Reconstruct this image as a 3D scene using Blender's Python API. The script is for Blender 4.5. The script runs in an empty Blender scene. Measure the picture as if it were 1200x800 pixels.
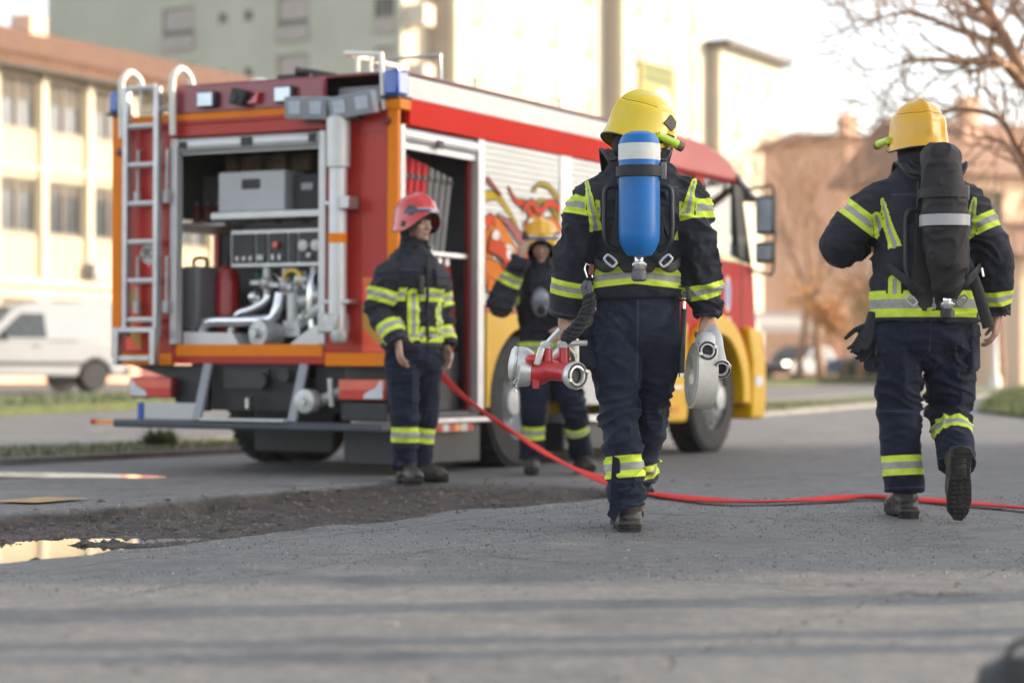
import bpy, bmesh, math, random
import numpy as np
from mathutils import Vector, Matrix, noise as mnoise
V = Vector
R = math.radians
scene = bpy.context.scene
COL = scene.collection
random.seed(7)

# ------------------------------------------------------------------ camera facts
F_PX, HOR, CAM_H = 2543.0, 440.0, 0.673
def at(px, py, d):                      # a point seen at photo pixel (px,py), d metres ahead
    return V(((px-600)/F_PX*d, d, CAM_H+(HOR-py)/F_PX*d))
UX, UY = 0.4756, 0.8797                 # heading of the street / fire engine
TO = V((-0.812, 15.3, -0.05))           # rear right lower corner of the fire engine

# ------------------------------------------------------------------ tagging
def tag(o, label=None, cat=None, group=None, kind=None):
    if label: o['label'] = label
    if cat: o['category'] = cat
    if group: o['group'] = group
    if kind: o['kind'] = kind
    return o
def empty(name, loc=(0,0,0), rz=0.0, label=None, cat=None, group=None):
    o = bpy.data.objects.new(name, None); COL.objects.link(o)
    o.empty_display_size = 0.2
    o.location = loc; o.rotation_euler = (0,0,rz)
    return tag(o, label, cat, group)
def copy_tree(o, parent=None):
    c = o.copy(); COL.objects.link(c)
    if parent is not None:
        c.parent = parent
    for ch in list(o.children):
        copy_tree(ch, c)
    return c

# ------------------------------------------------------------------ mesh builder
def frame_from(d, ref=None):
    d = d.normalized()
    ref = ref or (V((0,0,1)) if abs(d.z) < 0.9 else V((0,1,0)))
    a = ref.cross(d)
    if a.length < 1e-6: a = V((1,0,0)).cross(d)
    a.normalize(); b = d.cross(a).normalized()
    return a, b
def catmull(pts, k=6):
    P = [V(p) for p in pts]
    if len(P) < 3: return P
    out = []
    for i in range(len(P)-1):
        p0 = P[i-1] if i else P[0]*2-P[1]
        p1, p2 = P[i], P[i+1]
        p3 = P[i+2] if i+2 < len(P) else P[-1]*2-P[-2]
        for j in range(k):
            t = j/k
            out.append(0.5*((2*p1)+(p2-p0)*t+(2*p0-5*p1+4*p2-p3)*t*t+(3*p1-p0-3*p2+p3)*t**3))
    out.append(P[-1]); return out
def interp_list(vals, k=6):
    out = []
    for i in range(len(vals)-1):
        for j in range(k):
            t = j/k; t = t*t*(3-2*t)
            a, b = vals[i], vals[i+1]
            out.append(tuple(x+(y-x)*t for x, y in zip(a, b)) if isinstance(a, tuple) else a+(b-a)*t)
    out.append(vals[-1]); return out

class MB:
    def __init__(self): self.v=[]; self.f=[]; self.m=[]; self.mi=0
    def mat(self, i): self.mi=i; return self
    def add(self, vs, fs, M=None):
        o = len(self.v)
        for p in vs:
            p = V(p)
            if M is not None: p = M @ p
            self.v.append(p)
        for f in fs:
            self.f.append([i+o for i in f]); self.m.append(self.mi)
        return self
    def box(self, x0,x1,y0,y1,z0,z1, M=None):
        vs=[(x0,y0,z0),(x1,y0,z0),(x1,y1,z0),(x0,y1,z0),(x0,y0,z1),(x1,y0,z1),(x1,y1,z1),(x0,y1,z1)]
        return self.add(vs,[(0,3,2,1),(4,5,6,7),(0,1,5,4),(1,2,6,5),(2,3,7,6),(3,0,4,7)],M)
    def obox(self, c, size, M=None):
        x,y,z=c; a,b,h=size
        T = Matrix.Translation(V(c)) @ (M.to_4x4() if M is not None else Matrix.Identity(4))
        return self.box(-a/2,a/2,-b/2,b/2,-h/2,h/2,T)
    def bar(self, p0, p1, w, h, ref=None):          # rectangular bar between two points
        p0,p1=V(p0),V(p1); a,b=frame_from(p1-p0, ref)
        vs=[]
        for p in (p0,p1):
            for s,t in ((-1,-1),(1,-1),(1,1),(-1,1)): vs.append(p+a*(w/2*s)+b*(h/2*t))
        return self.add(vs,[(3,2,1,0),(4,5,6,7),(0,1,5,4),(1,2,6,5),(2,3,7,6),(3,0,4,7)])
    def tube(self, pts, r, n=12, ref=None, closed=False, cap=True):
        P=[V(p) for p in pts]; L=len(P)
        rr = r if isinstance(r,(list,)) else [r]*L
        vs=[]; a=None
        for i,p in enumerate(P):
            if closed: d=(P[(i+1)%L]-P[i-1])
            else: d=(P[min(i+1,L-1)]-P[max(i-1,0)])
            if d.length<1e-9: d=V((0,0,1))
            d.normalize()
            if ref is not None: a,b=frame_from(d,V(ref))
            elif a is None: a,b=frame_from(d)
            else:
                a=(a-d*a.dot(d))
                if a.length<1e-6: a,_=frame_from(d)
                a.normalize(); b=d.cross(a).normalized()
            ri=rr[i]; ra,rb=(ri if isinstance(ri,tuple) else (ri,ri))
            for k in range(n):
                t=2*math.pi*k/n; vs.append(p+a*(math.cos(t)*ra)+b*(math.sin(t)*rb))
        fs=[]
        for i in range(L if closed else L-1):
            j=(i+1)%L
            for k in range(n):
                k2=(k+1)%n; fs.append((i*n+k,i*n+k2,j*n+k2,j*n+k))
        if cap and not closed:
            fs.append(tuple(range(n-1,-1,-1))); fs.append(tuple((L-1)*n+k for k in range(n)))
        return self.add(vs,fs)
    def cyl(self,p0,p1,r0,r1=None,n=16):
        return self.tube([p0,p1],[r0,r0 if r1 is None else r1],n)
    def limb(self, pts, rad, n=20, k=6):
        return self.tube(catmull(pts,k), interp_list([x if isinstance(x,tuple) else (x,x) for x in rad],k), n)
    def loft(self, rings, n=28, p=2.0, k=4):        # rings: (x,y,z,a,b) stacked upwards, closed
        rr=interp_list([tuple(r) for r in rings],k); vs=[]
        for (x,y,z,a,b) in rr:
            for i in range(n):
                t=2*math.pi*i/n; c,s=math.cos(t),math.sin(t)
                vs.append((x+a*math.copysign(abs(c)**(2/p),c), y+b*math.copysign(abs(s)**(2/p),s), z))
        fs=[]
        for i in range(len(rr)-1):
            for q in range(n):
                q2=(q+1)%n; fs.append((i*n+q,i*n+q2,(i+1)*n+q2,(i+1)*n+q))
        fs.append(tuple(range(n-1,-1,-1))); fs.append(tuple((len(rr)-1)*n+q for q in range(n)))
        return self.add(vs,fs)
    def lathe(self, prof, o=(0,0,0), axis=(0,0,1), n=24, ref=None, cap=True):   # prof: (radius, height)
        o=V(o); d=V(axis).normalized(); a,b=frame_from(d,ref); vs=[]
        for (r,h) in prof:
            r=max(r,1e-4)
            for k in range(n):
                t=2*math.pi*k/n; vs.append(o+d*h+a*(math.cos(t)*r)+b*(math.sin(t)*r))
        fs=[]; L=len(prof)
        for i in range(L-1):
            for k in range(n):
                k2=(k+1)%n; fs.append((i*n+k,i*n+k2,(i+1)*n+k2,(i+1)*n+k))
        if cap: fs.append(tuple(range(n-1,-1,-1))); fs.append(tuple((L-1)*n+k for k in range(n)))
        return self.add(vs,fs)
    def ell(self, c, a, b, h, n=20, m=12, M=None):
        vs=[];fs=[]
        for i in range(m+1):
            ph=math.pi*i/m
            for k in range(n):
                t=2*math.pi*k/n
                p=V((a*math.sin(ph)*math.cos(t),b*math.sin(ph)*math.sin(t),h*math.cos(ph)))
                if M is not None: p=M@p
                vs.append(p+V(c))
        for i in range(m):
            for k in range(n):
                k2=(k+1)%n; fs.append((i*n+k,(i+1)*n+k,(i+1)*n+k2,i*n+k2))
        return self.add(vs,fs)
    def prism(self, poly, fn):                       # poly: 2-D outline; fn(u,v,side) -> 3-D point, side 0/1
        n=len(poly)
        vs=[fn(u,w,0) for u,w in poly]+[fn(u,w,1) for u,w in poly]
        fs=[tuple(range(n)),tuple(range(2*n-1,n-1,-1))]
        for i in range(n):
            j=(i+1)%n; fs.append((i,i+n,j+n,j))
        return self.add(vs,fs)
    def mesh(self, name):
        me=bpy.data.meshes.new(name)
        me.from_pydata([tuple(p) for p in self.v],[],self.f)
        me.polygons.foreach_set('material_index',self.m)
        return me
    def build(self, name, mats, parent=None, loc=None, bevel=0.0, seg=2, smooth=35, fix=True, M=None):
        me=self.mesh(name)
        if fix:
            bm=bmesh.new(); bm.from_mesh(me)
            bmesh.ops.remove_doubles(bm,verts=bm.verts,dist=1e-6)
            bmesh.ops.recalc_face_normals(bm,faces=bm.faces); bm.to_mesh(me); bm.free()
        return link(name, me, mats, parent, loc, bevel, seg, smooth, M)
BANDED=set()
def link(name, me, mats, parent=None, loc=None, bevel=0.0, seg=2, smooth=35, M=None):
    if not isinstance(mats,(list,tuple)): mats=[mats]
    if len(me.materials): me.materials.clear()
    for m in mats: me.materials.append(m)
    if smooth:
        me.shade_smooth()
        if smooth<180: me.set_sharp_from_angle(angle=R(smooth))
    if any(getattr(m,'name','') in BANDED for m in mats) and 'band' not in me.attributes:
        me.attributes.new('band','FLOAT','POINT').data.foreach_set('value',np.full(len(me.vertices),9.0,np.float32)); me.attributes.new('seam','FLOAT','POINT').data.foreach_set('value',np.full(len(me.vertices),9.0,np.float32))
    o=bpy.data.objects.new(name,me); COL.objects.link(o)
    if parent is not None: o.parent=parent
    if loc is not None: o.location=loc
    if M is not None: o.matrix_local=M
    if bevel:
        b=o.modifiers.new('bev','BEVEL'); b.width=bevel; b.segments=seg; b.limit_method='ANGLE'; b.angle_limit=R(40)
        b.harden_normals=False
    return o
def text_mesh(s, size, extrude=0.001):
    cu=bpy.data.curves.new('txt','FONT'); cu.body=s; cu.size=size; cu.extrude=extrude
    cu.align_x='CENTER'; cu.align_y='CENTER'
    o=bpy.data.objects.new('txt',cu); COL.objects.link(o)
    bpy.context.view_layer.update()
    me=bpy.data.meshes.new_from_object(o.evaluated_get(bpy.context.evaluated_depsgraph_get()))
    bpy.data.objects.remove(o); return me
def fuse(mb, voxel, smooth=5):                       # union of closed shapes -> one skin
    me=mb.mesh('tmp'); o=bpy.data.objects.new('tmp',me); COL.objects.link(o)
    r=o.modifiers.new('r','REMESH'); r.mode='VOXEL'; r.voxel_size=voxel
    if smooth:
        s=o.modifiers.new('s','SMOOTH'); s.factor=0.5; s.iterations=smooth
    bpy.context.view_layer.update()
    out=bpy.data.meshes.new_from_object(o.evaluated_get(bpy.context.evaluated_depsgraph_get()))
    bpy.data.objects.remove(o); return out

# ------------------------------------------------------------------ materials
def nmat(name):
    m=bpy.data.materials.new(name); m.use_nodes=True
    nt=m.node_tree; b=nt.nodes['Principled BSDF']; return m,nt,b
def ramp2(nt, fac, c0, c1, p0=0.3, p1=0.7):
    r=nt.nodes.new('ShaderNodeValToRGB'); r.color_ramp.elements[0].position=p0; r.color_ramp.elements[1].position=p1
    r.color_ramp.elements[0].color=(*c0,1); r.color_ramp.elements[1].color=(*c1,1)
    nt.links.new(fac,r.inputs[0]); return r.outputs[0]
def noise_node(nt, scale, detail=4, rough=0.55, vec=None):
    n=nt.nodes.new('ShaderNodeTexNoise'); n.inputs['Scale'].default_value=scale; n.inputs['Detail'].default_value=detail
    n.inputs['Roughness'].default_value=rough
    if vec is None:
        tc=nt.nodes.get('TC') or nt.nodes.new('ShaderNodeTexCoord'); tc.name='TC'; vec=tc.outputs['Object']
    nt.links.new(vec,n.inputs['Vector']); return n.outputs['Fac']
def mixc(nt, fac, a, b):
    n=nt.nodes.new('ShaderNodeMix'); n.data_type='RGBA'
    for s,x in ((n.inputs[0],fac),(n.inputs[6],a),(n.inputs[7],b)):
        if hasattr(x,'is_linked'): nt.links.new(x,s)
        elif isinstance(x,(int,float)): s.default_value=x
        else: s.default_value=(*x,1)
    return n.outputs[2]
def mathn(nt, op, a, b=None, clamp=False):
    n=nt.nodes.new('ShaderNodeMath'); n.operation=op; n.use_clamp=clamp
    for i,x in enumerate((a,b)):
        if x is None: continue
        if hasattr(x,'is_linked'): nt.links.new(x,n.inputs[i])
        else: n.inputs[i].default_value=x
    return n.outputs[0]
def bump(nt, b, h, strength=0.2, dist=0.01):
    n=nt.nodes.new('ShaderNodeBump'); n.inputs['Strength'].default_value=strength; n.inputs['Distance'].default_value=dist
    nt.links.new(h,n.inputs['Height']); nt.links.new(n.outputs[0],b.inputs['Normal'])
_M={}
def mat(name, col, rough=0.5, metal=0.0, var=0.15, scale=6.0, bmp=0.0, bscale=80.0, coat=0.0, emit=None, estr=1.0, spec=None, dirt=0.0, dirtcol=(0.16,0.14,0.12)):
    if name in _M: return _M[name]
    m,nt,b=nmat(name)
    f=noise_node(nt,scale)
    c0=tuple(max(0,x*(1-var)) for x in col); c1=tuple(min(1,x*(1+var)) for x in col)
    c=ramp2(nt,f,c0,c1)
    if dirt:
        d=noise_node(nt,scale*0.55,6,0.65)
        k=mathn(nt,'MULTIPLY',mathn(nt,'SUBTRACT',d,0.48,),dirt*5,True)
        c=mixc(nt,k,c,dirtcol)
    nt.links.new(c,b.inputs['Base Color'])
    rr=nt.nodes.new('ShaderNodeMapRange'); rr.inputs[3].default_value=max(0.02,rough-0.08); rr.inputs[4].default_value=min(1,rough+0.1)
    nt.links.new(noise_node(nt,scale*2.3,3),rr.inputs[0]); nt.links.new(rr.outputs[0],b.inputs['Roughness'])
    b.inputs['Metallic'].default_value=metal
    if coat: b.inputs['Coat Weight'].default_value=coat; b.inputs['Coat Roughness'].default_value=0.08
    if spec is not None: b.inputs['Specular IOR Level'].default_value=spec
    if bmp: bump(nt,b,noise_node(nt,bscale,5),bmp,0.004)
    if emit: b.inputs['Emission Color'].default_value=(*emit,1); b.inputs['Emission Strength'].default_value=estr
    _M[name]=m; return m
def glass_mat(name, tint=(0.8,0.9,0.85), rough=0.02, alpha=0.35):
    if name in _M: return _M[name]
    m,nt,b=nmat(name)
    out=nt.nodes['Material Output']
    t=nt.nodes.new('ShaderNodeBsdfTransparent'); t.inputs[0].default_value=(*tint,1)
    g=nt.nodes.new('ShaderNodeBsdfGlossy'); g.inputs['Roughness'].default_value=rough
    fr=nt.nodes.new('ShaderNodeFresnel'); fr.inputs[0].default_value=1.5
    k=mathn(nt,'ADD',fr.outputs[0],alpha*0.3)
    mx=nt.nodes.new('ShaderNodeMixShader'); nt.links.new(k,mx.inputs[0]); nt.links.new(t.outputs[0],mx.inputs[1]); nt.links.new(g.outputs[0],mx.inputs[2])
    nt.links.new(mx.outputs[0],out.inputs[0]); _M[name]=m; return m

RED   = mat('fire_red',(0.42,0.020,0.012),0.36,coat=0.12,spec=0.3,var=0.10,scale=1.6,dirt=0.22,dirtcol=(0.28,0.06,0.045))
SIDERED = mat('fluorescent_red',(0.62,0.022,0.010),0.6,spec=0.08,var=0.05,scale=1.0)
MAROON= mat('maroon_paint',(0.24,0.030,0.055),0.3,coat=0.3,var=0.1,scale=1.5)
DKRED = mat('dark_red_paint',(0.16,0.012,0.014),0.35,var=0.2)
ORANGE= mat('orange_trim',(0.80,0.21,0.006),0.5,spec=0.2,var=0.08,scale=2)
ORED  = mat('chevron_red',(0.9,0.09,0.03),0.4,var=0.05)
OCHRE = mat('chevron_ochre',(0.5,0.25,0.02),0.4,var=0.08)
YEL   = mat('vehicle_yellow',(0.72,0.40,0.004),0.45,coat=0.08,spec=0.2,var=0.07,scale=2,dirt=0.1)
WHITE = mat('white_paint',(0.60,0.58,0.545),0.35,var=0.05,scale=2,dirt=0.05,dirtcol=(0.5,0.48,0.45))
ALU   = mat('aluminium',(0.46,0.46,0.475),0.38,metal=0.85,var=0.12,scale=9)
ALUW  = mat('pale_aluminium',(0.58,0.575,0.57),0.42,metal=0.35,var=0.06,scale=7)
STEEL = mat('polished_steel',(0.72,0.72,0.73),0.18,metal=1.0,var=0.1,scale=14)
CAST  = mat('cast_metal',(0.50,0.50,0.49),0.5,metal=0.6,var=0.18,scale=20,bmp=0.15)
GREYP = mat('grey_paint',(0.26,0.27,0.29),0.45,var=0.1)
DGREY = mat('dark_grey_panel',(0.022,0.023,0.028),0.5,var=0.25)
BLACK = mat('black_plastic',(0.009,0.009,0.011),0.5,var=0.3,scale=10)
RUB   = mat('tyre_rubber',(0.013,0.013,0.015),0.75,var=0.3,scale=14,bmp=0.2,bscale=60,dirt=0.25,dirtcol=(0.07,0.065,0.06))
BLUE  = mat('blue_lens',(0.006,0.075,0.40),0.2,coat=0.6,var=0.12)
REDL  = mat('red_lens',(0.55,0.015,0.012),0.15,coat=0.8,var=0.1)
ORL   = mat('orange_lens',(0.85,0.28,0.02),0.2,coat=0.6)
CLEAR = mat('clear_lens',(0.55,0.62,0.70),0.12,metal=0.3,coat=0.6)
WOODB = mat('beige_boxes',(0.20,0.14,0.08),0.7,var=0.35,scale=12)
BRASS = mat('brass',(0.5,0.33,0.09),0.35,metal=0.8,var=0.15)
GREENP= mat('green_metal',(0.02,0.14,0.09),0.5)
GLASS = glass_mat('window_glass')
# ================================================================== world, sun, camera
SUN_EL, SUN_AZ = 16.0, 6.0           # azimuth measured from +X (photo right) towards +Y (away)
sdir = V((math.cos(R(SUN_EL))*math.cos(R(SUN_AZ)), math.cos(R(SUN_EL))*math.sin(R(SUN_AZ)), math.sin(R(SUN_EL))))
w = bpy.data.worlds.new('World'); scene.world = w; w.use_nodes = True
nt = w.node_tree; bg = nt.nodes['Background']
sky = nt.nodes.new('ShaderNodeTexSky'); sky.sky_type='NISHITA'; sky.sun_disc=False
sky.sun_elevation=R(SUN_EL); sky.sun_rotation=R(90-SUN_AZ); sky.air_density=1.0; sky.dust_density=2.0; sky.ozone_density=0.6
hs=nt.nodes.new('ShaderNodeHueSaturation'); hs.inputs['Saturation'].default_value=0.42
nt.links.new(sky.outputs[0],hs.inputs['Color']); nt.links.new(hs.outputs[0],bg.inputs[0]); bg.inputs[1].default_value=0.15
sl = bpy.data.lights.new('sun','SUN'); sl.energy=2.7; sl.angle=R(0.55); sl.color=(1.0,0.80,0.56)
so = bpy.data.objects.new('sun',sl); COL.objects.link(so)
so.rotation_euler = (-sdir).to_track_quat('-Z','Y').to_euler(); so.location=(20,0,20)
cam = bpy.data.cameras.new('camera'); co = bpy.data.objects.new('camera',cam); COL.objects.link(co)
cam.sensor_width=36; cam.lens=F_PX/1200*36; cam.shift_y=(HOR-400)/1200
co.location=(0,0,CAM_H); co.rotation_euler=(R(90),0,0); cam.clip_end=2000; cam.clip_start=0.1
cam.dof.use_dof=True; cam.dof.focus_distance=9.45; cam.dof.aperture_fstop=1.7
scene.camera=co
scene.view_settings.view_transform='Standard'; scene.view_settings.look='None'
scene.view_settings.exposure=1.66; scene.view_settings.gamma=1.0
scene.cycles.use_denoising=True
scene.cycles.max_bounces=8; scene.cycles.transparent_max_bounces=16
scene.render.film_transparent=False

# ================================================================== terrain
def uv_of(x, y):
    rx, ry = x-TO.x, y-TO.y
    return rx*UX+ry*UY, -rx*UY+ry*UX           # along the street, across to the left
def xy_of(u, v): return TO.x+u*UX-v*UY, TO.y+u*UY+v*UX
def sstep(a, b, x):
    t=np.clip((x-a)/(b-a),0,1); return t*t*(3-2*t)
def vnoise(x, y, sc, seed=0.0):
    xf=np.ravel(x)*sc; yf=np.ravel(y)*sc
    return np.array([mnoise.noise((a,b,seed)) for a,b in zip(xf,yf)]).reshape(np.shape(x))
def height(x, y, detail=True):
    x=np.asarray(x,float); y=np.asarray(y,float)
    z=np.interp(y,[-60,10,14.2,14.9,19,24,45,70,400],[0,0,0,-0.038,-0.045,-0.05,0.33,0.45,0.5])
    u,v=uv_of(x,y)
    m=np.zeros_like(z)
    near=(np.abs(x)<9)&(y>3)&(y<17)
    wob=np.zeros_like(z); lump=np.zeros_like(z); fine=np.zeros_like(z)
    if detail and near.any():
        wob[near]=0.16*vnoise(x[near],y[near],1.1)+0.07*vnoise(x[near],y[near],4.0,3.0)+0.03*vnoise(x[near],y[near],11.0,5.0)
        lump[near]=vnoise(x[near],y[near],3.2,9.0); fine[near]=vnoise(x[near],y[near],13.0,4.0)
    vv=v+wob
    nearedge=sstep(-2.72,-2.42,vv); faredge=1-sstep(-0.78,-0.70,vv+0.04*u*0)
    fade=1-sstep(-2.6,-0.6,u+wob)
    m=nearedge*faredge*fade
    # a lower spot that holds the puddle
    cx,cy=-2.25,8.65
    hole=np.exp(-(((x-cx)/0.75)**2+((y-cy)/0.62)**2))
    z=z+m*(-0.075+0.034*lump+0.020*fine)-0.06*hole*m
    # slight undulation of the old asphalt
    z=z+ (1-m)*0.007*np.where(near&(v<-2.0),lump,0)
    return z, m
def hz(x,y): return float(height(np.array([x]),np.array([y]),False)[0][0])

def grid_axis(lo, hi, step, far_lo, far_hi, g=1.22):
    a=list(np.arange(lo,hi+1e-6,step)); s=step
    while a[-1]<far_hi: s*=g; a.append(a[-1]+s)
    s=step
    while a[0]>far_lo: s*=g; a.insert(0,a[0]-s)
    return np.array(a)
xs=grid_axis(-4.2,3.2,0.035,-900,900); ys=grid_axis(4.2,15.5,0.04,-300,1500)
X,Y=np.meshgrid(xs,ys); Z,MUD=height(X,Y)
nx,ny=len(xs),len(ys)
me=bpy.data.meshes.new('ground')
idx=np.arange(nx*ny).reshape(ny,nx)
quads=np.stack([idx[:-1,:-1],idx[:-1,1:],idx[1:,1:],idx[1:,:-1]],-1).reshape(-1,4)
me.from_pydata(np.stack([X,Y,Z],-1).reshape(-1,3).tolist(),[],quads.tolist())
at_=me.attributes.new('mud','FLOAT','POINT'); at_.data.foreach_set('value',MUD.ravel().astype(np.float32))

def ground_material():
    m,nt,b=nmat('asphalt_and_mud')
    tc=nt.nodes.new('ShaderNodeTexCoord'); tc.name='TC'
    n_big=noise_node(nt,0.55,5,0.6); n_mid=noise_node(nt,3.5,6,0.65); n_fine=noise_node(nt,70,4,0.7)
    n_grain=noise_node(nt,260,2,0.6)
    c=ramp2(nt,n_big,(0.115,0.114,0.119),(0.165,0.160,0.158),0.35,0.68)
    c=mixc(nt,mathn(nt,'MULTIPLY',mathn(nt,'SUBTRACT',n_mid,0.45),1.6,True),c,(0.20,0.188,0.172))
    c=mixc(nt,mathn(nt,'MULTIPLY',mathn(nt,'SUBTRACT',n_fine,0.46),4.0,True),c,(0.078,0.077,0.080))
    n_a=noise_node(nt,13,5,0.7); n_b=noise_node(nt,32,4,0.7)
    c=mixc(nt,mathn(nt,'MULTIPLY',mathn(nt,'SUBTRACT',n_a,0.50),4.5,True),c,(0.235,0.222,0.20))
    c=mixc(nt,mathn(nt,'MULTIPLY',mathn(nt,'SUBTRACT',0.46,n_b),4.0,True),c,(0.060,0.060,0.064))
    c=mixc(nt,mathn(nt,'MULTIPLY',mathn(nt,'SUBTRACT',noise_node(nt,1.3,6,0.7),0.52),6.0,True),c,(0.075,0.073,0.078))
    c=mixc(nt,mathn(nt,'MULTIPLY',mathn(nt,'SUBTRACT',noise_node(nt,0.9,7,0.72),0.58),9.0,True),c,(0.235,0.215,0.185))
    st=noise_node(nt,190,2,0.5)
    c=mixc(nt,mathn(nt,'MULTIPLY',mathn(nt,'SUBTRACT',st,0.60),9.0,True),c,(0.24,0.23,0.22))
    # long cracks and the seam that follows the street
    mp=nt.nodes.new('ShaderNodeMapping'); mp.inputs['Rotation'].default_value=(0,0,math.atan2(UX,UY))
    nt.links.new(tc.outputs['Object'],mp.inputs['Vector'])
    sx=nt.nodes.new('ShaderNodeSeparateXYZ'); nt.links.new(mp.outputs[0],sx.inputs[0])
    wv=mathn(nt,'MULTIPLY',mathn(nt,'SUBTRACT',noise_node(nt,2.2,6,0.6),0.5),0.30)
    def crack(off,wd,axis='X',amp=1.0):
        a=mathn(nt,'ADD',sx.outputs[axis],mathn(nt,'MULTIPLY',wv,amp))
        a=mathn(nt,'ABSOLUTE',mathn(nt,'SUBTRACT',a,off))
        return mathn(nt,'SUBTRACT',1.0,mathn(nt,'DIVIDE',a,wd),True)
    # rotated x of a point = -(v) + const ; see v0 below
    v0=TO.x*UY-TO.y*UX
    k=None
    for v,wd,am in ((-2.98,0.016,0.7),(-3.75,0.012,1.0),(-5.9,0.010,1.2)):
        q=crack(v0-v,wd,'X',am); k=q if k is None else mathn(nt,'MAXIMUM',k,q)
    vor=nt.nodes.new('ShaderNodeTexVoronoi'); vor.feature='DISTANCE_TO_EDGE'; vor.inputs['Scale'].default_value=0.55
    wvec=nt.nodes.new('ShaderNodeVectorMath'); wvec.operation='ADD'
    nz=nt.nodes.new('ShaderNodeTexNoise'); nz.inputs['Scale'].default_value=1.6; nz.inputs['Detail'].default_value=6
    nt.links.new(tc.outputs['Object'],nz.inputs['Vector']); nt.links.new(tc.outputs['Object'],wvec.inputs[0]); nt.links.new(nz.outputs['Color'],wvec.inputs[1])
    nt.links.new(wvec.outputs[0],vor.inputs['Vector'])
    kv=mathn(nt,'SUBTRACT',1.0,mathn(nt,'DIVIDE',vor.outputs['Distance'],0.008),True)
    kv=mathn(nt,'MULTIPLY',kv,mathn(nt,'MULTIPLY',mathn(nt,'SUBTRACT',noise_node(nt,0.8,2),0.45),6.0,True))
    k=mathn(nt,'MAXIMUM',k,kv)
    c=mixc(nt,mathn(nt,'MULTIPLY',k,0.85),c,(0.022,0.021,0.021))
    # mud
    at=nt.nodes.new('ShaderNodeAttribute'); at.attribute_name='mud'
    mk=nt.nodes.new('ShaderNodeMapRange'); mk.inputs[1].default_value=0.12; mk.inputs[2].default_value=0.45; nt.links.new(at.outputs['Fac'],mk.inputs[0])
    mudc=ramp2(nt,noise_node(nt,9,8,0.7),(0.012,0.009,0.0075),(0.080,0.056,0.042),0.35,0.72)
    peb=nt.nodes.new('ShaderNodeTexVoronoi'); peb.inputs['Scale'].default_value=42; nt.links.new(tc.outputs['Object'],peb.inputs['Vector'])
    pk=mathn(nt,'MULTIPLY',mathn(nt,'SUBTRACT',0.26,peb.outputs['Distance']),8,True)
    pk=mathn(nt,'MULTIPLY',pk,mathn(nt,'MULTIPLY',mathn(nt,'SUBTRACT',noise_node(nt,5,3),0.42),5,True))
    mudc=mixc(nt,mathn(nt,'MULTIPLY',pk,0.8),mudc,(0.17,0.15,0.14))
    c=mixc(nt,mk.outputs[0],c,mudc)
    nt.links.new(c,b.inputs['Base Color'])
    rough=nt.nodes.new('ShaderNodeMapRange'); rough.inputs[3].default_value=0.50; rough.inputs[4].default_value=0.88
    nt.links.new(n_mid,rough.inputs[0])
    wet=mathn(nt,'MULTIPLY',mk.outputs[0],mathn(nt,'MULTIPLY',mathn(nt,'SUBTRACT',noise_node(nt,6,4),0.4),1.6,True))
    r=mathn(nt,'SUBTRACT',rough.outputs[0],mathn(nt,'MULTIPLY',wet,0.45),True)
    nt.links.new(r,b.inputs['Roughness'])
    h=mathn(nt,'ADD',mathn(nt,'MULTIPLY',n_fine,0.6),mathn(nt,'MULTIPLY',n_grain,0.4))
    h=mathn(nt,'ADD',h,mathn(nt,'ADD',mathn(nt,'MULTIPLY',n_a,1.6),mathn(nt,'MULTIPLY',n_b,0.9)))
    h=mathn(nt,'SUBTRACT',h,mathn(nt,'MULTIPLY',k,1.2))
    h=mathn(nt,'ADD',h,mathn(nt,'MULTIPLY',mathn(nt,'MULTIPLY',noise_node(nt,24,6,0.7),mk.outputs[0]),4.0))
    bump(nt,b,h,0.7,0.010)
    return m
link('ground',me,ground_material(),smooth=180); tag(bpy.data.objects['ground'],kind='structure')

# water
def water_mat():
    m,nt,b=nmat('puddle_water'); b.inputs['Base Color'].default_value=(0.018,0.016,0.014,1)
    b.inputs['Roughness'].default_value=0.06; b.inputs['Specular IOR Level'].default_value=0.5; b.inputs['Coat Weight'].default_value=0.0
    b.inputs['Coat Roughness'].default_value=0.01
    return m
WATER=water_mat()
p=MB(); p.add([(-3.6,7.7,-0.069),(-1.0,7.7,-0.069),(-0.7,9.9,-0.069),(-3.6,9.9,-0.069)],[(0,1,2,3)])
tag(p.build('puddle',WATER,fix=False),kind='structure')
def blob_sheet(name, cu, cv, ru, rv, mt, dz, seed, n=90, amp=0.35, flat=True):
    rnd=random.Random(seed); ph=[rnd.uniform(0,6.28) for _ in range(6)]
    pts=[]
    for i in range(n):
        t=2*math.pi*i/n
        k=1+sum(amp/(j+1.5)*math.sin((j+2)*t+ph[j]) for j in range(6))*0.6
        x,y=xy_of(cu+ru*k*math.cos(t),cv+rv*k*math.sin(t)); pts.append((x,y))
    b=MB(); cx,cy=xy_of(cu,cv); zc=max(hz(x,y) for x,y in pts)+dz if flat else None; vs=[(cx,cy,zc if flat else hz(cx,cy)+dz)]
    for ring in (0.5,1.0):
        for x,y in pts:
            xx,yy=cx+(x-cx)*ring,cy+(y-cy)*ring; vs.append((xx,yy,zc if flat else hz(xx,yy)+dz))
    fs=[(0,1+i,1+(i+1)%n) for i in range(n)]+[(1+i,1+n+i,1+n+(i+1)%n,1+(i+1)%n) for i in range(n)]
    b.add(vs,fs); return tag(b.build(name,mt,fix=False),kind='structure')
blob_sheet('puddle',-1.45,2.75,0.40,1.55,WATER,0.006,5)
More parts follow.
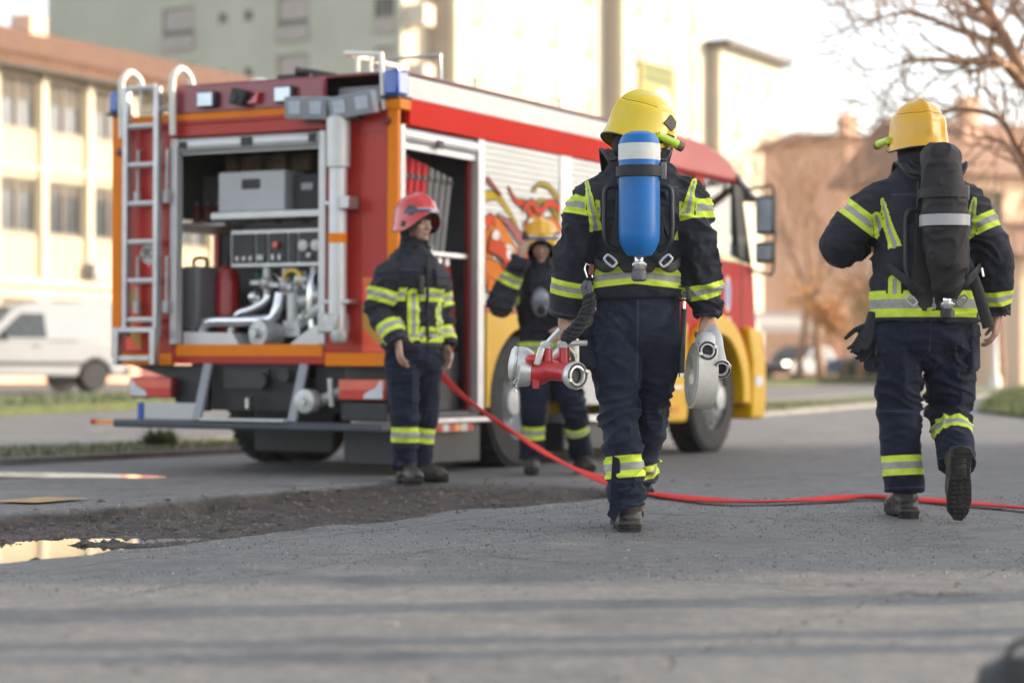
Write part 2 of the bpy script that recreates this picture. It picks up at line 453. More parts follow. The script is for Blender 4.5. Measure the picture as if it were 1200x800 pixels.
# loose stones and broken asphalt in the muddy strip
STONE=mat('broken_asphalt_stone',(0.095,0.076,0.064),0.9,var=0.5,scale=18,bmp=0.3)
def stones(n,seed,u0,u1,v0,v1,smin,smax,zoff=0.0):
    rnd=random.Random(seed); b=MB(); pts=[]
    for k in range(n):
        u=rnd.uniform(u0,u1); v=rnd.uniform(v0,v1); pts.append(xy_of(u,v))
    px_=np.array([p[0] for p in pts]); py_=np.array([p[1] for p in pts]); zz,mm=height(px_,py_)
    for (x,y),z,m_ in zip(pts,zz,mm):
        if m_<0.25 and rnd.random()>0.06: continue
        s=smin+(smax-smin)*rnd.random()**3
        vs=[]
        for d in ((1,0,0),(-1,0,0),(0,1,0),(0,-1,0),(0,0,1),(0,0,-1)):
            vs.append((x+d[0]*s*rnd.uniform(.6,1.3),y+d[1]*s*rnd.uniform(.6,1.3),z+zoff+d[2]*s*rnd.uniform(.4,.9)))
        b.add(vs,[(0,2,4),(2,1,4),(1,3,4),(3,0,4),(2,0,5),(1,2,5),(3,1,5),(0,3,5)])
    return tag(b.build('gravel',STONE,fix=False,smooth=0),'loose stones and crumbled asphalt in the muddy roadside strip','gravel',kind='stuff')
stones(7000,5,-9,-0.4,-2.8,-0.55,0.004,0.028)
def litter(n,seed):
    rnd=random.Random(seed); b=MB(); P=[(rnd.uniform(-3,3.4),4.6+8.5*rnd.random()**1.3) for _ in range(n)]
    zz,mm=height(np.array([p[0] for p in P]),np.array([p[1] for p in P]))
    for (x,y),z in zip(P,zz):
        s=0.002+0.008*rnd.random()**4; b.mi=rnd.choice((0,0,0,1,1,2))
        b.add([(x+d[0]*s*rnd.uniform(.6,1.4),y+d[1]*s*rnd.uniform(.6,1.4),z+d[2]*s*rnd.uniform(.4,.8)) for d in ((1,0,0),(-1,0,0),(0,1,0),(0,-1,0),(0,0,1),(0,0,-1))],[(0,2,4),(2,1,4),(1,3,4),(3,0,4),(2,0,5),(1,2,5),(3,1,5),(0,3,5)])
    tag(b.build('grit',[STONE,mat('pale_chip',(0.27,0.255,0.23),.9,var=.3),mat('leaf_bit',(0.16,0.10,0.05),.8,var=.4)],fix=False,smooth=0),'scattered grit and leaf bits on the old asphalt','grit',kind='stuff')
litter(1100,9)
def chips(n,seed):
    rnd=random.Random(seed); b=MB(); P=[(rnd.uniform(-2.4,3.0),6.6+5.4*rnd.random()) for _ in range(n)]
    P=[p for p in P if mnoise.noise((p[0]*1.1,p[1]*1.1,4))>-0.25*rnd.random()-.05]
    zz,mm=height(np.array([p[0] for p in P]),np.array([p[1] for p in P]))
    for (x,y),z in zip(P,zz):
        s=0.0022+0.0048*rnd.random()**2; b.mi=rnd.choice((0,0,1,1,2)); a=rnd.uniform(0,6.28)
        b.add([(x+s*math.cos(a+k*2.094),y+s*math.sin(a+k*2.094),z-.001) for k in range(3)]+[(x,y,z+s*rnd.uniform(.5,1.0))],[(0,1,3),(1,2,3),(2,0,3)])
    tag(b.build('aggregate',[mat('dark_aggregate',(0.045,0.044,0.046),.9,var=.3),mat('mid_aggregate',(0.17,0.165,0.155),.9,var=.3),mat('light_aggregate',(0.30,0.28,0.25),.9,var=.3)],fix=False,smooth=0),'coarse worn stones standing out of the old asphalt','gravel',kind='stuff')
chips(26000,21)
YPATCH=mat('yellow_road_patch',(0.42,0.27,0.10),0.8,var=0.3,scale=9,dirt=0.8,dirtcol=(0.15,0.14,0.13))
WPAINT=mat('white_road_paint',(0.55,0.54,0.50),0.7,var=0.15,scale=9,dirt=0.3,dirtcol=(0.16,0.16,0.16))
def road_patch(u0,u1,v0,v1,mt):
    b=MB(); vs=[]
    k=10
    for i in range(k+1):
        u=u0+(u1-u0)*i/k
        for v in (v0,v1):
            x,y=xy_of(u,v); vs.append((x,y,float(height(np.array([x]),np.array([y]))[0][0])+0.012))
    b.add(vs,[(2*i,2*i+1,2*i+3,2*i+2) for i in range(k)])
    return tag(b.build('yellow_patch',mt,fix=False),kind='structure')
road_patch(-4.30,-3.85,-0.42,-0.12,YPATCH)  # flat mottled yellowish patch on the road beside the muddy strip

# street kerb and grass median
CONC=mat('kerb_concrete',(0.20,0.195,0.185),0.85,var=0.2,scale=5,bmp=0.3,bscale=30,dirt=0.4,dirtcol=(0.06,0.06,0.055))
GRASSB=mat('grass_soil',(0.065,0.085,0.022),0.95,var=0.4,scale=7,dirt=0.35,dirtcol=(0.10,0.085,0.05))
def strip(name,u0,u1,v0,v1,dz,mt,nu=40,nv=6,thick=0.0,bumpy=0.0):
    b=MB(); vs=[]
    for i in range(nu+1):
        u=u0+(u1-u0)*i/nu
        for j in range(nv+1):
            v=v0+(v1-v0)*j/nv; x,y=xy_of(u,v); e=0.0 if j in(0,nv) else 1.0
            vs.append((x,y,hz(x,y)+dz+bumpy*e*mnoise.noise((x*1.3,y*1.3,2))))
    s=nv+1
    fs=[(i*s+j,(i+1)*s+j,(i+1)*s+j+1,i*s+j+1) for i in range(nu) for j in range(nv)]
    if thick:
        o=len(vs)
        vs+= [(x,y,z-thick) for x,y,z in vs]
        for i in range(nu):
            for j in (0,nv): fs.append((i*s+j,(i+1)*s+j,o+(i+1)*s+j,o+i*s+j))
    b.add(vs,fs); return tag(b.build(name,mt,fix=False,smooth=40),kind='structure')
strip('kerb',-14,70,3.78,3.92,0.055,CONC,60,1,0.2)
strip('verge',-14,70,3.92,5.9,0.04,GRASSB,80,6,0.2,0.03)
strip('kerb',-14,70,5.9,6.04,0.055,CONC,60,1,0.25)
strip('verge',-4,60,13.6,17.0,0.12,GRASSB,50,6,0.25,0.15)
strip('verge',16,75,-9.5,-6.4,0.02,GRASSB,60,6,0.06,0.05)
lawn_y=[28,30,33,36,45,48]; lawn_x=[8.6,7.3,7.1,7.8,10.3,11.5]
b=MB(); vs=[]; nr=24; nc=14
for i in range(nr+1):
    y=28+20*i/nr; x0=float(np.interp(y,lawn_y,lawn_x))
    for j in range(nc+1):
        x=x0+(34-x0)*(j/nc)**1.6; vs.append((x,y,hz(x,y)+0.03+(0.03*mnoise.noise((x,y,1)) if j else 0)))
b.add(vs,[(i*(nc+1)+j,i*(nc+1)+j+1,(i+1)*(nc+1)+j+1,(i+1)*(nc+1)+j) for i in range(nr) for j in range(nc)])
tag(b.build('lawn',GRASSB,fix=False),kind='structure')

def grass_mat(name,c0,c1):
    m,nt,b=nmat(name)
    c=ramp2(nt,noise_node(nt,1.7,4),c0,c1,0.35,0.65); nt.links.new(c,b.inputs['Base Color']); b.inputs['Roughness'].default_value=0.7
    b.inputs['Subsurface Weight'].default_value=0.0
    return m
GR=grass_mat('grass_blades',(0.05,0.075,0.016),(0.10,0.125,0.03)); GRD=grass_mat('dry_grass_blades',(0.09,0.085,0.03),(0.14,0.14,0.05))
def blades(name,u0,u1,v0,v1,n,h,mt,label,seed,dz=0.08,patch=0.0):
    rnd=random.Random(seed); vs=[];fs=[]
    while len(fs)<n:
        u=rnd.uniform(u0,u1); v=rnd.uniform(v0,v1); x,y=xy_of(u,v)
        if patch and mnoise.noise((x*0.9,y*0.9,seed))<patch*rnd.uniform(-1,1): continue
        z=hz(x,y)+dz; a=rnd.uniform(0,6.28); wd=rnd.uniform(0.006,0.014)*(1+y/40); hh=h*rnd.uniform(0.4,1.3)
        lx,ly=rnd.uniform(-.5,.5)*hh,rnd.uniform(-.5,.5)*hh; o=len(vs)
        vs+=[(x-wd*math.cos(a),y-wd*math.sin(a),z-0.05),(x+wd*math.cos(a),y+wd*math.sin(a),z-0.05),(x+lx,y+ly,z+hh)]
        fs.append((o,o+1,o+2))
    b=MB(); b.add(vs,fs); return tag(b.build(name,mt,fix=False,smooth=0),label,'grass',kind='stuff')
blades('grass',-6,22,3.95,5.85,9000,0.055,GRD,'dry short grass on the narrow median beyond the fire engine',3,patch=0.5,dz=0.035)
blades('grass',0,55,13.7,16.9,9000,0.12,GR,'green grass bank in front of the white van',4,dz=0.10)
def lawn_blades():
    rnd=random.Random(6); vs=[];fs=[]
    while len(fs)<14000:
        y=rnd.uniform(28,47.5); x0=float(np.interp(y,lawn_y,lawn_x)); x=x0+rnd.random()**2*9; z=hz(x,y)+0.02; a=rnd.uniform(0,6.28); h=rnd.uniform(.04,.13); o=len(vs); w_=.015
        vs+=[(x-w_*math.cos(a),y-w_*math.sin(a),z),(x+w_*math.cos(a),y+w_*math.sin(a),z),(x+rnd.uniform(-.5,.5)*h,y+rnd.uniform(-.5,.5)*h,z+h)]; fs.append((o,o+1,o+2))
    b=MB(); b.add(vs,fs); tag(b.build('grass',GR,fix=False,smooth=0),'bright green lawn at the right edge of the far road','grass',kind='stuff')
lawn_blades()
# weed clump
x,y=xy_of(3.3,4.3)
rnd=random.Random(2); b=MB()
cx,cy=at(186,512,20.3).x,20.3
for i in range(260):
    a=rnd.uniform(0,6.28); el=rnd.uniform(0.3,1.4); L=rnd.uniform(0.05,0.2)
    c=V((cx+rnd.uniform(-.14,.14),cy+rnd.uniform(-.12,.12),hz(cx,cy)+0.07)); d=V((math.cos(a)*math.cos(el),math.sin(a)*math.cos(el),math.sin(el)))
    s=d.cross(V((0,0,1))).normalized()*0.018; o=len(b.v)
    b.add([c,c+d*L*0.5+s,c+d*L,c+d*L*0.5-s],[(0,1,2,3)])
tag(b.build('weed',GR,fix=False,smooth=0),'small leafy green weed on the median left of the bumper','weed')

# ================================================================== buildings
CREAM=mat('cream_render',(0.44,0.37,0.25),0.9,var=0.08,scale=0.6,bmp=0.15,bscale=12)
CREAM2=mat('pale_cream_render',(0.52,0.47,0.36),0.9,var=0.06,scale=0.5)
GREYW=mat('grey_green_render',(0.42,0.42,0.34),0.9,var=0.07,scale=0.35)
PEACH=mat('peach_render',(0.78,0.54,0.38),0.9,var=0.12,scale=0.4)
SALMON=mat('salmon_brick',(0.74,0.45,0.31),0.9,var=0.15,scale=0.5)
PALE=mat('pale_render',(0.62,0.54,0.44),0.9,var=0.1,scale=0.5)
DARKG=mat('dark_window_glass',(0.035,0.042,0.05),0.15,var=0.3,spec=0.35)
BLIND=mat('window_blind',(0.075,0.065,0.052),0.8,var=0.15,scale=2.5)
FRAME=mat('window_frame_paint',(0.20,0.17,0.13),0.6,var=0.1)
SHUT=mat('pale_shutter',(0.36,0.32,0.29),0.7,var=0.12,scale=2)
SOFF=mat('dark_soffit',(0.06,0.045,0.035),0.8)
def tile_mat(name,c0,c1):
    m,nt,b=nmat(name)
    wv=nt.nodes.new('ShaderNodeTexWave'); wv.inputs['Scale'].default_value=4.0; wv.inputs['Distortion'].default_value=1.5; wv.bands_direction='X'
    tc=nt.nodes.new('ShaderNodeTexCoord'); tc.name='TC'; nt.links.new(tc.outputs['Object'],wv.inputs['Vector'])
    c=ramp2(nt,noise_node(nt,2.2,5,0.7),c0,c1,0.3,0.7); c=mixc(nt,mathn(nt,'MULTIPLY',wv.outputs['Fac'],0.35),c,tuple(x*0.5 for x in c0))
    nt.links.new(c,b.inputs['Base Color']); b.inputs['Roughness'].default_value=0.9; bump(nt,b,wv.outputs['Fac'],0.6,0.03); return m
TILE=tile_mat('terracotta_tiles',(0.13,0.060,0.033),(0.25,0.125,0.07)); TILEB=tile_mat('brown_tiles',(0.26,0.15,0.10),(0.40,0.24,0.165))

# window: local x along the wall, y outwards (negative = towards the street), z up
def window_proto(wd,ht,blind=0.35,mull=2,fm=None,gm=None,bm_=None):
    fm=fm or FRAME; fr=MB(); t=0.07
    fr.box(-wd/2,wd/2,-0.05,0.08,0,t).box(-wd/2,wd/2,-0.05,0.08,ht-t,ht)
    fr.box(-wd/2,-wd/2+t,-0.048,0.08,t,ht-t).box(wd/2-t,wd/2,-0.048,0.08,t,ht-t)
    for i in range(1,mull): 
        x=-wd/2+wd*i/mull; fr.box(x-0.03,x+0.03,-0.046,0.08,t,ht-t)
    fr.box(-wd/2-0.08,wd/2+0.08,-0.14,-0.051,-0.05,0.0)
    pn=MB(); pn.box(-wd/2+t,wd/2-t,0.03,0.05,t,ht-t)
    bl=None
    if blind: bl=MB(); bl.box(-wd/2+t,wd/2-t,0.0,0.015,ht-t-blind*ht,ht-t)
    return fr,pn,bl
class Wins:
    def __init__(s,wd,ht,blind,mull=2,fm=None,gm=None,bmm=None):
        fr,pn,bl=window_proto(wd,ht,blind,mull)
        s.fr=fr.mesh('window'); s.pn=pn.mesh('pane'); s.bl=bl.mesh('blind') if bl else None
        for me_,m_ in ((s.fr,fm or FRAME),(s.pn,gm or DARKG),(s.bl,bmm or BLIND)):
            if me_: me_.materials.append(m_)
    def put(s,parent,M):
        o=bpy.data.objects.new('window',s.fr); COL.objects.link(o); o.parent=parent; o.matrix_local=M
        q=bpy.data.objects.new('pane',s.pn); COL.objects.link(q); q.parent=o
        if s.bl: q=bpy.data.objects.new('blind',s.bl); COL.objects.link(q); q.parent=o
        return o
def holes_wall(mb, W, H, holes, th=0.3, y0=0.0):
    """wall in local x (0..W), z (0..H), thickness into +y, with rectangular holes (x0,x1,z0,z1)"""
    xs_=sorted({0,W,*[h[0] for h in holes],*[h[1] for h in holes]}); zs_=sorted({0,H,*[h[2] for h in holes],*[h[3] for h in holes]})
    for i in range(len(xs_)-1):
        run=None
        for j in range(len(zs_)-1):
            cx=(xs_[i]+xs_[i+1])/2; cz=(zs_[j]+zs_[j+1])/2
            solid=not any(h[0]<cx<h[1] and h[2]<cz<h[3] for h in holes)
            if solid:
                if run is None: run=zs_[j]
                end=zs_[j+1]
            if (not solid or j==len(zs_)-2) and run is not None:
                mb.box(xs_[i],xs_[i+1],y0,y0+th,run,end); run=None
def facade_matrix(p, ang): return Matrix.Translation(V(p)) @ Matrix.Rotation(ang,4,'Z')
ANG_U=math.atan2(UY,UX)          # local x runs away along the street, local y points left, so -y faces right/the street

# --- cream building on the left
gz=0.45
def left_building():
    t0=-14.0; P=V((-14.17+UX*t0,68+UY*t0,gz))
    root=empty('office_building',P,ANG_U,'long cream two-tone building with terracotta roof behind the white van','building')
    Wd,H=40.0,9.75; pitch=2.2
    holes=[]; cols=[]
    i=0
    c=-2.75+1.0-0.55+14-6*pitch
    x=0.6
    xs0=[13.45+0.83+pitch*k for k in range(-6,12)]
    for k,xc in enumerate(xs0):
        holes.append((xc-0.83,xc+0.83,7.78,9.4)); holes.append((xc-0.83,xc+0.83,4.6,6.3))
    doors=[(xs0[j]-0.75,xs0[j]+0.75) for j in (6,8,10,13)]
    for a,b in doors: holes.append((a,b,0.0,2.6))
    gw=[(xs0[j]-0.83,xs0[j]+0.83) for j in (4,5,7,9,11,12,14,15)]
    for a,b in gw: holes.append((a,b,1.1,2.6))
    wmb=MB(); holes_wall(wmb,Wd,H,holes)
    wmb.box(0,Wd,9.0,9.3,0,H); wmb.box(0,0.3,0.3,9.0,0,H).box(Wd-0.3,Wd,0.3,9.0,0,H)
    wmb.build('wall',CREAM,root,smooth=0)
    # pilasters and bands
    pm=MB()
    for xc in xs0: pm.box(xc+0.95,xc+1.25,-0.12,-0.002,3.2,H)
    pm.box(0,Wd,-0.16,-0.003,3.0,3.2); pm.box(0,Wd,-0.10,-0.004,6.55,6.65)
    pm.build('trim',CREAM2,root,smooth=0)
    lo=MB(); holes_wall(lo,Wd,2.9,[(a,b,0.0,2.6) for a,b in doors]+[(a,b,1.1,2.6) for a,b in gw],0.04,-0.045); lo.build('plinth',SALMON,root,smooth=0)
    W1=Wins(1.66,1.62,0.40,2); W2=Wins(1.66,1.70,0.22,2); W3=Wins(1.66,1.5,0,3)
    for xc in xs0:
        W1.put(root,Matrix.Translation((xc,0.12,7.78))); W2.put(root,Matrix.Translation((xc,0.12,4.6)))
    for a,b in gw: W3.put(root,Matrix.Translation(((a+b)/2,0.12,1.1)))
    for a,b in doors:
        d=MB(); d.box(a+0.02,b-0.02,0.1,0.16,0.02,2.58); o=d.build('door',DKRED,root,smooth=0)
        MB().box(b-0.22,b-0.17,0.04,0.1,1.0,1.2).build('handle',ALU,o)
    rf=MB()
    e=0.75
    poly=[(-e,9.83),(4.6,11.9),(9.3+e,9.83),(9.3+e,9.65),(4.6,11.7),(-e,9.65)]
    rf.prism(poly,lambda u,v,s:V((-0.5 if s==0 else Wd+0.5,u,v)))
    ro=rf.build('roof',TILE,root,smooth=0)
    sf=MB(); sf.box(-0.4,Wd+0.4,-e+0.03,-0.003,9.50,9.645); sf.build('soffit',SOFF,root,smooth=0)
    gt=MB()
    for k in range(134): gt.tube([(-0.4+k*0.305,-e-0.05,9.78),(-0.4+k*0.305,-e+0.5,10.0)],0.10,7)
    gt.build('eave_tiles',TILE,root)
    ch=MB(); ch.box(17.5,18.3,4.2,5.0,11.4,12.4); ch.build('chimney',SALMON,ro,smooth=0)
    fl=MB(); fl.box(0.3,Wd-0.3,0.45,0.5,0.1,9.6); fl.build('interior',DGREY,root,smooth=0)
    ac=MB(); ac.box(15.2,15.9,-0.42,-0.06,3.3,3.8); ac.build('air_conditioner',GREYP,root,bevel=0.02)
    return root
left_building()

# --- tall apartment block
def apartment():
    C0=V((at(470,0,105).x,105,0.4))
    root=empty('apartment_block',C0,ANG_U,'tall grey apartment block with bright sunlit side behind the fire engine','building')
    H=26.0
    # local x along u (away right), local y to the left (v).  The end wall is the plane x=0 spanning y 0..20
    W=22.0
    em=MB()
    # end wall: build in its own local frame: x' = y
    holes=[]
    def s_of(px):      # distance along the end wall seen at photo column px
        r=(px-600)/F_PX; return (C0.x-r*105)/(UY+r*UX)
    cols=[(s_of(362),s_of(324)),(s_of(228),s_of(190)),(s_of(470)+0.35,s_of(438))]
    rows=[3.2+2.9*k for k in range(8)]
    winlist=[]
    for (a,b) in cols:
        for z in rows:
            holes.append((a,b,z,z+1.45)); winlist.append(((a+b)/2,z,b-a))
    small=[]
    for px in (261,291):
        s0=s_of(px)
        for z in rows: holes.append((s0-0.25,s0+0.25,z+0.45,z+0.95)); small.append((s0,z+0.45))
    holes_wall(em,W,H,holes)
    Mend=Matrix(((0,1,0,0),(1,0,0,0),(0,0,1,0),(0,0,0,1)))   # (x',y',z)->(y',x',z)
    e2=MB(); e2.add([Mend@p for p in em.v],em.f)
    # right-hand facade in steps, each further out, seen as alternating sunlit wall and shaded fin
    steps=[(0.3,2.6,0.0,H),(2.6,19.3,-1.55,H),(19.3,31.0,-2.7,H+1.5),(31.0,41.0,-3.6,20.0)]
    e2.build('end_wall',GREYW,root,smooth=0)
    for (x0,x1,y0,h) in steps:
        hs=[]
        n=max(1,int((x1-x0)/3.4)); ws=[]
        for k in range(n):
            xc=x0+(k+0.5)*(x1-x0)/n
            for z in rows:
                if z+1.5<h-0.6 and x1-x0>3: hs.append((xc-0.7-x0,xc+0.7-x0,z,z+1.4)); ws.append((xc,z))
        b=MB(); holes_wall(b,x1-x0,h,hs,0.3,0.0)
        f=MB(); f.add([V((p.x+x0,p.y+y0,p.z)) for p in b.v],b.f)
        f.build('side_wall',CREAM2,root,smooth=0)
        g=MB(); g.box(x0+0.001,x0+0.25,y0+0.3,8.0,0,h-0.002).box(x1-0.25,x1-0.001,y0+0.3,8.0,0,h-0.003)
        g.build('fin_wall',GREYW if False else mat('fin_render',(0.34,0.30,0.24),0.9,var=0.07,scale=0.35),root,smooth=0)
        Wn=Wins(1.4,1.4,0.75,2,fm=CREAM2,bmm=mat('pale_blind',(0.40,0.36,0.29),.8))
        for xc,z in ws: Wn.put(root,Matrix.Translation((xc,y0+0.10,z)))
        rm=MB(); rm.box(x0-0.3,x1+0.3,y0-0.7,9,h+0.01,h+0.45); rm.build('roof',SOFF,root,smooth=0)
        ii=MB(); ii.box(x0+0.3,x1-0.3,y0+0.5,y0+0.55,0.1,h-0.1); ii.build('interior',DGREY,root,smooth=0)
    # balconies between the end wall and the first fin
    for z in rows:
        bm_=MB(); bm_.box(0.35,1.3,-1.10,-0.003,z-0.45,z-0.30); bm_.box(0.35,1.3,-1.10,-1.03,z-0.30,z+0.55); bm_.box(0.35,0.42,-1.03,-0.004,z-0.30,z+0.55)
        bm_.build('balcony',PALE,root,smooth=0)
    Wg=Wins(1.5,1.45,0.75,1,bmm=SHUT); Wh=Wins(1.5,1.45,0.3,2,bmm=SHUT); Ws=Wins(0.5,0.5,0,1)
    rnd=random.Random(4)
    Rz=Matrix.Rotation(-math.pi/2,4,'Z')
    for s0,z,wd in winlist:
        (Wg if rnd.random()<0.6 else Wh).put(root,Matrix.Translation((0.12,s0,z))@Rz@Matrix.Diagonal((wd/1.5,1,1,1)))
    for s0,z in small: Ws.put(root,Matrix.Translation((0.12,s0,z))@Rz)
    for z in rows:
        for (a,b) in cols: MB().box(-0.16,-0.003,a,b,z-0.75,z-0.08).build('window_apron',SHUT,root,smooth=0)
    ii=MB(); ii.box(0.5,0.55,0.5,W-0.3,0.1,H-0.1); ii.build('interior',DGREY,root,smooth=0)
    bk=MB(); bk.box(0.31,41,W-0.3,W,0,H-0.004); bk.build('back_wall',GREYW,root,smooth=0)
    rm=MB(); rm.box(-0.3,40,9.01,W+0.3,H+0.01,H+0.4); rm.build('roof',SOFF,root,smooth=0)
    # lower annexe with balcony at the far left of the end wall
    an=MB(); an.box(0.8,10,W+0.003,W+2.6,0,15.2); an.build('annexe',mat('annexe_render',(0.30,0.28,0.27),0.9,var=0.06,scale=0.4),root,smooth=0)
    return root
apt=apartment()

# banner on the sunlit facade
def hit_plane(px,py,P,n):
    d=V(((px-600)/F_PX,1,(HOR-py)/F_PX)); o=V((0,0,CAM_H)); t=(P-o).dot(n)/d.dot(n); return o+d*t
nrm=V((UY,-UX,0))
Pf=V((at(470,0,105).x,105,0.4))+nrm*2.85
bt=[hit_plane(px,py,Pf,nrm) for px,py in ((750,150),(792,152),(792,76),(750,74))]
BANY=mat('banner_yellow',(0.21,0.175,0.022),0.7,var=0.08); BANG=mat('banner_green',(0.02,0.07,0.015),0.7)
ctr=sum(bt,V())/4; bw=(bt[1]-bt[0]).length; bh=8
broot=empty('banner',ctr,ANG_U,'tall yellow banner with green lettering on the sunlit facade','sign')
bhh=(bt[3].z-bt[0].z)
MB().box(-bw/2,bw/2,-0.03,0.03,-bhh/2,bhh/2).build('sheet',BANY,broot)
lt=MB()
rnd=random.Random(8)
for zz in (bhh*0.40,bhh*0.25):
    x=-bw*0.40
    while x<bw*0.36:
        s_=bw*0.09; lt.box(x,x+s_*0.75,-0.055,-0.034,zz-bhh*0.05,zz+bhh*0.05); x+=s_
lt.build('lettering',BANG,broot)
lg=MB(); lg.lathe([(bw*0.27,0),(bw*0.27,0.03)],(bw*0.1,-0.032,-bhh*0.22),(0,-1,0),20); lg.build('logo',mat('banner_mauve',(0.33,0.27,0.36),0.7),broot)

# --- low houses on the right
def house(name,label,px0,px1,d0,ang,ytop,wallm,roofm,depth=9,roofh=2.6,floors=3,hip=False,gap=2.6):
    p=at(px0,450,d0); p.z=0.4
    dirx,diry=math.cos(ang),math.sin(ang); r=(px1-600)/F_PX
    L=(r*p.y-p.x)/(dirx-r*diry)
    H=CAM_H+(HOR-ytop)/F_PX*d0-0.4
    root=empty(name,p,ang,label,'building')
    n=max(2,int(L/gap)); holes=[]; ws=[]
    fh=H/floors
    for k in range(n):
        xc=(k+0.5)*L/n
        for f in range(floors): 
            z=f*fh+fh*0.3; holes.append((xc-0.6,xc+0.6,z,z+fh*0.5)); ws.append((xc,z))
    b=MB(); holes_wall(b,L,H,holes); b.box(0,0.3,0.3,depth,0,H).box(L-0.3,L,0.3,depth,0,H).box(0.3,L-0.3,depth-0.3,depth,0,H)
    b.build('wall',wallm,root,smooth=0)
    Wn=Wins(1.2,fh*0.5,0.3,2)
    for xc,z in ws: Wn.put(root,Matrix.Translation((xc,0.12,z)))
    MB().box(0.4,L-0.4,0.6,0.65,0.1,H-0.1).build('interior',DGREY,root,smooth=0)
    rf=MB(); e=0.6
    rf.prism([(-e,H+0.01),(depth/2,H+roofh),(depth+e,H+0.01)],lambda u,v,s:V((-e if s==0 else L+e,u,v)))
    ro=rf.build('roof',roofm,root,smooth=0)
    MB().box(L*0.3,L*0.3+0.7,depth*0.3,depth*0.3+0.7,H+roofh*0.5,H+roofh+0.8).build('chimney',SALMON,ro,smooth=0)
    return root
house('town_house','orange brick town house right of the fire engine cab',992,1090,96,R(25),160,SALMON,TILEB,depth=7,floors=4,roofh=0.5)
house('town_house','peach house with brown tiled roof behind the right firefighter',1112,1300,78,R(25),205,PEACH,TILEB,depth=6.5,floors=3,roofh=2.4)
house('town_house','pale low house at the right edge of the picture',1196,1400,62,R(22),300,mat('light_peach_render',(0.74,0.55,0.38),0.9,var=0.1,scale=0.5),TILEB,depth=5.5,floors=2,roofh=1.2)
# ================================================================== trees
BARK=mat('bark',(0.085,0.060,0.045),0.9,var=0.35,scale=9,bmp=0.5,bscale=25)
BARKW=mat('warm_bark',(0.30,0.17,0.10),0.9,var=0.35,scale=9,bmp=0.4,bscale=25)
def grow(mb,mt,p,d,L,r,depth,rnd,maxd,spread=0.6,up=0.12,twig=0.004):
    n=4; pts=[V(p)]; dd=V(d).normalized()
    for i in range(n):
        dd=(dd+V((rnd.uniform(-1,1),rnd.uniform(-1,1),rnd.uniform(-.6,1)))*0.16+V((0,0,up*0.3))).normalized()
        pts.append(pts[-1]+dd*L/n)
    r1=max(twig,r*0.62)
    tgt=mt if depth==0 else mb
    tgt.tube(pts,[r+(r1-r)*i/n for i in range(n+1)],10 if depth==0 else (6 if depth<3 else 4),cap=depth<2)
    if depth>=maxd: return
    kids=rnd.choice((2,3,3)) if depth<maxd-1 else rnd.choice((2,3))
    for k in range(kids+ (1 if depth in (1,2) else 0)):
        t=1.0 if k<2 else rnd.uniform(0.35,0.9)
        i=min(n-1,int(t*n)); base=pts[i]+(pts[i+1]-pts[i])*(t*n-i) if t<1 else pts[-1]
        a=rnd.uniform(0,6.28); x,y=frame_from(dd)
        nd=(dd+(x*math.cos(a)+y*math.sin(a))*rnd.uniform(0.5,1.1)*spread*1.3+V((0,0,up))).normalized()
        grow(mb,mt,base,nd,L*rnd.uniform(0.62,0.85),r1*rnd.uniform(0.62,0.9),depth+1,rnd,maxd,spread,up,twig)
def bare_tree(x,y,h,r,seed,label,maxd=5,bark=BARK,group=None,lean=(0,0),twig=0.004,spread=0.6,bole=0.30):
    rnd=random.Random(seed); z=hz(x,y)-0.05
    root=empty('bare_tree',(x,y,z),0,label,'tree',group)
    tr=MB(); br=MB()
    L0=h*bole
    tr.tube([(0,0,-0.1),(lean[0]*.1,lean[1]*.1,0.25)],[r*1.5,r*1.05],12)
    grow(br,tr,(0,0,0.2),(lean[0],lean[1],1),L0,r,0,rnd,maxd,spread,0.12,twig)
    tr.build('trunk',bark,root,fix=False,smooth=180); br.build('crown',bark,root,fix=False,smooth=180)
    return root
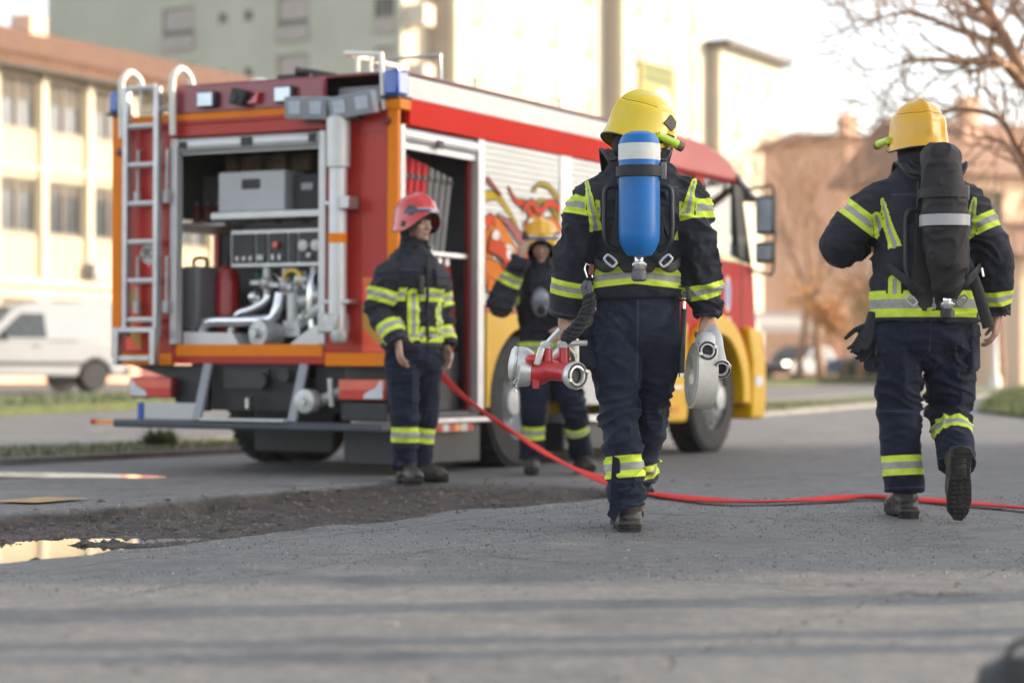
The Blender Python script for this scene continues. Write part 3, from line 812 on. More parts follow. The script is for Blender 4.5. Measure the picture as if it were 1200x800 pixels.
# the big bare tree whose boughs hang into the top right corner
def big_tree():
    d=23.0; base=at(1262,440,d); z=hz(base.x,base.y)
    root=empty('bare_tree',(base.x,base.y,z),0,'large bare tree with boughs hanging over the top right corner','tree')
    rnd=random.Random(11); tr=MB(); br=MB()
    def L(px,py,dd=0): q=at(px,py,d+dd); return (q.x-base.x,q.y-base.y,q.z-z)
    tr.tube(catmull([(0,0,-0.2),L(1255,380),L(1240,300),L(1228,235),L(1222,170)],5),[0.30-0.006*i for i in range(21)],14)
    boughs=[([L(1224,190),L(1212,120),L(1185,60),L(1160,15),L(1120,-40),L(1090,-110)],0.095),
            ([L(1224,210),L(1238,120,.4),L(1230,40,.8),L(1250,-60,1.2)],0.11),
            ([L(1222,215,-.2),L(1196,178,-.5),L(1172,140,-.8),L(1130,128,-1),L(1085,138,-1.2)],0.05),
            ([L(1205,105),L(1172,72,-.4),L(1130,72,-.9),L(1095,70,-1.3),L(1058,72,-1.6)],0.06),
            ([L(1180,50),L(1150,45,.5),L(1110,30,.8),L(1070,15,1.2),L(1035,20,1.5)],0.05),
            ([L(1228,240,.2),L(1205,210,.6),L(1180,170,1.2),L(1150,160,1.6)],0.06),
            ([L(1232,250),L(1275,190,.4),L(1320,130,.9),L(1370,110,1.2)],0.12)]
    for pts,r in boughs:
        c=catmull(pts,5); n=len(c)
        br.tube(c,[r*(1-0.72*i/n) for i in range(n)],9)
        for k in range(int(n*0.75)):
            i=rnd.randrange(max(1,n//5),n); a=rnd.uniform(0,6.28); dd=(c[min(i+1,n-1)]-c[i-1]).normalized(); x,y=frame_from(dd)
            nd=dd+(x*math.cos(a)+y*math.sin(a))*rnd.uniform(.5,1.1)+V((0,0,.1))
            grow(br,tr,c[i],nd,rnd.uniform(0.35,0.85),r*(1-0.7*i/n)*0.42,1,rnd,3,0.7,0.05,0.004)
    tr.build('trunk',BARKW,root,fix=False,smooth=180); br.build('crown',BARKW,root,fix=False,smooth=180)
big_tree()
# mid-distance bare street trees in front of the houses
TG='bare trees in front of the houses'
def tree_px(px,d,h,r,seed,label,**k):
    q=at(px,440,d); return bare_tree(q.x,q.y,h,r,seed,label,group=TG,**k)
tree_px(962,74,9.5,0.17,21,'slim bare tree just right of the cab mirrors, in front of the orange house',bark=BARKW,twig=0.012)
tree_px(1008,66,6.5,0.13,22,'small bare tree left of the right firefighter, in front of the houses',bark=BARKW,twig=0.011)
tree_px(1172,58,6.0,0.12,23,'bare young tree right of the right firefighter by the far lawn',bark=BARKW,twig=0.010)
tree_px(936,84,11.5,0.15,24,'tall thin bare tree close to the fire engine mirrors',bark=BARKW,twig=0.013)
def leafy(px,d,h,seed,label,mt):
    q=at(px,440,d); z=hz(q.x,q.y)-0.05; rnd=random.Random(seed)
    root=empty('autumn_tree',(q.x,q.y,z),0,label,'tree'); tr=MB(); br=MB()
    grow(br,tr,(0,0,0),(0,0,1),h*0.32,0.09,0,rnd,4,0.8,0.1,0.01)
    tips=[p for p in br.v if p.z>h*0.35]; lf=MB()
    for k in range(1500):
        c=rnd.choice(tips)+V((rnd.gauss(0,.18),rnd.gauss(0,.18),rnd.gauss(0,.18))); s=rnd.uniform(.04,.10)
        a,b=frame_from(V((rnd.gauss(0,1),rnd.gauss(0,1),rnd.gauss(0,1)+.01)))
        lf.add([c-a*s,c-b*s*.6,c+a*s,c+b*s*.6],[(0,1,2,3)])
    tr.mi=0; 
    tr.build('trunk',BARKW,root,fix=False,smooth=180)
    br.build('branches',BARKW,root,fix=False,smooth=180)
    lf.build('crown',mt,root,fix=False,smooth=0)
leafy(990,70,4.4,5,'small autumn tree with orange leaves in front of the houses',mat('orange_leaves',(0.50,0.24,0.05),0.7,var=0.35,scale=2))
leafy(1035,64,3.2,6,'low yellow leaved shrub tree behind the right firefighter hip',mat('yellow_leaves',(0.40,0.27,0.05),0.7,var=0.35,scale=2))
# bare trees on the pavement just right of the view: their shadows stripe the foreground
SG='bare trees on the pavement right of the view'
for i,(x,y,h,r,s) in enumerate(((9.0,7.62,9.0,0.17,31),(9.6,6.82,9.0,0.11,32),(10.5,6.16,9.0,0.12,33),(12.0,9.05,9.0,0.10,34))):
    bare_tree(x,y,h,r,s,['first','second','third','fourth','fifth'][i]+' of the bare pavement trees standing out of view on the right',maxd=4,group=SG,twig=0.006,lean=(0.02,0.03*(-1)**i),bole=0.55,spread=0.35)

# ================================================================== neighbouring building on the right, outside the view, whose shadow lies over the street
def shade_block(name,p,L,D,H,label,wm,fl):
    root=empty(name,p,0,label,'building')
    holes=[];ws=[]
    n=int(L/2.8); fh=H/fl
    for k in range(n):
        yc=(k+0.5)*L/n
        for f in range(fl): holes.append((yc-0.7,yc+0.7,f*fh+0.9,f*fh+0.9+1.4)); ws.append((yc,f*fh+0.9))
    b=MB(); holes_wall(b,L,H,holes); e2=MB(); e2.add([V((p_.y,p_.x,p_.z)) for p_ in b.v],b.f)
    e2.box(0.3,D,0,0.3,0,H).box(0.3,D,L-0.3,L,0,H).box(D-0.3,D,0.3,L-0.3,0,H); e2.build('wall',wm,root,smooth=0)
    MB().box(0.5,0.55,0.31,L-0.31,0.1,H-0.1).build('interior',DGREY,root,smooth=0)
    MB().box(-0.35,D+0.3,-0.3,L+0.3,H+0.005,H+0.22).build('roof',SOFF,root,smooth=0)
    Wn=Wins(1.4,1.4,0.3,2); Rz=Matrix.Rotation(-math.pi/2,4,'Z')
    for yc,z in ws: Wn.put(root,Matrix.Translation((0.12,yc,z))@Rz)
shade_block('row_house',(16.5,10.1,0),13.4,10,7.55,'plain two storey building out of view on the right, shading the street',PALE,2)

# ================================================================== poles
def pole(px,d,ytop,r,label,mt,arm=False):
    q=at(px,440,d); z=hz(q.x,q.y); top=CAM_H+(HOR-ytop)/F_PX*d-z
    root=empty('street_lamp' if arm else 'pole',(q.x,q.y,z),0,label,'street lamp' if arm else 'pole')
    b=MB(); b.lathe([(r*2.2,0),(r*2.2,0.25),(r*1.3,0.35),(r,1.2),(r*0.7,top)],n=12); b.build('post',mt,root)
    if arm:
        a=MB(); a.tube(catmull([(0,0,top-0.05),(0.25,0,top+0.35),(1.3,0,top+0.5)],5),r*0.55,8); a.build('arm',mt,root)
        h=MB(); h.ell((1.6,0,top+0.48),0.38,0.14,0.08); h.build('lamp_head',GREYP,root)
    else:
        c=MB(); c.ell((0,0,top),r,r,r); c.build('cap',mt,root)
pole(809,58,-60,0.065,'tall thin lamp post rising behind the fire engine cab',GREYP,True)
pole(1166,52,372,0.06,'short pale post beside the far lawn, right of the right firefighter',WHITE)
pole(14,95,-30,0.10,'thin grey mast in the sky at the far left edge',GREYP)

# white awning stall
def stall():
    q=at(884,450,95.5); z=hz(q.x,q.y); root=empty('market_stall',(q.x,q.y,z),R(10),'street stall with a pale sloped awning beyond the cab','stall')
    Wd=2.9
    c=MB(); c.prism([(-1.0,2.45),(0.9,3.05),(0.9,2.97),(-1.0,2.37)],lambda u,v,s:V((-0.1 if s==0 else Wd,u,v))); c.prism([(-1.0,2.36),(-1.0,2.12),(-0.97,2.12),(-0.97,2.36)],lambda u,v,s:V((-0.1 if s==0 else Wd,u,v)))
    c.build('awning',WHITE,root,smooth=0)
    for x in (0.0,Wd-0.1):
        for y_ in (-0.85,0.8):
            b=MB(); b.box(x-0.03,x+0.03,y_-0.03,y_+0.03,0,2.4); b.build('post',GREYP,root)
    b=MB(); b.box(0,Wd-0.1,-0.6,0.6,0,1.0); b.build('counter',SALMON,root,bevel=0.02)
stall()
# a dark hedge / bins line at the foot of the houses
HEDGE=mat('dark_hedge',(0.05,0.06,0.03),0.9,var=0.4,scale=2)
def hedge(px0,px1,d,h,label,seed):
    rnd=random.Random(seed); p0=at(px0,440,d); p1=at(px1,440,d); z=hz(p0.x,p0.y); n=int((p1.x-p0.x)*420); b=MB()
    for k in range(n):
        t=rnd.random(); c=V((p0.x+(p1.x-p0.x)*t,p0.y+rnd.uniform(-.45,.45),z+h*rnd.random()**0.7*(0.85+0.25*mnoise.noise((t*9,seed,0))))); s=rnd.uniform(.05,.11)
        a,q=frame_from(V((rnd.gauss(0,1),rnd.gauss(0,1),rnd.gauss(0,1)+.01))); b.add([c-a*s,c-q*s*.7,c+a*s,c+q*s*.7],[(0,1,2,3)])
    root=empty('hedge',(0,0,0),0,label,'hedge'); b.build('foliage',HEDGE,root,fix=False,smooth=0)
    st=MB()
    for k in range(14):
        x=p0.x+(p1.x-p0.x)*(k+.5)/14; st.cyl((x,d,z-0.05),(x+rnd.uniform(-.1,.1),d,z+h*0.7),0.03,0.015,6)
    st.build('stems',BARK,root,fix=False)
hedge(990,1110,70,0.85,'low dark hedge at the foot of the houses behind the right firefighter',3)

# ================================================================== cars
TYRE_ME={}
def wheel(parent,x,y,r,wd,side,rimm=None):
    t=MB(); h=wd/2
    t.lathe([(r*0.62,-h),(r*0.9,-h),(r*0.985,-h*0.7),(r,-h*0.3),(r,h*0.3),(r*0.985,h*0.7),(r*0.9,h),(r*0.62,h)],(0,0,0),(0,1,0),28)
    w_=t.build('wheel',RUB,parent,loc=(x,y,r))
    q=MB(); q.lathe([(r*0.64,side*h*0.2),(r*0.63,side*h*0.86),(r*0.55,side*h*0.75),(r*0.3,side*h*0.45),(r*0.16,side*h*0.75),(0.001,side*h*0.8)],(0,0,0),(0,1,0),24)
    q.build('rim',rimm or ALU,w_)
    return w_
def car(name,loc,ang,label,body,low,green,W,wheels,wr,glasses,wind,rear,extras=None,lamps_on=False):
    root=empty(name,loc,ang,label,'car' if 'car' in name else 'van')
    zb=green[0][1]; zt=max(v for u,v in green); tp=0.13
    b=MB()
    b.prism(low,lambda u,v,s:V((u,(W/2)*(1 if s else -1),v)))
    def yy(v): return W/2-0.015-tp*max(0,(v-zb)/(zt-zb))
    b.prism(green,lambda u,v,s:V((u,yy(v)*(1 if s else -1),v)))
    b.build('body',body,root,bevel=0.05,seg=3)
    for nm,g in glasses:
        for s2 in (1,-1):
            q=MB(); q.prism(g,lambda u,v,s:V((u,s2*(yy(v)+(0.006 if s else -0.01)),v))); q.build(nm,DARKG,root)
    for nm,(u0,v0,u1,v1) in (('windscreen',wind),('rear_window',rear)):
        q=MB(); n=V((v1-v0,0,-(u1-u0))).normalized()
        if nm=='rear_window': n=-n
        if n.z<0: n=-n
        vs=[]
        for k in (0.004,0.016):
            vs+= [V((u0,-yy(v0)+.08,v0))+n*k,V((u0,yy(v0)-.08,v0))+n*k,V((u1,yy(v1)-.08,v1))+n*k,V((u1,-yy(v1)+.08,v1))+n*k]
        q.add(vs,[(0,1,2,3),(7,6,5,4),(0,4,5,1),(1,5,6,2),(2,6,7,3),(3,7,4,0)]); q.build(nm,DARKG,root)
    for x in wheels:
        for s2 in (1,-1):
            wheel(root,x,s2*(W/2-0.11),wr,0.2,s2)
            a=MB(); a.lathe([(wr*1.16,-0.02),(wr*1.16,0.02)],(x,s2*(W/2-0.26),wr),(0,1,0),26); a.build('wheel_arch',BLACK,root)
    return root,yy
def arc(cx,cz,r,a0,a1,n=10): return [(cx+r*math.cos(R(a0+(a1-a0)*i/n)),cz+r*math.sin(R(a0+(a1-a0)*i/n))) for i in range(n+1)]
# white van (x forward)
VW='white_van_paint'; VWM=mat(VW,(0.25,0.265,0.28),0.3,coat=0.5,var=0.04,scale=1)
def van():
    d=46.0; q=at(126,440,d); ang=math.atan2(-0.60,-0.80)
    z=0.36
    # rear bumper sits at the right end of the side
    root_loc=(q.x,q.y,z)
    low=[(0.0,0.35),(0.0,1.02),(2.9,1.02),(3.85,0.98),(4.18,0.82),(4.22,0.35)]+arc(3.42,0.30,0.37,0,180,8)+arc(0.72,0.30,0.37,0,180,8)
    green=[(0.01,1.0),(0.10,1.78),(0.35,1.84),(2.05,1.83),(2.45,1.72),(3.25,1.0)]
    gl=[('side_window',[(1.78,1.08),(1.82,1.58),(2.32,1.58),(2.86,1.12),(2.80,1.08)])]
    r_,yy=car('delivery_van',root_loc,ang,'white panel van parked on the grass in front of the cream building',VWM,low,green,1.78,(0.72,3.42),0.31,gl,(3.22,1.04,2.5,1.70),(0.012,1.15,0.095,1.7))
    for s2 in (1,-1):
        m_=MB(); m_.box(0.95,3.0,s2*0.889,s2*0.905,0.52,0.60); m_.build('rubbing_strip',DGREY,r_)
        m_=MB(); m_.box(1.1,1.75,s2*(0.89),s2*(0.896),1.0,1.015); m_.build('panel_gap',DGREY,r_)
        h_=MB(); h_.box(1.95,2.12,s2*0.888,s2*0.915,0.90,0.93); h_.build('door_handle',DGREY,r_,bevel=0.005)
        k_=MB(); k_.box(0.02,0.10,s2*0.78,s2*0.895,0.70,1.15); k_.build('tail_light',REDL,r_,bevel=0.01)
        k_=MB(); k_.ell((2.75,s2*1.0,1.10),0.06,0.10,0.09); k_.build('wing_mirror',BLACK,r_)
    lt=MB()
    for j in range(5): lt.box(2.0+j*0.11,2.08+j*0.11,0.8895,0.893,0.74,0.82)
    for j in range(4): lt.box(2.06+j*0.11,2.14+j*0.11,0.8895,0.893,0.64,0.69)
    lt.build('door_lettering',GREYP,r_)
    m_=MB(); m_.box(-0.10,0.0,-0.85,0.85,0.30,0.52); m_.build('bumper',DGREY,r_,bevel=0.03)
    m_=MB(); m_.box(4.20,4.30,-0.82,0.82,0.28,0.55); m_.build('bumper',DGREY,r_,bevel=0.03)
van()
LAMPON=mat('lit_headlamp',(0.9,0.85,0.75),0.2,emit=(1.0,0.80,0.52),estr=4.5)
CARD=mat('dark_car_paint',(0.030,0.034,0.045),0.25,coat=0.7,var=0.1); CARS=mat('silver_car_paint',(0.42,0.44,0.48),0.3,metal=0.4,coat=0.6,var=0.06)
CARB=mat('blue_car_paint',(0.06,0.10,0.18),0.25,coat=0.7,var=0.06)
def saloon(px,py,d,ang,label,paint,on=False):
    q=at(px,440,d); z=hz(q.x,q.y)+0.005
    low=[(0.0,0.32),(-0.02,0.62),(0.06,0.90),(3.0,0.92),(4.05,0.78),(4.20,0.55),(4.18,0.30)]+arc(3.35,0.30,0.36,0,180,8)+arc(0.75,0.30,0.36,0,180,8)
    green=[(0.10,0.89),(0.55,1.40),(0.95,1.46),(1.95,1.45),(2.95,0.90)]
    gl=[('side_window',[(0.50,0.95),(0.72,1.34),(1.20,1.38),(1.20,0.95)]),('side_window',[(1.26,0.95),(1.26,1.38),(1.90,1.38),(2.62,0.96)])]
    r_,yy=car('parked_car',(q.x,q.y,z),ang,label,paint,low,green,1.76,(0.75,3.35),0.31,gl,(2.9,0.95,2.02,1.42),(0.14,0.98,0.52,1.37))
    for s2 in (1,-1):
        k_=MB(); k_.ell((4.06,s2*0.66,0.70),0.12,0.13,0.085); k_.build('headlight',LAMPON if on else CLEAR,r_)
        k_=MB(); k_.box(-0.01,0.06,s2*0.62,s2*0.86,0.62,0.80); k_.build('tail_light',REDL,r_,bevel=0.01)
        k_=MB(); k_.ell((2.35,s2*0.97,1.0),0.06,0.10,0.07); k_.build('wing_mirror',BLACK,r_)
    m_=MB(); m_.box(4.10,4.24,-0.4,0.4,0.36,0.5); m_.build('grille',BLACK,r_,bevel=0.02)
    return r_
saloon(962,450,92,math.atan2(-0.80,-0.60),'dark car with lit headlights driving up beyond the cab',CARD,True)
saloon(1030,440,98,math.atan2(0.1,-1),'pale silver car parked in front of the orange house',CARS)
saloon(1108,440,76,math.atan2(0.1,-1),'blue parked car half hidden behind the right firefighter',CARB)

# dark bag at the bottom right corner, very close to the camera
q=at(1196,800,4.55)
bagr=empty('kit_bag',(q.x+0.03,q.y,hz(q.x,q.y)),R(15),'black kit bag lying at the bottom right corner of the picture','bag')
b=MB(); b.loft([(0,0,0,.10,.07),(0,0,.02,.125,.09),(0,0,.06,.115,.08),(0,0,.085,.07,.05),(0,0,.09,.02,.02)],24,2.6); b.build('bag_body',BLACK,bagr)
MB().tube(catmull([(-.07,0,.075),(-.04,0,.115),(.04,0,.115),(.07,0,.075)],6),0.008,8).build('handle',BLACK,bagr)
# ================================================================== the fire engine
# local axes: x to its right (0 = right side, -2.55 = left side), y forward, z up; origin at the rear right corner on the road
ANG_T=math.atan2(-UX,UY)
FT=empty('fire_engine',TO,0,'red and yellow fire engine standing with its rear pump bay and side locker open','fire engine')
TM=Matrix.Translation(TO)@Matrix.Rotation(ANG_T,4,'Z')@Matrix.Rotation(0.006,4,'Y')
FT.matrix_world=TM
def T(name,mb,mats,bevel=0.0,parent=None,**k): return mb.build(name,mats,parent or FT,bevel=bevel,**k)
def B(*a): return MB().box(*a)
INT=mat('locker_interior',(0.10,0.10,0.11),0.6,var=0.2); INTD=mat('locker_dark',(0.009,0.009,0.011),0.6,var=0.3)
# ---- rear wall
b=MB()
b.box(-2.44,-1.97,0,0.05,0.882,2.58); b.box(-0.61,-0.092,0,0.05,0.888,2.58)
b.box(-2.44,-0.092,0.002,0.05,2.58,2.66); b.box(-1.968,-0.612,0.001,0.05,2.49,2.578)
b.box(-1.97,-0.61,0.0,0.05,0.80,0.93)
# front, left and inner structure
b.box(-2.55,-2.50,0.10,4.0,0.80,1.45); b.box(-2.55,-2.50,1.3,4.0,0.45,0.798); b.box(-2.55,-2.50,0.10,1.3,1.95,2.66); b.box(-2.55,-2.50,1.302,4.0,1.95,2.86); b.box(-2.55,-2.50,1.30,4.0,1.452,1.948)
b.box(-2.498,-0.05,3.95,4.0,0.5,2.85)
T('body',b,RED,bevel=0.006)
T('upper_panel',B(-1.94,-0.63,-0.012,0.05,2.662,2.86),MAROON,bevel=0.006)
T('deck',B(-2.498,-1.945,0.052,1.3,2.63,2.655),GREYP)
T('upper_panel',B(-1.965,-1.942,0.0,1.3,2.662,2.86),DKRED)
T('upper_panel',B(-0.60,-0.10,0.15,0.2,2.662,2.80),GREYP,bevel=0.004)
T('reflective_strip',B(-2.438,-0.60,-0.004,-0.0005,2.61,2.66),ORANGE)
T('reflective_strip',B(-1.93,-0.63,-0.006,-0.0005,0.858,0.945),ORANGE)
T('reflective_strip',B(-2.44,-1.975,-0.004,0.03,0.79,0.880),ORANGE)
T('reflective_strip',B(-0.605,-0.075,-0.004,0.03,0.79,0.886),ORANGE)
T('corner_post',B(-2.55,-2.442,-0.005,0.098,0.84,2.68),ORANGE,bevel=0.015)
T('corner_post',B(-0.09,0.0,-0.005,0.028,0.80,2.68),ORANGE,bevel=0.006)
T('corner_cap',MB().box(-0.10,0.02,-0.015,0.14,2.60,2.675),ORANGE,bevel=0.008)
for (x0,x1,z0,z1) in ((-2.36,-2.352,1.45,2.57),(-2.03,-2.022,0.9,2.57),(-2.36,-2.03,1.44,1.448),(-0.33,-0.322,1.43,2.57),(-0.33,-0.10,2.44,2.448)):
    T('panel_gap',B(x0,x1,-0.0012,0.0,z0,z1),DKRED)
rv=MB()
for k in range(18):
    for x in (-0.125,-2.42): rv.ell((x,0.0,0.95+k*0.09),.006,.003,.006,8,6)
T('rivets',rv,RED)
# chevrons
def chevron(x0,x1,z0,z1,n,slope):
    b=MB(); hgt=(z1-z0)/n; dx=(x1-x0)
    for i in range(-2,n+2):
        za=z0+i*hgt; pts=[(x0,za),(x1,za+slope*dx),(x1,za+slope*dx+hgt),(x0,za+hgt)]
        pts=[(x,min(max(z,z0),z1)) for x,z in pts]
        if max(p[1] for p in pts)-min(p[1] for p in pts)<0.01: continue
        b.mi=(i%2); b.prism(pts,lambda u,v,s:V((u,-0.006 if s else -0.001,v)))
    return T('chevron_panel',b,[ORED,OCHRE],fix=False,smooth=0)
chevron(-2.40,-2.26,0.90,1.42,4,-1.0); chevron(-0.29,-0.095,0.89,1.42,3,-1.3)
# rear opening frame, roller shutter
b=MB(); b.box(-1.985,-1.925,-0.02,0.06,0.945,2.48).box(-0.66,-0.60,-0.02,0.06,0.945,2.48)
T('opening_frame',b,ALUW,bevel=0.006)
b=MB(); b.cyl((-1.92,0.03,2.425),(-0.665,0.03,2.425),0.055,n=18); b.box(-1.92,-0.665,0.035,0.06,2.36,2.48)
sh=T('roller_shutter',b,ALUW)
for q in ((-1.33,-1.24,-0.04,-0.02,2.40,2.46),(-1.9,-1.83,-0.035,-0.015,2.40,2.45),(-0.74,-0.68,-0.035,-0.015,2.40,2.46)): T('handle',B(*q),BLACK,parent=sh)
# rear bay shell
b=MB(); b.box(-2.49,-0.60,1.32,1.36,0.86,2.6); b.box(-2.49,-0.56,0.06,1.318,2.50,2.54); b.box(-0.598,-0.56,0.06,1.318,0.86,2.498)
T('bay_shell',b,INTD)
T('bay_floor',B(-2.49,-0.60,0.052,1.318,0.86,0.935),ALU)
b=MB(); b.box(-1.70,-0.62,0.10,1.2,1.875,1.925); b.box(-2.48,-1.72,0.30,1.2,1.84,1.87); T('shelf',b,ALUW,bevel=0.004)
b=MB()
for i in range(9): b.box(-1.90+i*0.115,-1.80+i*0.115,0.55+0.05*(i%2),0.95,2.26,2.40)
T('stowed_rolls',b,WOODB,bevel=0.02)
T('orange_rail',B(-1.0,-0.63,0.9,0.95,2.20,2.29),ORANGE)
b=MB(); b.box(-2.40,-1.72,0.95,1.0,1.875,2.30); T('side_panel',b,GREYP)
T('bay_liner',B(-2.498,-2.47,0.06,1.31,1.952,2.49),mat('liner_grey',(0.17,0.17,0.175),.6))
# control panel
cp=MB(); cp.box(-1.50,-0.665,0.22,0.42,1.52,1.80); CPN=T('control_panel',cp,ALU,bevel=0.006); CPN.location.x=-0.10
fr=MB(); 
for x0,x1 in ((-1.48,-1.28),(-1.26,-1.17),(-1.15,-0.99),(-0.97,-0.90),(-0.88,-0.68)): fr.box(x0,x1,0.205,0.219,1.55,1.77)
T('dial_plate',fr,DGREY,parent=CPN,bevel=0.003)
for x in (-0.83,-0.72,-0.78):
    g=MB(); z=1.67 if x!=-0.78 else 1.60
    g.lathe([(0.042 if z>1.62 else 0.02,0),(0.042 if z>1.62 else 0.02,0.02),(0.036 if z>1.62 else 0.017,0.024)],(x,0.204,z),(0,-1,0),18); T('gauge',g,WHITE,parent=CPN)
T('red_button',MB().lathe([(0.028,0),(0.028,0.03),(0.02,0.036)],(-1.07,0.204,1.68),(0,-1,0),16),REDL,parent=CPN)
sw=MB()
for x in (-1.42,-1.36,-1.30): sw.box(x-.012,x+.012,0.185,0.204,1.57,1.60)
for x in (-1.10,-1.04,-1.23,-1.20): sw.box(x-.01,x+.01,0.185,0.204,1.57,1.61)
T('switches',sw,ALUW,parent=CPN)
T('upper_rail',B(-1.50,-0.665,0.25,0.5,1.80,1.845),DGREY)
vb=MB()
for x in (-1.35,-1.1,-0.85): vb.box(x-.1,x+.1,0.3,0.5,1.83,1.87)
T('vent_box',vb,GREYP,bevel=0.01)
# the pump with its pipes and valves
PUMP=T('pump',MB().limb([(-1.0,0.62,1.00),(-1.0,0.62,1.25),(-0.98,0.6,1.45)],[.16,.20,.14],20).ell((-0.85,0.6,1.18),0.2,0.2,0.2),CAST,smooth=60); PUMP.location.x=-0.13
def part(name,mb,mt,**k): return T(name,mb,mt,parent=PUMP,**k)
part('pipe',MB().tube(catmull([(-1.18,0.30,1.36),(-1.19,0.28,1.27),(-1.30,0.26,1.21),(-1.42,0.25,1.17),(-1.475,0.25,1.06),(-1.48,0.25,0.95)],7),0.036,14),STEEL)
part('pipe',MB().tube(catmull([(-1.02,0.22,1.32),(-1.03,0.19,1.20),(-1.09,0.18,1.13),(-1.35,0.17,1.12),(-1.62,0.17,1.115),(-1.70,0.18,1.05),(-1.705,0.18,0.94)],7),0.043,14),STEEL)
part('pipe',MB().tube(catmull([(-0.74,0.25,1.45),(-0.73,0.2,1.35),(-0.73,0.2,1.15),(-0.70,0.2,1.0)],6),0.04,14),STEEL)
for x,z in ((-1.17,1.40),(-1.00,1.38),(-0.75,1.42)):
    v=MB(); v.cyl((x,0.27,z-0.07),(x,0.27,z+0.13),0.035,n=14).cyl((x-0.06,0.27,z),(x+0.06,0.27,z),0.03,n=12).ell((x,0.25,z),0.05,0.05,0.05).box(x-0.10,x-0.02,0.19,0.21,z-0.01,z+0.02); part('valve',v,CAST)
cap=MB(); cap.lathe([(0.02,0.12),(0.10,0.11),(0.11,0.07),(0.105,0.0),(0.09,-0.08)],(-1.05,0.12,1.02),(-0.25,-1,0.05),26); cap.lathe([(0.035,0.16),(0.035,0.11)],(-1.05,0.12,1.02),(-0.25,-1,0.05),16); part('intake_cap',cap,CAST)
part('brass_ring',MB().tube([(-0.93+0.075*math.cos(t*.3142),0.25,1.42+0.075*math.sin(t*.3142)) for t in range(20)],0.025,10,closed=True),BRASS)
gb=MB()
for x0,x1,z0,z1,y in ((-1.45,-1.30,1.40,1.50,.5),(-1.28,-1.10,1.40,1.50,.52),(-0.80,-0.64,1.38,1.52,.55)): gb.box(x0,x1,y,y+.1,z0,z1)
part('green_bracket',gb,GREENP,bevel=0.01)
blk=MB(); blk.cyl((-0.90,0.22,1.05),(-0.90,0.22,1.33),0.05,n=14).box(-0.97,-0.82,0.18,0.4,1.0,1.12).cyl((-0.82,0.18,1.1),(-0.64,0.2,1.22),0.045,n=12).cyl((-0.85,0.2,1.25),(-0.7,0.3,1.3),0.05,n=12).ell((-0.68,0.22,1.30),.06,.06,.06); part('manifold_block',blk,CAST,bevel=0.006)
for k,(a_,b_,c_,r_) in enumerate((((-0.86,0.3,1.48),(-0.80,0.24,1.36),(-0.62,0.28,1.33),.03),((-0.95,0.34,1.47),(-0.96,0.32,1.3),(-0.80,0.34,1.22),.028),((-1.35,0.45,1.36),(-1.28,0.42,1.20),(-1.10,0.45,1.12),.03),((-0.66,0.22,1.18),(-0.60,0.2,1.08),(-0.56,0.22,0.98),.035),((-1.22,0.4,1.5),(-1.12,0.36,1.44),(-1.08,0.40,1.3),.022))): part('pipe',MB().tube(catmull([a_,b_,c_],6),r_,12),(CAST,STEEL,DGREY)[k%3])
for k,(x,z,y) in enumerate(((-0.62,1.38,.22),(-0.78,1.14,.17),(-0.58,1.22,.2),(-0.90,1.36,.2),(-1.30,1.30,.28))): part('valve',MB().lathe([(.03,-.05),(.045,-.04),(.045,.0),(.03,.01),(.03,.04),(.012,.05)],(x,y,z),(0.2*(-1)**k,-1,.1*k-.2),14).cyl((x,y,z),(x+.05,y-.05,z+.06),.009,n=8),(STEEL,CAST)[k%2])
pl=MB(); pl.prism([(-1.92,0.937),(-1.40,0.937),(-1.47,1.03),(-1.92,1.04)],lambda u,v,s:V((u,0.06 if s else 0.30,v))); pl.prism([(-0.62,0.937),(-0.97,0.937),(-0.88,1.0),(-0.75,1.08),(-0.62,1.09)],lambda u,v,s:V((u,0.06 if s else 0.25,v)))
T('tread_plate',pl,ALUW,bevel=0.004)
# ---- right side
T('door_frame',B(-0.06,0.004,0.030,0.092,0.46,2.50),ALUW,bevel=0.004)
T('door_frame',B(-0.06,0.004,1.15,1.25,0.46,2.50),ALUW,bevel=0.004)
T('door_frame',B(-0.06,0.004,2.50,2.70,1.20,2.50),ALUW,bevel=0.004)
b=MB(); b.cyl((-0.05,0.095,2.43),(-0.05,1.148,2.43),0.06,n=18); b.box(-0.05,-0.02,0.094,1.149,2.335,2.41); s2=T('roller_shutter',b,ALUW)
T('handle',B(0.005,0.02,0.52,0.60,2.37,2.43),BLACK,parent=s2)
T('band',B(-0.05,0.006,0.142,4.0,2.503,2.69),SIDERED,bevel=0.004)
T('band',B(-0.05,0.003,0.10,4.0,2.692,2.85),WHITE,bevel=0.004)
T('roof',MB().box(-1.965,0.0,0.06,1.3,2.862,2.885).box(-2.55,0.0,1.302,4.0,2.862,2.885),DKRED,bevel=0.004)
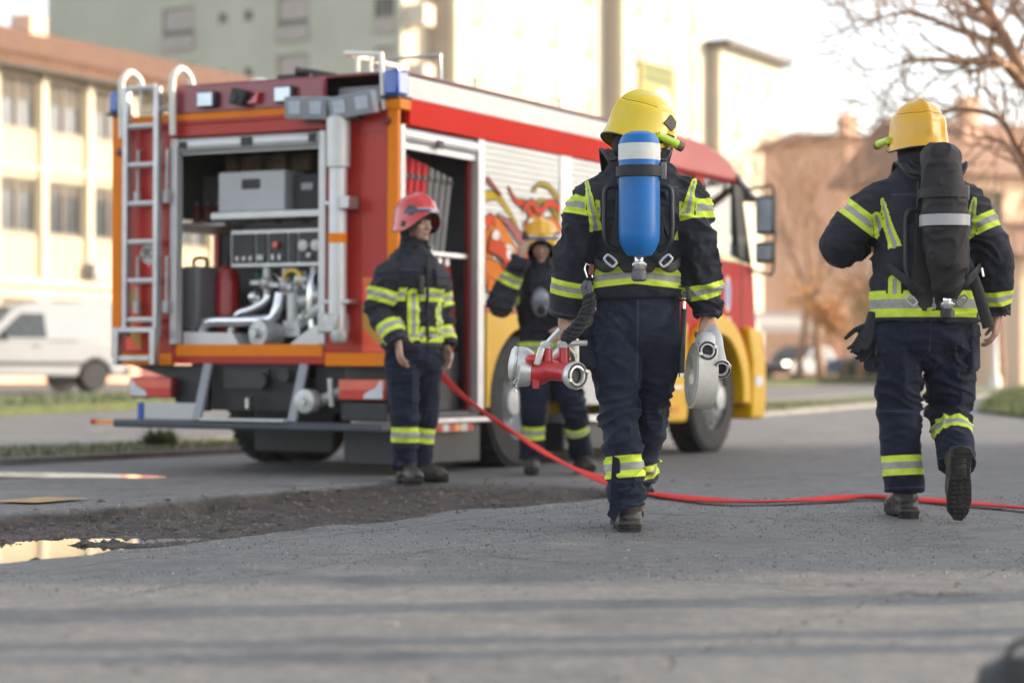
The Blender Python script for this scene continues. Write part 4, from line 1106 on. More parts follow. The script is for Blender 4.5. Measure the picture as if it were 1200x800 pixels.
# the white roller shutter with its painted flames
b=MB(); n=26
for i in range(n):
    z0=1.262+i*(2.498-1.262)/n; z1=z0+(2.498-1.262)/n
    b.prism([(0.0,z0),(0.006,z0+0.006),(0.006,z1-0.006),(0.0,z1),(-0.03,z1),(-0.03,z0)],lambda u,v,s:V((u-0.012,1.252 if s else 2.498,v)))
shut=T('locker_shutter',b,WHITE)
b=MB()
for i in range(n):
    z0=1.262+i*(2.498-1.262)/n; z1=z0+(2.498-1.262)/n
    b.prism([(0.0,z0),(0.006,z0+0.006),(0.006,z1-0.006),(0.0,z1),(-0.03,z1),(-0.03,z0)],lambda u,v,s:V((u-0.012,2.702 if s else 3.95,v)))
shut2=T('locker_shutter',b,WHITE)
FO=mat('flame_orange',(0.70,0.19,0.02),0.6,spec=.1); FR=mat('flame_red',(0.60,0.07,0.02),0.6,spec=.1); FY=mat('flame_yellow',(0.50,0.34,0.02),0.6,spec=.1); FK=mat('flame_outline',(0.05,0.025,0.03),0.6,spec=.1); FB=mat('flame_burgundy',(0.28,0.02,0.02),0.5)
LEV={}
def stroke(mb,pts,w0,w1,x,shape='taper'):
    P=[V((p[0],p[1],0)) for p in pts]; c=catmull(P,8); n=len(c); left=[];right=[]
    for i,p in enumerate(c):
        d=(c[min(i+1,n-1)]-c[max(i-1,0)]).normalized(); q=V((-d.y,d.x,0)); t=i/(n-1)
        w_=(w0+(w1-w0)*t)*(math.sin(math.pi*min(1,0.12+t*0.88))**0.6 if shape=='leaf' else 1)
        left.append(p+q*w_); right.append(p-q*w_)
    for i in range(n-1):
        mb.add([V((x,a.x,a.y)) for a in (left[i],right[i],right[i+1],left[i+1])],[(0,1,2,3)])
flames=[ # (points in (y,z) on the side), start half width, end half width, colour
 ([(1.27,2.08),(1.45,2.09),(1.62,2.0),(1.78,1.88)],.035,.012,FY),
 ([(1.27,1.62),(1.42,1.86),(1.66,1.72),(1.86,1.62),(2.05,1.72)],.09,.02,FO),
 ([(1.27,1.86),(1.36,1.92),(1.42,1.86)],.05,.01,FR),
 ([(1.27,1.50),(1.45,1.50),(1.75,1.40),(2.05,1.50),(2.25,1.75)],.10,.03,FO),
 ([(1.62,2.18),(1.74,2.08),(1.9,2.06),(2.02,1.98)],.005,.04,FR),
 ([(1.44,1.95),(1.62,1.90),(1.82,1.80),(2.0,1.78)],.005,.07,FB),
 ([(1.9,1.85),(2.1,1.95),(2.25,1.88),(2.3,1.70)],.06,.05,FO),
 ([(2.02,2.17),(2.15,2.24),(2.32,2.22),(2.48,2.14)],.008,.02,FY),
 ([(2.02,2.04),(2.18,2.11),(2.35,2.06),(2.48,1.98)],.008,.022,FY),
 ([(2.05,1.62),(2.22,1.8),(2.4,1.72),(2.49,1.60)],.10,.05,FO),
 ([(1.3,1.42),(1.5,1.36),(1.8,1.33),(2.2,1.36),(2.45,1.5)],.05,.06,FO),
 ([(1.55,1.62),(1.75,1.52),(1.9,1.52),(2.02,1.6)],.06,.03,FR),
 ([(1.27,2.22),(1.38,2.16),(1.5,2.10)],.012,.004,FR),
 ([(1.85,2.02),(2.0,2.08),(2.12,2.02),(2.3,2.10),(2.48,2.06)],.02,.03,FR),
 ([(2.2,1.9),(2.35,1.95),(2.49,1.86)],.03,.05,FO),
 ([(1.3,1.72),(1.5,1.68),(1.7,1.58),(1.95,1.50)],.05,.06,FR),
 ([(1.5,1.34),(1.65,1.30),(1.9,1.30)],.03,.02,FY)]
fm=MB(); mats=[FK,FO,FR,FY,FB]
for i,(p,a,c_,m_) in enumerate(flames):
    a*=1.05; c_*=1.05
    fm.mi=0; stroke(fm,p,a+.010,c_+.008,-0.0045+0.0012*i)
    fm.mi=mats.index(m_); stroke(fm,p,a,c_,-0.0039+0.0012*i)
fm2=MB()
wc=[((1.62,1.66),.055),((1.42,1.78),.035),((2.0,1.9),.04),((1.50,1.28),.05)]
wi=MB()
for (cy,cz),r in wc:
    pts=[(cy+r*1.5*math.cos(t),cz+r*1.1*math.sin(t)) for t in np.linspace(-0.3,4.4,9)]
    fm.mi=0; stroke(fm,pts,.012,.03,0.0132); fm.mi=5; stroke(fm,pts,.006,.024,0.0138)
    fm.add([V((0.0142,cy+r*0.8*math.cos(t*.5236),cz+r*0.8*math.sin(t*.5236))) for t in range(12)],[tuple(range(12))])
T('flame_artwork',fm,mats+[WHITE],fix=False,smooth=0,parent=shut)
# side locker, lower yellow panels, wheel arch
T('locker_shell',MB().box(-0.52,-0.48,0.095,1.30,0.45,2.5).box(-0.478,-0.055,1.26,1.30,0.45,2.49).box(-0.478,-0.055,0.095,1.255,2.46,2.50).box(-0.478,-0.055,0.095,1.255,0.42,0.46).box(-0.478,-0.055,0.06,0.093,0.45,2.5),INT)
T('locker_edge',B(-0.09,-0.055,1.10,1.148,0.46,2.45),DKRED)
b=MB(); b.box(-0.47,-0.10,0.12,0.80,0.462,1.25); b.box(-0.47,-0.12,0.82,1.08,0.462,0.9); T('drawer_unit',b,DGREY,bevel=0.008)
b=MB(); b.box(-0.47,-0.06,0.10,1.14,1.60,1.63); T('locker_shelf',b,ALU)
def archpanel(yc,zc,r,y0,y1,z0,z1,x0,x1,name,mt,bev=0.01):
    a=arc(yc,zc,r,180,0,22); a=[(min(max(p[0],y0),y1),p[1]) for p in a if p[1]>=z0-1e-6]
    # clip the arc to the panel's lower edge
    poly=[(y0,z0)]+([] if a[0][0]<=y0+1e-4 else [(yc-math.sqrt(max(0,r*r-(z0-zc)**2)),z0)])
    poly+= [p for p in a if p[1]>z0+0.005]+[(yc+math.sqrt(max(0,r*r-(z0-zc)**2)),z0),(y1,z0),(y1,z1),(y0,z1)]
    q=MB(); q.prism(poly,lambda u,v,s:V((x1 if s else x0,u,v))); return T(name,q,mt,bevel=bev)
archpanel(1.93,0.50,0.60,1.27,2.62,0.48,1.205,-0.04,0.012,'wheel_arch',YEL)
T('red_trim',B(-0.045,0.014,1.26,4.0,1.208,1.26),RED,bevel=0.004)
T('maroon_pillar',B(-0.05,-0.002,1.152,1.265,0.46,1.205),DKRED)
b=MB(); b.box(-0.04,0.004,2.63,4.0,0.48,1.205); T('side_panel',b,mat('dim_silver_panel',(0.33,0.33,0.35),0.4,metal=0.5),bevel=0.006)
# side step with markers
st=T('side_step',MB().box(-0.45,0.03,0.10,1.33,0.375,0.415),ALU,bevel=0.006)
mk=MB()
for i in range(6):
    mk.mi=(0,1,0,2,1,0)[i] if i!=3 else 2
    mk.box(-0.02,0.033,0.50+i*0.09,0.585+i*0.09,0.315,0.37)
T('step_marker',mk,[REDL,WHITE,ORL],parent=st)
T('battery_box',B(-0.55,-0.04,0.15,1.28,0.07,0.37),DGREY,bevel=0.02)
T('side_step',B(-0.42,0.02,2.55,3.9,0.34,0.40),ALU,bevel=0.006)
T('tank_box',MB().box(-0.5,-0.06,2.7,3.9,0.10,0.338),DGREY,bevel=0.02)
T('side_marker',B(0.0,0.03,2.75,2.88,0.25,0.30),ORL)
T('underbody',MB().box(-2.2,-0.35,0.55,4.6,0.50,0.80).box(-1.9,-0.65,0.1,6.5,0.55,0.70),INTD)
# ---- wheels
RIM=mat('wheel_rim_silver',(0.36,0.37,0.39),0.45,metal=0.5,var=0.15,dirt=.3,dirtcol=(0.10,0.09,0.08))
def twheel(x,y,side,dual=False):
    r=0.515; q=MB(); h=0.145
    for k in ((0,-0.32*side) if dual else (0,)):
        q.lathe([(r*.58,-h+k),(r*.78,-h+k),(r*.93,-h*.96+k),(r*.985,-h*.8+k),(r,-h*.3+k),(r,h*.3+k),(r*.985,h*.8+k),(r*.93,h*.96+k),(r*.78,h+k),(r*.58,h+k),(r*.56,k),(r*.58,-h+k)],(0,0,0),(1,0,0),40,cap=False)
    for k in range(40):     # tread blocks
        t=2*math.pi*k/40
        M=Matrix.Rotation(t,4,'X')
        for xx in (-0.07,0.07): q.box(xx-.055,xx+.055,-0.028,0.028,r-0.004,r+0.008,M)
    w_=T('wheel',q,RUB); w_.location=(x,y,r)
    s=side; z=MB()
    if dual: z.lathe([(r*.60,h*.95*s),(r*.585,h*.8*s),(r*.50,-0.02*s),(r*.40,-0.06*s),(r*.30,-0.05*s),(r*.24,0.06*s),(r*.2,0.09*s),(0.001,0.095*s)],(0,0,0),(1,0,0),32,cap=False)
    else: z.lathe([(r*.60,h*.95*s),(r*.585,h*.85*s),(r*.55,h*.6*s),(r*.45,h*.85*s),(r*.33,h*1.15*s),(r*.22,h*1.2*s),(r*.2,h*1.5*s),(0.001,h*1.55*s)],(0,0,0),(1,0,0),32,cap=False)
    T('rim',z,RIM,parent=w_)
    nu=MB()
    for k in range(10):
        t=2*math.pi*k/10; rr=r*.30; xx=(0.0 if dual else h*1.1)*s
        nu.cyl((xx-.01*s,rr*math.cos(t),rr*math.sin(t)),(xx+.03*s,rr*math.cos(t),rr*math.sin(t)),0.014,n=6)
    T('wheel_nut',nu,ALU,parent=w_)
    if not dual:
        ho=MB()
        for k in range(10):
            t=2*math.pi*(k+.5)/10; rr=r*.46; ho.lathe([(0.035,0),(0.035,0.004)],(h*.86*s,rr*math.cos(t),rr*math.sin(t)),(s,0,0),12)
        T('rim_hole',ho,BLACK,parent=w_)
twheel(-0.19,1.93,1,True); twheel(-2.36,1.93,-1,True); twheel(-0.18,5.75,1); twheel(-2.35,5.75,-1)
T('mudguard',MB().box(-1.75,-1.02,0.75,0.79,0.13,0.46),DGREY,bevel=0.01); T('mudguard',MB().box(-0.72,-0.06,1.26,1.29,0.12,0.46),DGREY)
T('axle',MB().cyl((-2.2,1.93,.515),(-.35,1.93,.515),.07),INTD); T('axle',MB().cyl((-2.2,5.75,.515),(-.35,5.75,.515),.06),INTD)
# ---- rear end below the body
bp=T('rear_bumper',MB().box(-2.375,-0.01,-0.20,-0.06,0.325,0.385),mat('bumper_blue_grey',(0.045,0.052,0.065),0.45),bevel=0.015)
T('step_plate',B(-1.56,-0.82,-0.215,-0.05,0.386,0.405),ALUW,bevel=0.004,parent=bp)
for xa,xb in ((-1.615,-1.63),(-0.765,-0.79)):
    T('step_bracket',MB().bar((xa,-0.03,0.80),(xb,-0.15,0.385),0.07,0.03),GREYP,bevel=0.004)
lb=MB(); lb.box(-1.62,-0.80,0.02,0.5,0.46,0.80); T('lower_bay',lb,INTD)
lc=MB(); lc.box(-1.5,-1.1,0.0,0.019,0.62,0.76).cyl((-1.15,0.0,0.68),(-1.15,-0.05,0.68),0.06).cyl((-0.95,0.02,0.72),(-0.95,-0.03,0.72),0.05); T('lower_fittings',lc,DGREY)
T('tow_hook',MB().tube([(-1.22,-0.03,0.56),(-1.22,-0.09,0.54),(-1.22,-0.09,0.49),(-1.22,-0.03,0.48)],0.02,8),STEEL)
T('rear_skirt',MB().prism([(-2.40,0.79),(-1.68,0.79),(-1.68,0.45),(-1.95,0.45),(-2.05,0.70)],lambda u,v,s:V((u,0.05 if s else 0.1,v))),DGREY)
T('rear_skirt',MB().prism([(-0.10,0.788),(-0.72,0.788),(-0.72,0.45),(-0.06,0.45)],lambda u,v,s:V((u,0.06 if s else 0.1,v))),INTD)
T('rear_skirt',B(-0.46,-0.08,-0.02,0.05,0.40,0.535),DGREY,bevel=0.01)
oc=MB(); oc.lathe([(0.05,0.14),(0.085,0.13),(0.09,0.09),(0.085,0.03),(0.06,0.0)],(-0.70,0.0,0.535),(0,-1,0),24).lathe([(0.028,0.16),(0.03,0.13)],(-0.70,0,0.535),(0,-1,0),12).cyl((-0.68,0.02,0.53),(-0.5,0.06,0.6),0.045)
T('outlet_coupling',oc,CAST); T('outlet_lever',MB().cyl((-0.53,-0.03,0.50),(-0.54,-0.04,0.70),0.02).mat(0),ALUW)
def taillight(x0,x1,out):
    h=T('tail_light',B(x0,x1,-0.06,0.03,0.545,0.70),DKRED,bevel=0.02)
    q=MB(); q.mi=0; q.box(x0+.008,x1-.008,-0.068,-0.061,0.62,0.692)
    q.mi=1; q.box(x0+.008,x1-.008,-0.067,-0.061,0.553,0.618)
    T('lens',q,[mat('upper_tail_lens',(0.70,0.12,0.07),0.2,coat=0.7),REDL],parent=h)
    xo=x0+.02 if out<0 else x1-.02
    xi=xo+0.16*(-out)
    z=MB(); z.prism([(xo,0.56),(xi,0.56),(xi-0.02*(-out),0.60),(xo+0.06*(-out),0.63),(xo+0.02*(-out),0.685),(xo,0.685)],lambda u,v,s:V((u,-0.074 if s else -0.0685,v))); T('reversing_lens',z,CLEAR,parent=h)
taillight(-2.33,-1.93,-1); taillight(-0.455,-0.06,1)
pl=T('number_plate',B(-2.15,-1.68,-0.10,-0.085,0.386,0.51),mat('plate_white',(0.50,0.49,0.48),0.5,var=0.04),bevel=0.004)
T('country_band',B(-2.215,-2.165,-0.10,-0.085,0.386,0.51),BLUE,parent=pl)
T('side_marker',MB().box(-2.58,-2.38,-0.15,-0.11,0.345,0.375),[ORL]); T('side_marker',MB().box(-2.62,-2.585,-0.155,-0.105,0.34,0.38),REDL)
# ---- beacons, lights, ladder, light mast, railings
def beacon(x0,x1,y0,y1,z0,z1): 
    o=T('beacon',B(x0,x1,y0,y1,z0,z1),BLUE,bevel=0.02)
    T('beacon_base',B(x0-.01,x1+.01,y0-.01,y1+.01,z0-0.02,z0-0.001),BLACK,parent=o)
beacon(-0.12,0.005,-0.02,0.14,2.70,2.88); beacon(-2.57,-2.47,-0.02,0.13,2.70,2.86)
for x,l in ((-1.63,0),(-0.94,1)):
    h=T('work_light',B(x-.085,x+.085,-0.06,-0.013,2.69,2.81),BLACK,bevel=0.012); T('lens',B(x-.075,x+.06,-0.068,-0.061,2.70,2.80),CLEAR,parent=h,bevel=0.004)
cm=T('rear_camera',MB().obox((-1.33,-0.05,2.75),(0.13,0.09,0.12),Matrix.Rotation(0.25,3,'Y')),BLACK,bevel=0.015); T('lens',MB().lathe([(0.03,0),(0.03,0.01)],(-1.35,-0.095,2.745),(0,-1,0),14),DGREY,parent=cm)
T('red_marker_lamp',MB().prism([(-1.26,2.70),(-1.16,2.78),(-1.18,2.70)],lambda u,v,s:V((u,-0.06 if s else -0.013,v))),REDL)
lad=MB()
for x in (-2.328,-2.040): lad.box(x-.022,x+.022,-0.13,-0.07,1.0,2.87)
LD=T('ladder',lad,ALU,bevel=0.006)
for z in (2.86,2.576,2.286,1.997,1.71,1.42,1.128): T('rung',MB().tube([(-2.307,-0.10,z),(-2.061,-0.10,z)],(0.022),10),ALUW,parent=LD)
T('brace',MB().tube([(-2.05,-0.1,2.70),(-1.96,-0.06,2.70)],0.014,8).tube([(-2.20,-0.1,2.86),(-2.20,-.1,2.67),(-1.97,-.09,2.70)],0.008,6),ALU,parent=LD)
fb=MB(); 
for x in (-2.355,-2.01): fb.box(x-.025,x+.025,-0.20,-0.135,0.79,1.07)
fb.box(-2.329,-2.036,-0.195,-0.14,1.03,1.07).box(-2.329,-2.036,-0.195,-0.14,0.82,0.86); T('fold_down_step',fb,ALU,parent=LD,bevel=0.006)
for x in (-2.26,-1.99):      # hand rails beside the ladder
    for z0,z1 in ((2.0,2.4),(1.18,1.60)): T('grab_handle',MB().tube([(x,0.0,z1),(x,-0.05,z1),(x,-0.055,z0),(x,0.0,z0)],0.012,8).cyl((x,-0.06,z0),(x,-0.06,z0+.09),0.028,n=10),CAST,parent=LD)
WTUBE=mat('white_tube',(0.72,0.69,0.62),0.35,var=0.05)
for xa,xb in ((-2.405,-2.34),(-1.93,-1.87)):
    T('ladder_hoop',MB().tube(catmull([(xa,-0.06,2.50),(xa,-0.07,2.88),(xa+.015,-0.06,2.955),((xa+xb)/2,0.0,3.0),(xb-.015,0.08,2.955),(xb,0.10,2.87)],8),0.026,12),WTUBE)
MS=T('light_mast',MB().lathe([(0.065,0.0),(0.065,1.2),(0.062,1.21)],(-0.44,-0.10,1.05),(0,0,1),24),ALUW)
T('mast_collar',MB().lathe([(0.085,0),(0.085,0.34),(0.07,0.36)],(-0.44,-0.10,2.20),(0,0,1),24),ALUW,parent=MS)
T('mast_clamp',MB().box(-0.555,-0.325,-0.13,0.0,1.93,1.96).box(-0.395,-0.315,-0.16,-0.02,1.90,1.99),ALU,parent=MS,bevel=0.005)
T('mast_clamp',MB().box(-0.555,-0.325,-0.13,0.0,1.23,1.26),ALU,parent=MS,bevel=0.005)
T('orange_ring',MB().lathe([(0.067,0),(0.067,0.07)],(-0.44,-0.10,1.66),(0,0,1),24),ORANGE,parent=MS)
T('mast_foot',MB().box(-0.555,-0.395,-0.19,0.0,1.02,1.16).lathe([(0.05,0),(0.065,0.05),(0.06,0.1)],(-0.405,-0.13,0.95),(0,0,1),18),CAST,parent=MS,bevel=0.015)
T('mast_head',MB().box(-0.70,-0.25,-0.14,-0.06,2.535,2.56).box(-0.47,-0.40,-0.13,-0.07,2.55,2.62),BLACK,parent=MS)
for x0,x1,rz in ((-0.865,-0.505,0.06),(-0.49,-0.115,-0.10)):
    M=Matrix.Translation(((x0+x1)/2,-0.12,2.625))@Matrix.Rotation(rz,4,'Y')@Matrix.Rotation(0.15,4,'X'); hw=(x1-x0)/2
    fl=T('floodlight',MB().box(-hw,hw,-0.04,0.04,-0.075,0.085,M),GREYP,bevel=0.008)
    for k in (-0.5,0.5): T('lamp',MB().box(k*hw-.05,k*hw+.05,-0.047,-0.041,-0.04,0.055,M),CLEAR,parent=fl,bevel=0.006)
rl=MB()
rl.tube([(-0.60,0.4,2.885),(-0.60,0.4,3.06)],0.018,8).tube([(-0.12,0.0,2.60),(-0.16,0.02,3.0),(-0.64,0.3,3.07),(-0.66,1.2,3.07)],0.02,8).tube([(-0.36,0.2,2.885),(-0.36,0.2,3.02)],0.015,8)
T('roof_railing',rl,WTUBE)
for pp,r_ in (([(-1.7,1.2,2.885),(-1.7,1.2,3.0),(-0.6,1.0,3.05)],.016),([(-0.02,0.62,2.885),(-0.02,0.62,3.06),(-0.6,0.62,3.06)],.012),([(-0.06,1.2,2.885),(-0.06,1.2,2.97)],.012),([(-0.06,2.6,2.885),(-0.06,2.6,2.97)],.012)): T('roof_railing',MB().tube(pp,r_,8),ALU)
T('roof_equipment',MB().box(-1.25,-0.95,0.3,0.9,2.886,2.95).cyl((-1.05,0.25,2.96),(-0.85,0.5,2.93),0.035,n=10),BLACK,bevel=0.01)
T('roof_equipment',MB().cyl((-1.75,0.5,2.92),(-1.45,0.6,2.94),0.035,n=10).ell((-1.55,0.5,2.93),.1,.05,.04),WTUBE)
for z in (2.35,):
    T('corner_lamp',MB().lathe([(0.03,0),(0.03,0.03),(0.015,0.035)],(-2.46,0.0,2.40),(0,-1,0),14),DKRED); T('corner_lamp',MB().lathe([(0.03,0),(0.03,0.03),(0.015,0.035)],(-0.09,0.0,2.52),(0,-1,0),14),DKRED)
# speed sticker
q=MB(); q.lathe([(0.075,0),(0.075,0.002)],(-2.20,-0.0005,1.625),(0,-1,0),30); es=T('speed_sticker',q,WHITE)
q=MB(); q.lathe([(0.10,0),(0.10,0.0012)],(-2.20,-0.0002,1.625),(0,-1,0),30); T('sticker_ring',q,REDL,parent=es)
tm=text_mesh('90',0.105,0.0008); link('sticker_digits',tm,BLACK,es,smooth=0,M=Matrix.Translation((-2.20,-0.0036,1.625))@Matrix.Rotation(R(90),4,'X'))
# ---- cab
WX=-0.04
cabl=MB()
def sidepoly(poly,x0,x1,mb): mb.prism(poly,lambda u,v,s:V((x1 if s else x0,u,v)))
low=[(4.08,0.55),(4.08,1.87),(6.72,1.80),(6.80,1.2),(6.82,0.70),(6.40,0.70)]+arc(5.75,0.50,0.66,20,160,16)+[(5.0,0.55)]
for xa,xb in ((WX-0.06,WX),(-2.50,-2.44)):
    sidepoly(low,xa,xb,cabl)
    sidepoly([(4.08,1.872),(4.08,2.56),(5.02,2.56),(5.02,1.872)],xa,xb,cabl)
    sidepoly([(5.28,1.872),(5.28,2.56),(5.53,2.56),(5.53,1.872)],xa,xb,cabl)
cabl.box(-2.44,WX-.06,6.72,6.80,0.75,1.80); cabl.box(-2.44,WX-.06,4.08,4.13,0.6,2.56); cabl.box(-2.44,WX-.061,4.14,6.7,0.95,1.02)
CAB=T('cab',cabl,mat('cab_red',(0.44,0.010,0.010),0.5,spec=0.12,var=0.06,scale=1.5),bevel=0.01)
rf=MB(); sidepoly([(4.08,2.562),(4.08,2.74),(4.30,2.85),(5.0,2.91),(5.6,2.89),(6.1,2.80),(6.38,2.66),(6.42,2.562)],-2.50,WX,rf); CR=T('cab_roof',rf,mat('cab_roof_red',(0.46,0.025,0.028),0.4,coat=0.2,var=0.05),bevel=0.06,seg=4)
for xa,xb in ((WX-0.05,WX-0.003),(-2.497,-2.45)):
    pa=MB(); sidepoly([(6.36,1.86),(6.70,1.81),(6.42,2.56),(6.22,2.56)],xa,xb,pa); T('windscreen_pillar',pa,BLACK,bevel=0.005)
    gm=MB(); sidepoly([(5.535,1.875),(6.35,1.862),(6.215,2.555),(5.535,2.555)],(xa+xb)/2-.004,(xa+xb)/2+.004,gm); T('door_window',gm,GLASS)
    gm=MB(); sidepoly([(5.025,1.875),(5.275,1.875),(5.275,2.555),(5.025,2.555)],(xa+xb)/2-.004,(xa+xb)/2+.004,gm); T('rear_window',gm,DARKG)
ws=MB(); ws.add([(-2.44,6.70,1.82),(-0.10,6.70,1.82),(-0.10,6.41,2.55),(-2.44,6.41,2.55),(-2.44,6.69,1.82),(-0.10,6.69,1.82),(-0.10,6.40,2.55),(-2.44,6.40,2.55)],[(0,1,2,3),(7,6,5,4),(0,4,5,1),(1,5,6,2),(2,6,7,3),(3,7,4,0)])
T('windscreen',ws,GLASS)
T('sun_visor',MB().prism([(6.30,2.66),(6.78,2.46),(6.76,2.42),(6.30,2.60)],lambda u,v,s:V((-2.45 if s else -0.02,u,v))),mat('visor_grey',(0.06,0.075,0.11),0.3),bevel=0.006)
T('door_gap',MB().box(WX,WX+0.004,5.50,5.515,0.95,2.54).box(WX,WX+0.0042,6.42,6.435,1.2,1.83),BLACK)
T('door_handle',MB().box(WX,WX+.03,5.58,5.78,1.52,1.57),BLACK,bevel=0.006)
em=T('door_emblem',MB().lathe([(0.075,0),(0.075,0.003)],(0,0,0),(1,0,0),26),WHITE,M=None); em.location=(WX+0.001,6.08,1.50); em.scale=(1,0.9,2.3)
e2=T('emblem_field',MB().lathe([(0.055,0.0031),(0.055,0.005)],(0,0,0),(1,0,0),26),mat('emblem_blue',(0.20,0.28,0.62),0.5),parent=em)
T('door_lettering',MB().box(WX+.001,WX+.003,6.0,6.16,1.18,1.28),WHITE)
T('door_lettering',MB().box(WX+.001,WX+.003,5.56,5.84,1.735,1.765),mat('faded_red_lettering',(0.45,0.16,0.15),0.5))
# seats inside
sb=MB()
for x in (-0.75,-1.8): sb.box(x-.25,x+.25,5.2,5.7,1.021,1.4); sb.box(x-.25,x+.25,5.1,5.25,1.402,2.1)
T('seat',sb,INTD,bevel=0.03)
T('steering_wheel',MB().tube([(-1.8+.2*math.cos(t*.3142),6.2+.1*math.sin(t*.3142),1.85+.17*math.sin(t*.3142)) for t in range(20)],.018,8,closed=True),BLACK)
beacon(-1.9,-0.30,5.0,5.3,2.93,3.02)
# yellow lower cab: arch, front corner, steps, bumper
def ring_arch(yc,zc,r0,r1,a0,a1,x0,x1,n=26):
    o=arc(yc,zc,r1,a0,a1,n); i_=arc(yc,zc,r0,a1,a0,n); q=MB(); sidepoly(o+i_,x0,x1,q); return q
T('wheel_arch',ring_arch(5.75,0.52,0.585,0.78,-6,186,-0.30,0.03),YEL,bevel=0.02)
T('wheel_arch',ring_arch(5.75,0.52,0.585,0.78,-6,186,-2.53,-2.25),YEL,bevel=0.02)
q=MB(); sidepoly([(4.42,0.30),(5.02,0.30),(5.06,0.45),(4.985,0.70),(5.05,1.20),(4.42,1.20)],-0.25,0.02,q); T('cab_step',q,YEL,bevel=0.03)
T('step_tread',MB().box(-0.2,0.03,4.45,4.9,0.60,0.635).box(-0.2,0.03,4.45,4.9,0.90,0.935),ALUW,bevel=0.005)
T('side_marker',B(0.021,0.03,4.62,4.8,0.40,0.45),ORL)
T('rear_cab_panel',MB().box(-0.2,0.005,4.09,4.41,0.35,1.2),DGREY,bevel=0.01)
q=MB(); sidepoly([(6.54,0.30),(6.86,0.30),(6.92,0.42),(6.92,0.80),(6.80,1.16),(6.44,1.20),(6.56,0.85)],-2.53,0.03,q); T('front_bumper',q,YEL,bevel=0.03)
for x in (-0.32,-2.2): T('headlight',MB().box(x-.14,x+.14,6.90,6.935,0.52,0.70),CLEAR,bevel=0.01)
T('side_marker',B(0.028,0.036,6.62,6.80,0.62,0.72),CLEAR)
# mirrors
for sx in (1,-1):
    x=WX+0.02 if sx>0 else -2.52
    mr=MB(); mr.tube(catmull([(x,6.50,2.52),(x+.10*sx,6.70,2.56),(x+.17*sx,6.78,2.50),(x+.17*sx,6.78,1.78),(x+.10*sx,6.72,1.72),(x,6.6,1.75)],6),0.014,8)
    a=T('mirror_arm',mr,BLACK)
    for z0,z1 in ((2.10,2.48),(1.82,2.03)):
        m_=T('mirror',MB().box(x+.08*sx-.09,x+.08*sx+.11,6.72,6.82,z0,z1),BLACK,bevel=0.03,parent=a)
        T('mirror_glass',MB().box(x+.08*sx-.07,x+.08*sx+.09,6.713,6.719,z0+.03,z1-.03),CLEAR,parent=m_)
# antenna
T('antenna',MB().tube([(-1.3,4.6,2.9),(-1.3,4.55,3.7)],0.006,6),BLACK)

# ---- loose equipment lying in the lockers: things of their own
def TP(x,y,z): return TM@V((x,y,z))
def thing_on_truck(name,x,y,z,label,cat,group=None):
    o=empty(name,(0,0,0),0,label,cat,group); o.matrix_world=TM@Matrix.Translation((x,y,z)); return o
o=thing_on_truck('storage_case',-1.36,0.5,1.928,'large grey storage case with black handle on the upper pump bay shelf','case')
MB().box(-0.30,0.30,-0.36,0.3,0,0.30).build('case_body',GREYP if False else mat('case_grey',(0.42,0.42,0.43),0.5,var=0.05),o,bevel=0.012); MB().box(-0.08,0.08,-0.372,-0.361,0.17,0.24).build('handle',BLACK,o,bevel=0.006)
o=thing_on_truck('dark_crate',-0.90,0.5,1.928,'dark crate beside the grey case on the upper pump bay shelf','crate')
MB().box(-0.12,0.10,-0.3,0.3,0,0.27).build('crate_body',INTD,o,bevel=0.01); MB().box(-0.05,0.05,-0.31,-0.301,0.15,0.2).build('handle',GREYP,o)
for i,x in enumerate((-2.16,-2.06,-1.96)):
    o=thing_on_truck('red_canister',x,0.55,1.872,['leftmost','middle','rightmost'][i]+' of three small red canisters in the upper left of the pump bay','canister','small red canisters in the pump bay')
    MB().lathe([(0.035,0),(0.037,0.02),(0.037,0.13),(0.02,0.155)],n=16).build('bottle',DKRED,o); MB().lathe([(0.016,0.156),(0.016,0.18)],n=10).build('cap',GREYP,o)
o=thing_on_truck('foam_container',-1.94,0.30,0.937,'tall grey plastic container at the left of the pump bay','container')
MB().box(-0.09,0.09,-0.14,0.14,0.1,0.60).build('container_body',mat('container_grey',(0.15,0.145,0.15),0.6,var=0.1),o,bevel=0.03); MB().tube(catmull([(-.06,0,.60),(-.05,0,.66),(.05,0,.66),(.06,0,.60)],5),.014,8).build('handle',BLACK,o); MB().box(-.08,.08,-.12,.12,0,.098).build('foot',BLACK,o)
o=thing_on_truck('fire_extinguisher',-1.77,0.42,0.937,'red fire extinguisher standing beside the tall grey container','fire extinguisher')
MB().lathe([(0.09,0),(0.095,0.03),(0.095,0.50),(0.07,0.58),(0.03,0.61)],n=24).build('cylinder',mat('extinguisher_red',(0.34,0.012,0.012),0.35,coat=0.4),o); MB().cyl((0,0,.61),(0,0,.68),.02).box(-.02,.09,-.015,.015,.68,.70).box(-.02,.08,-.015,.015,.65,.662).build('valve_head',BLACK,o)
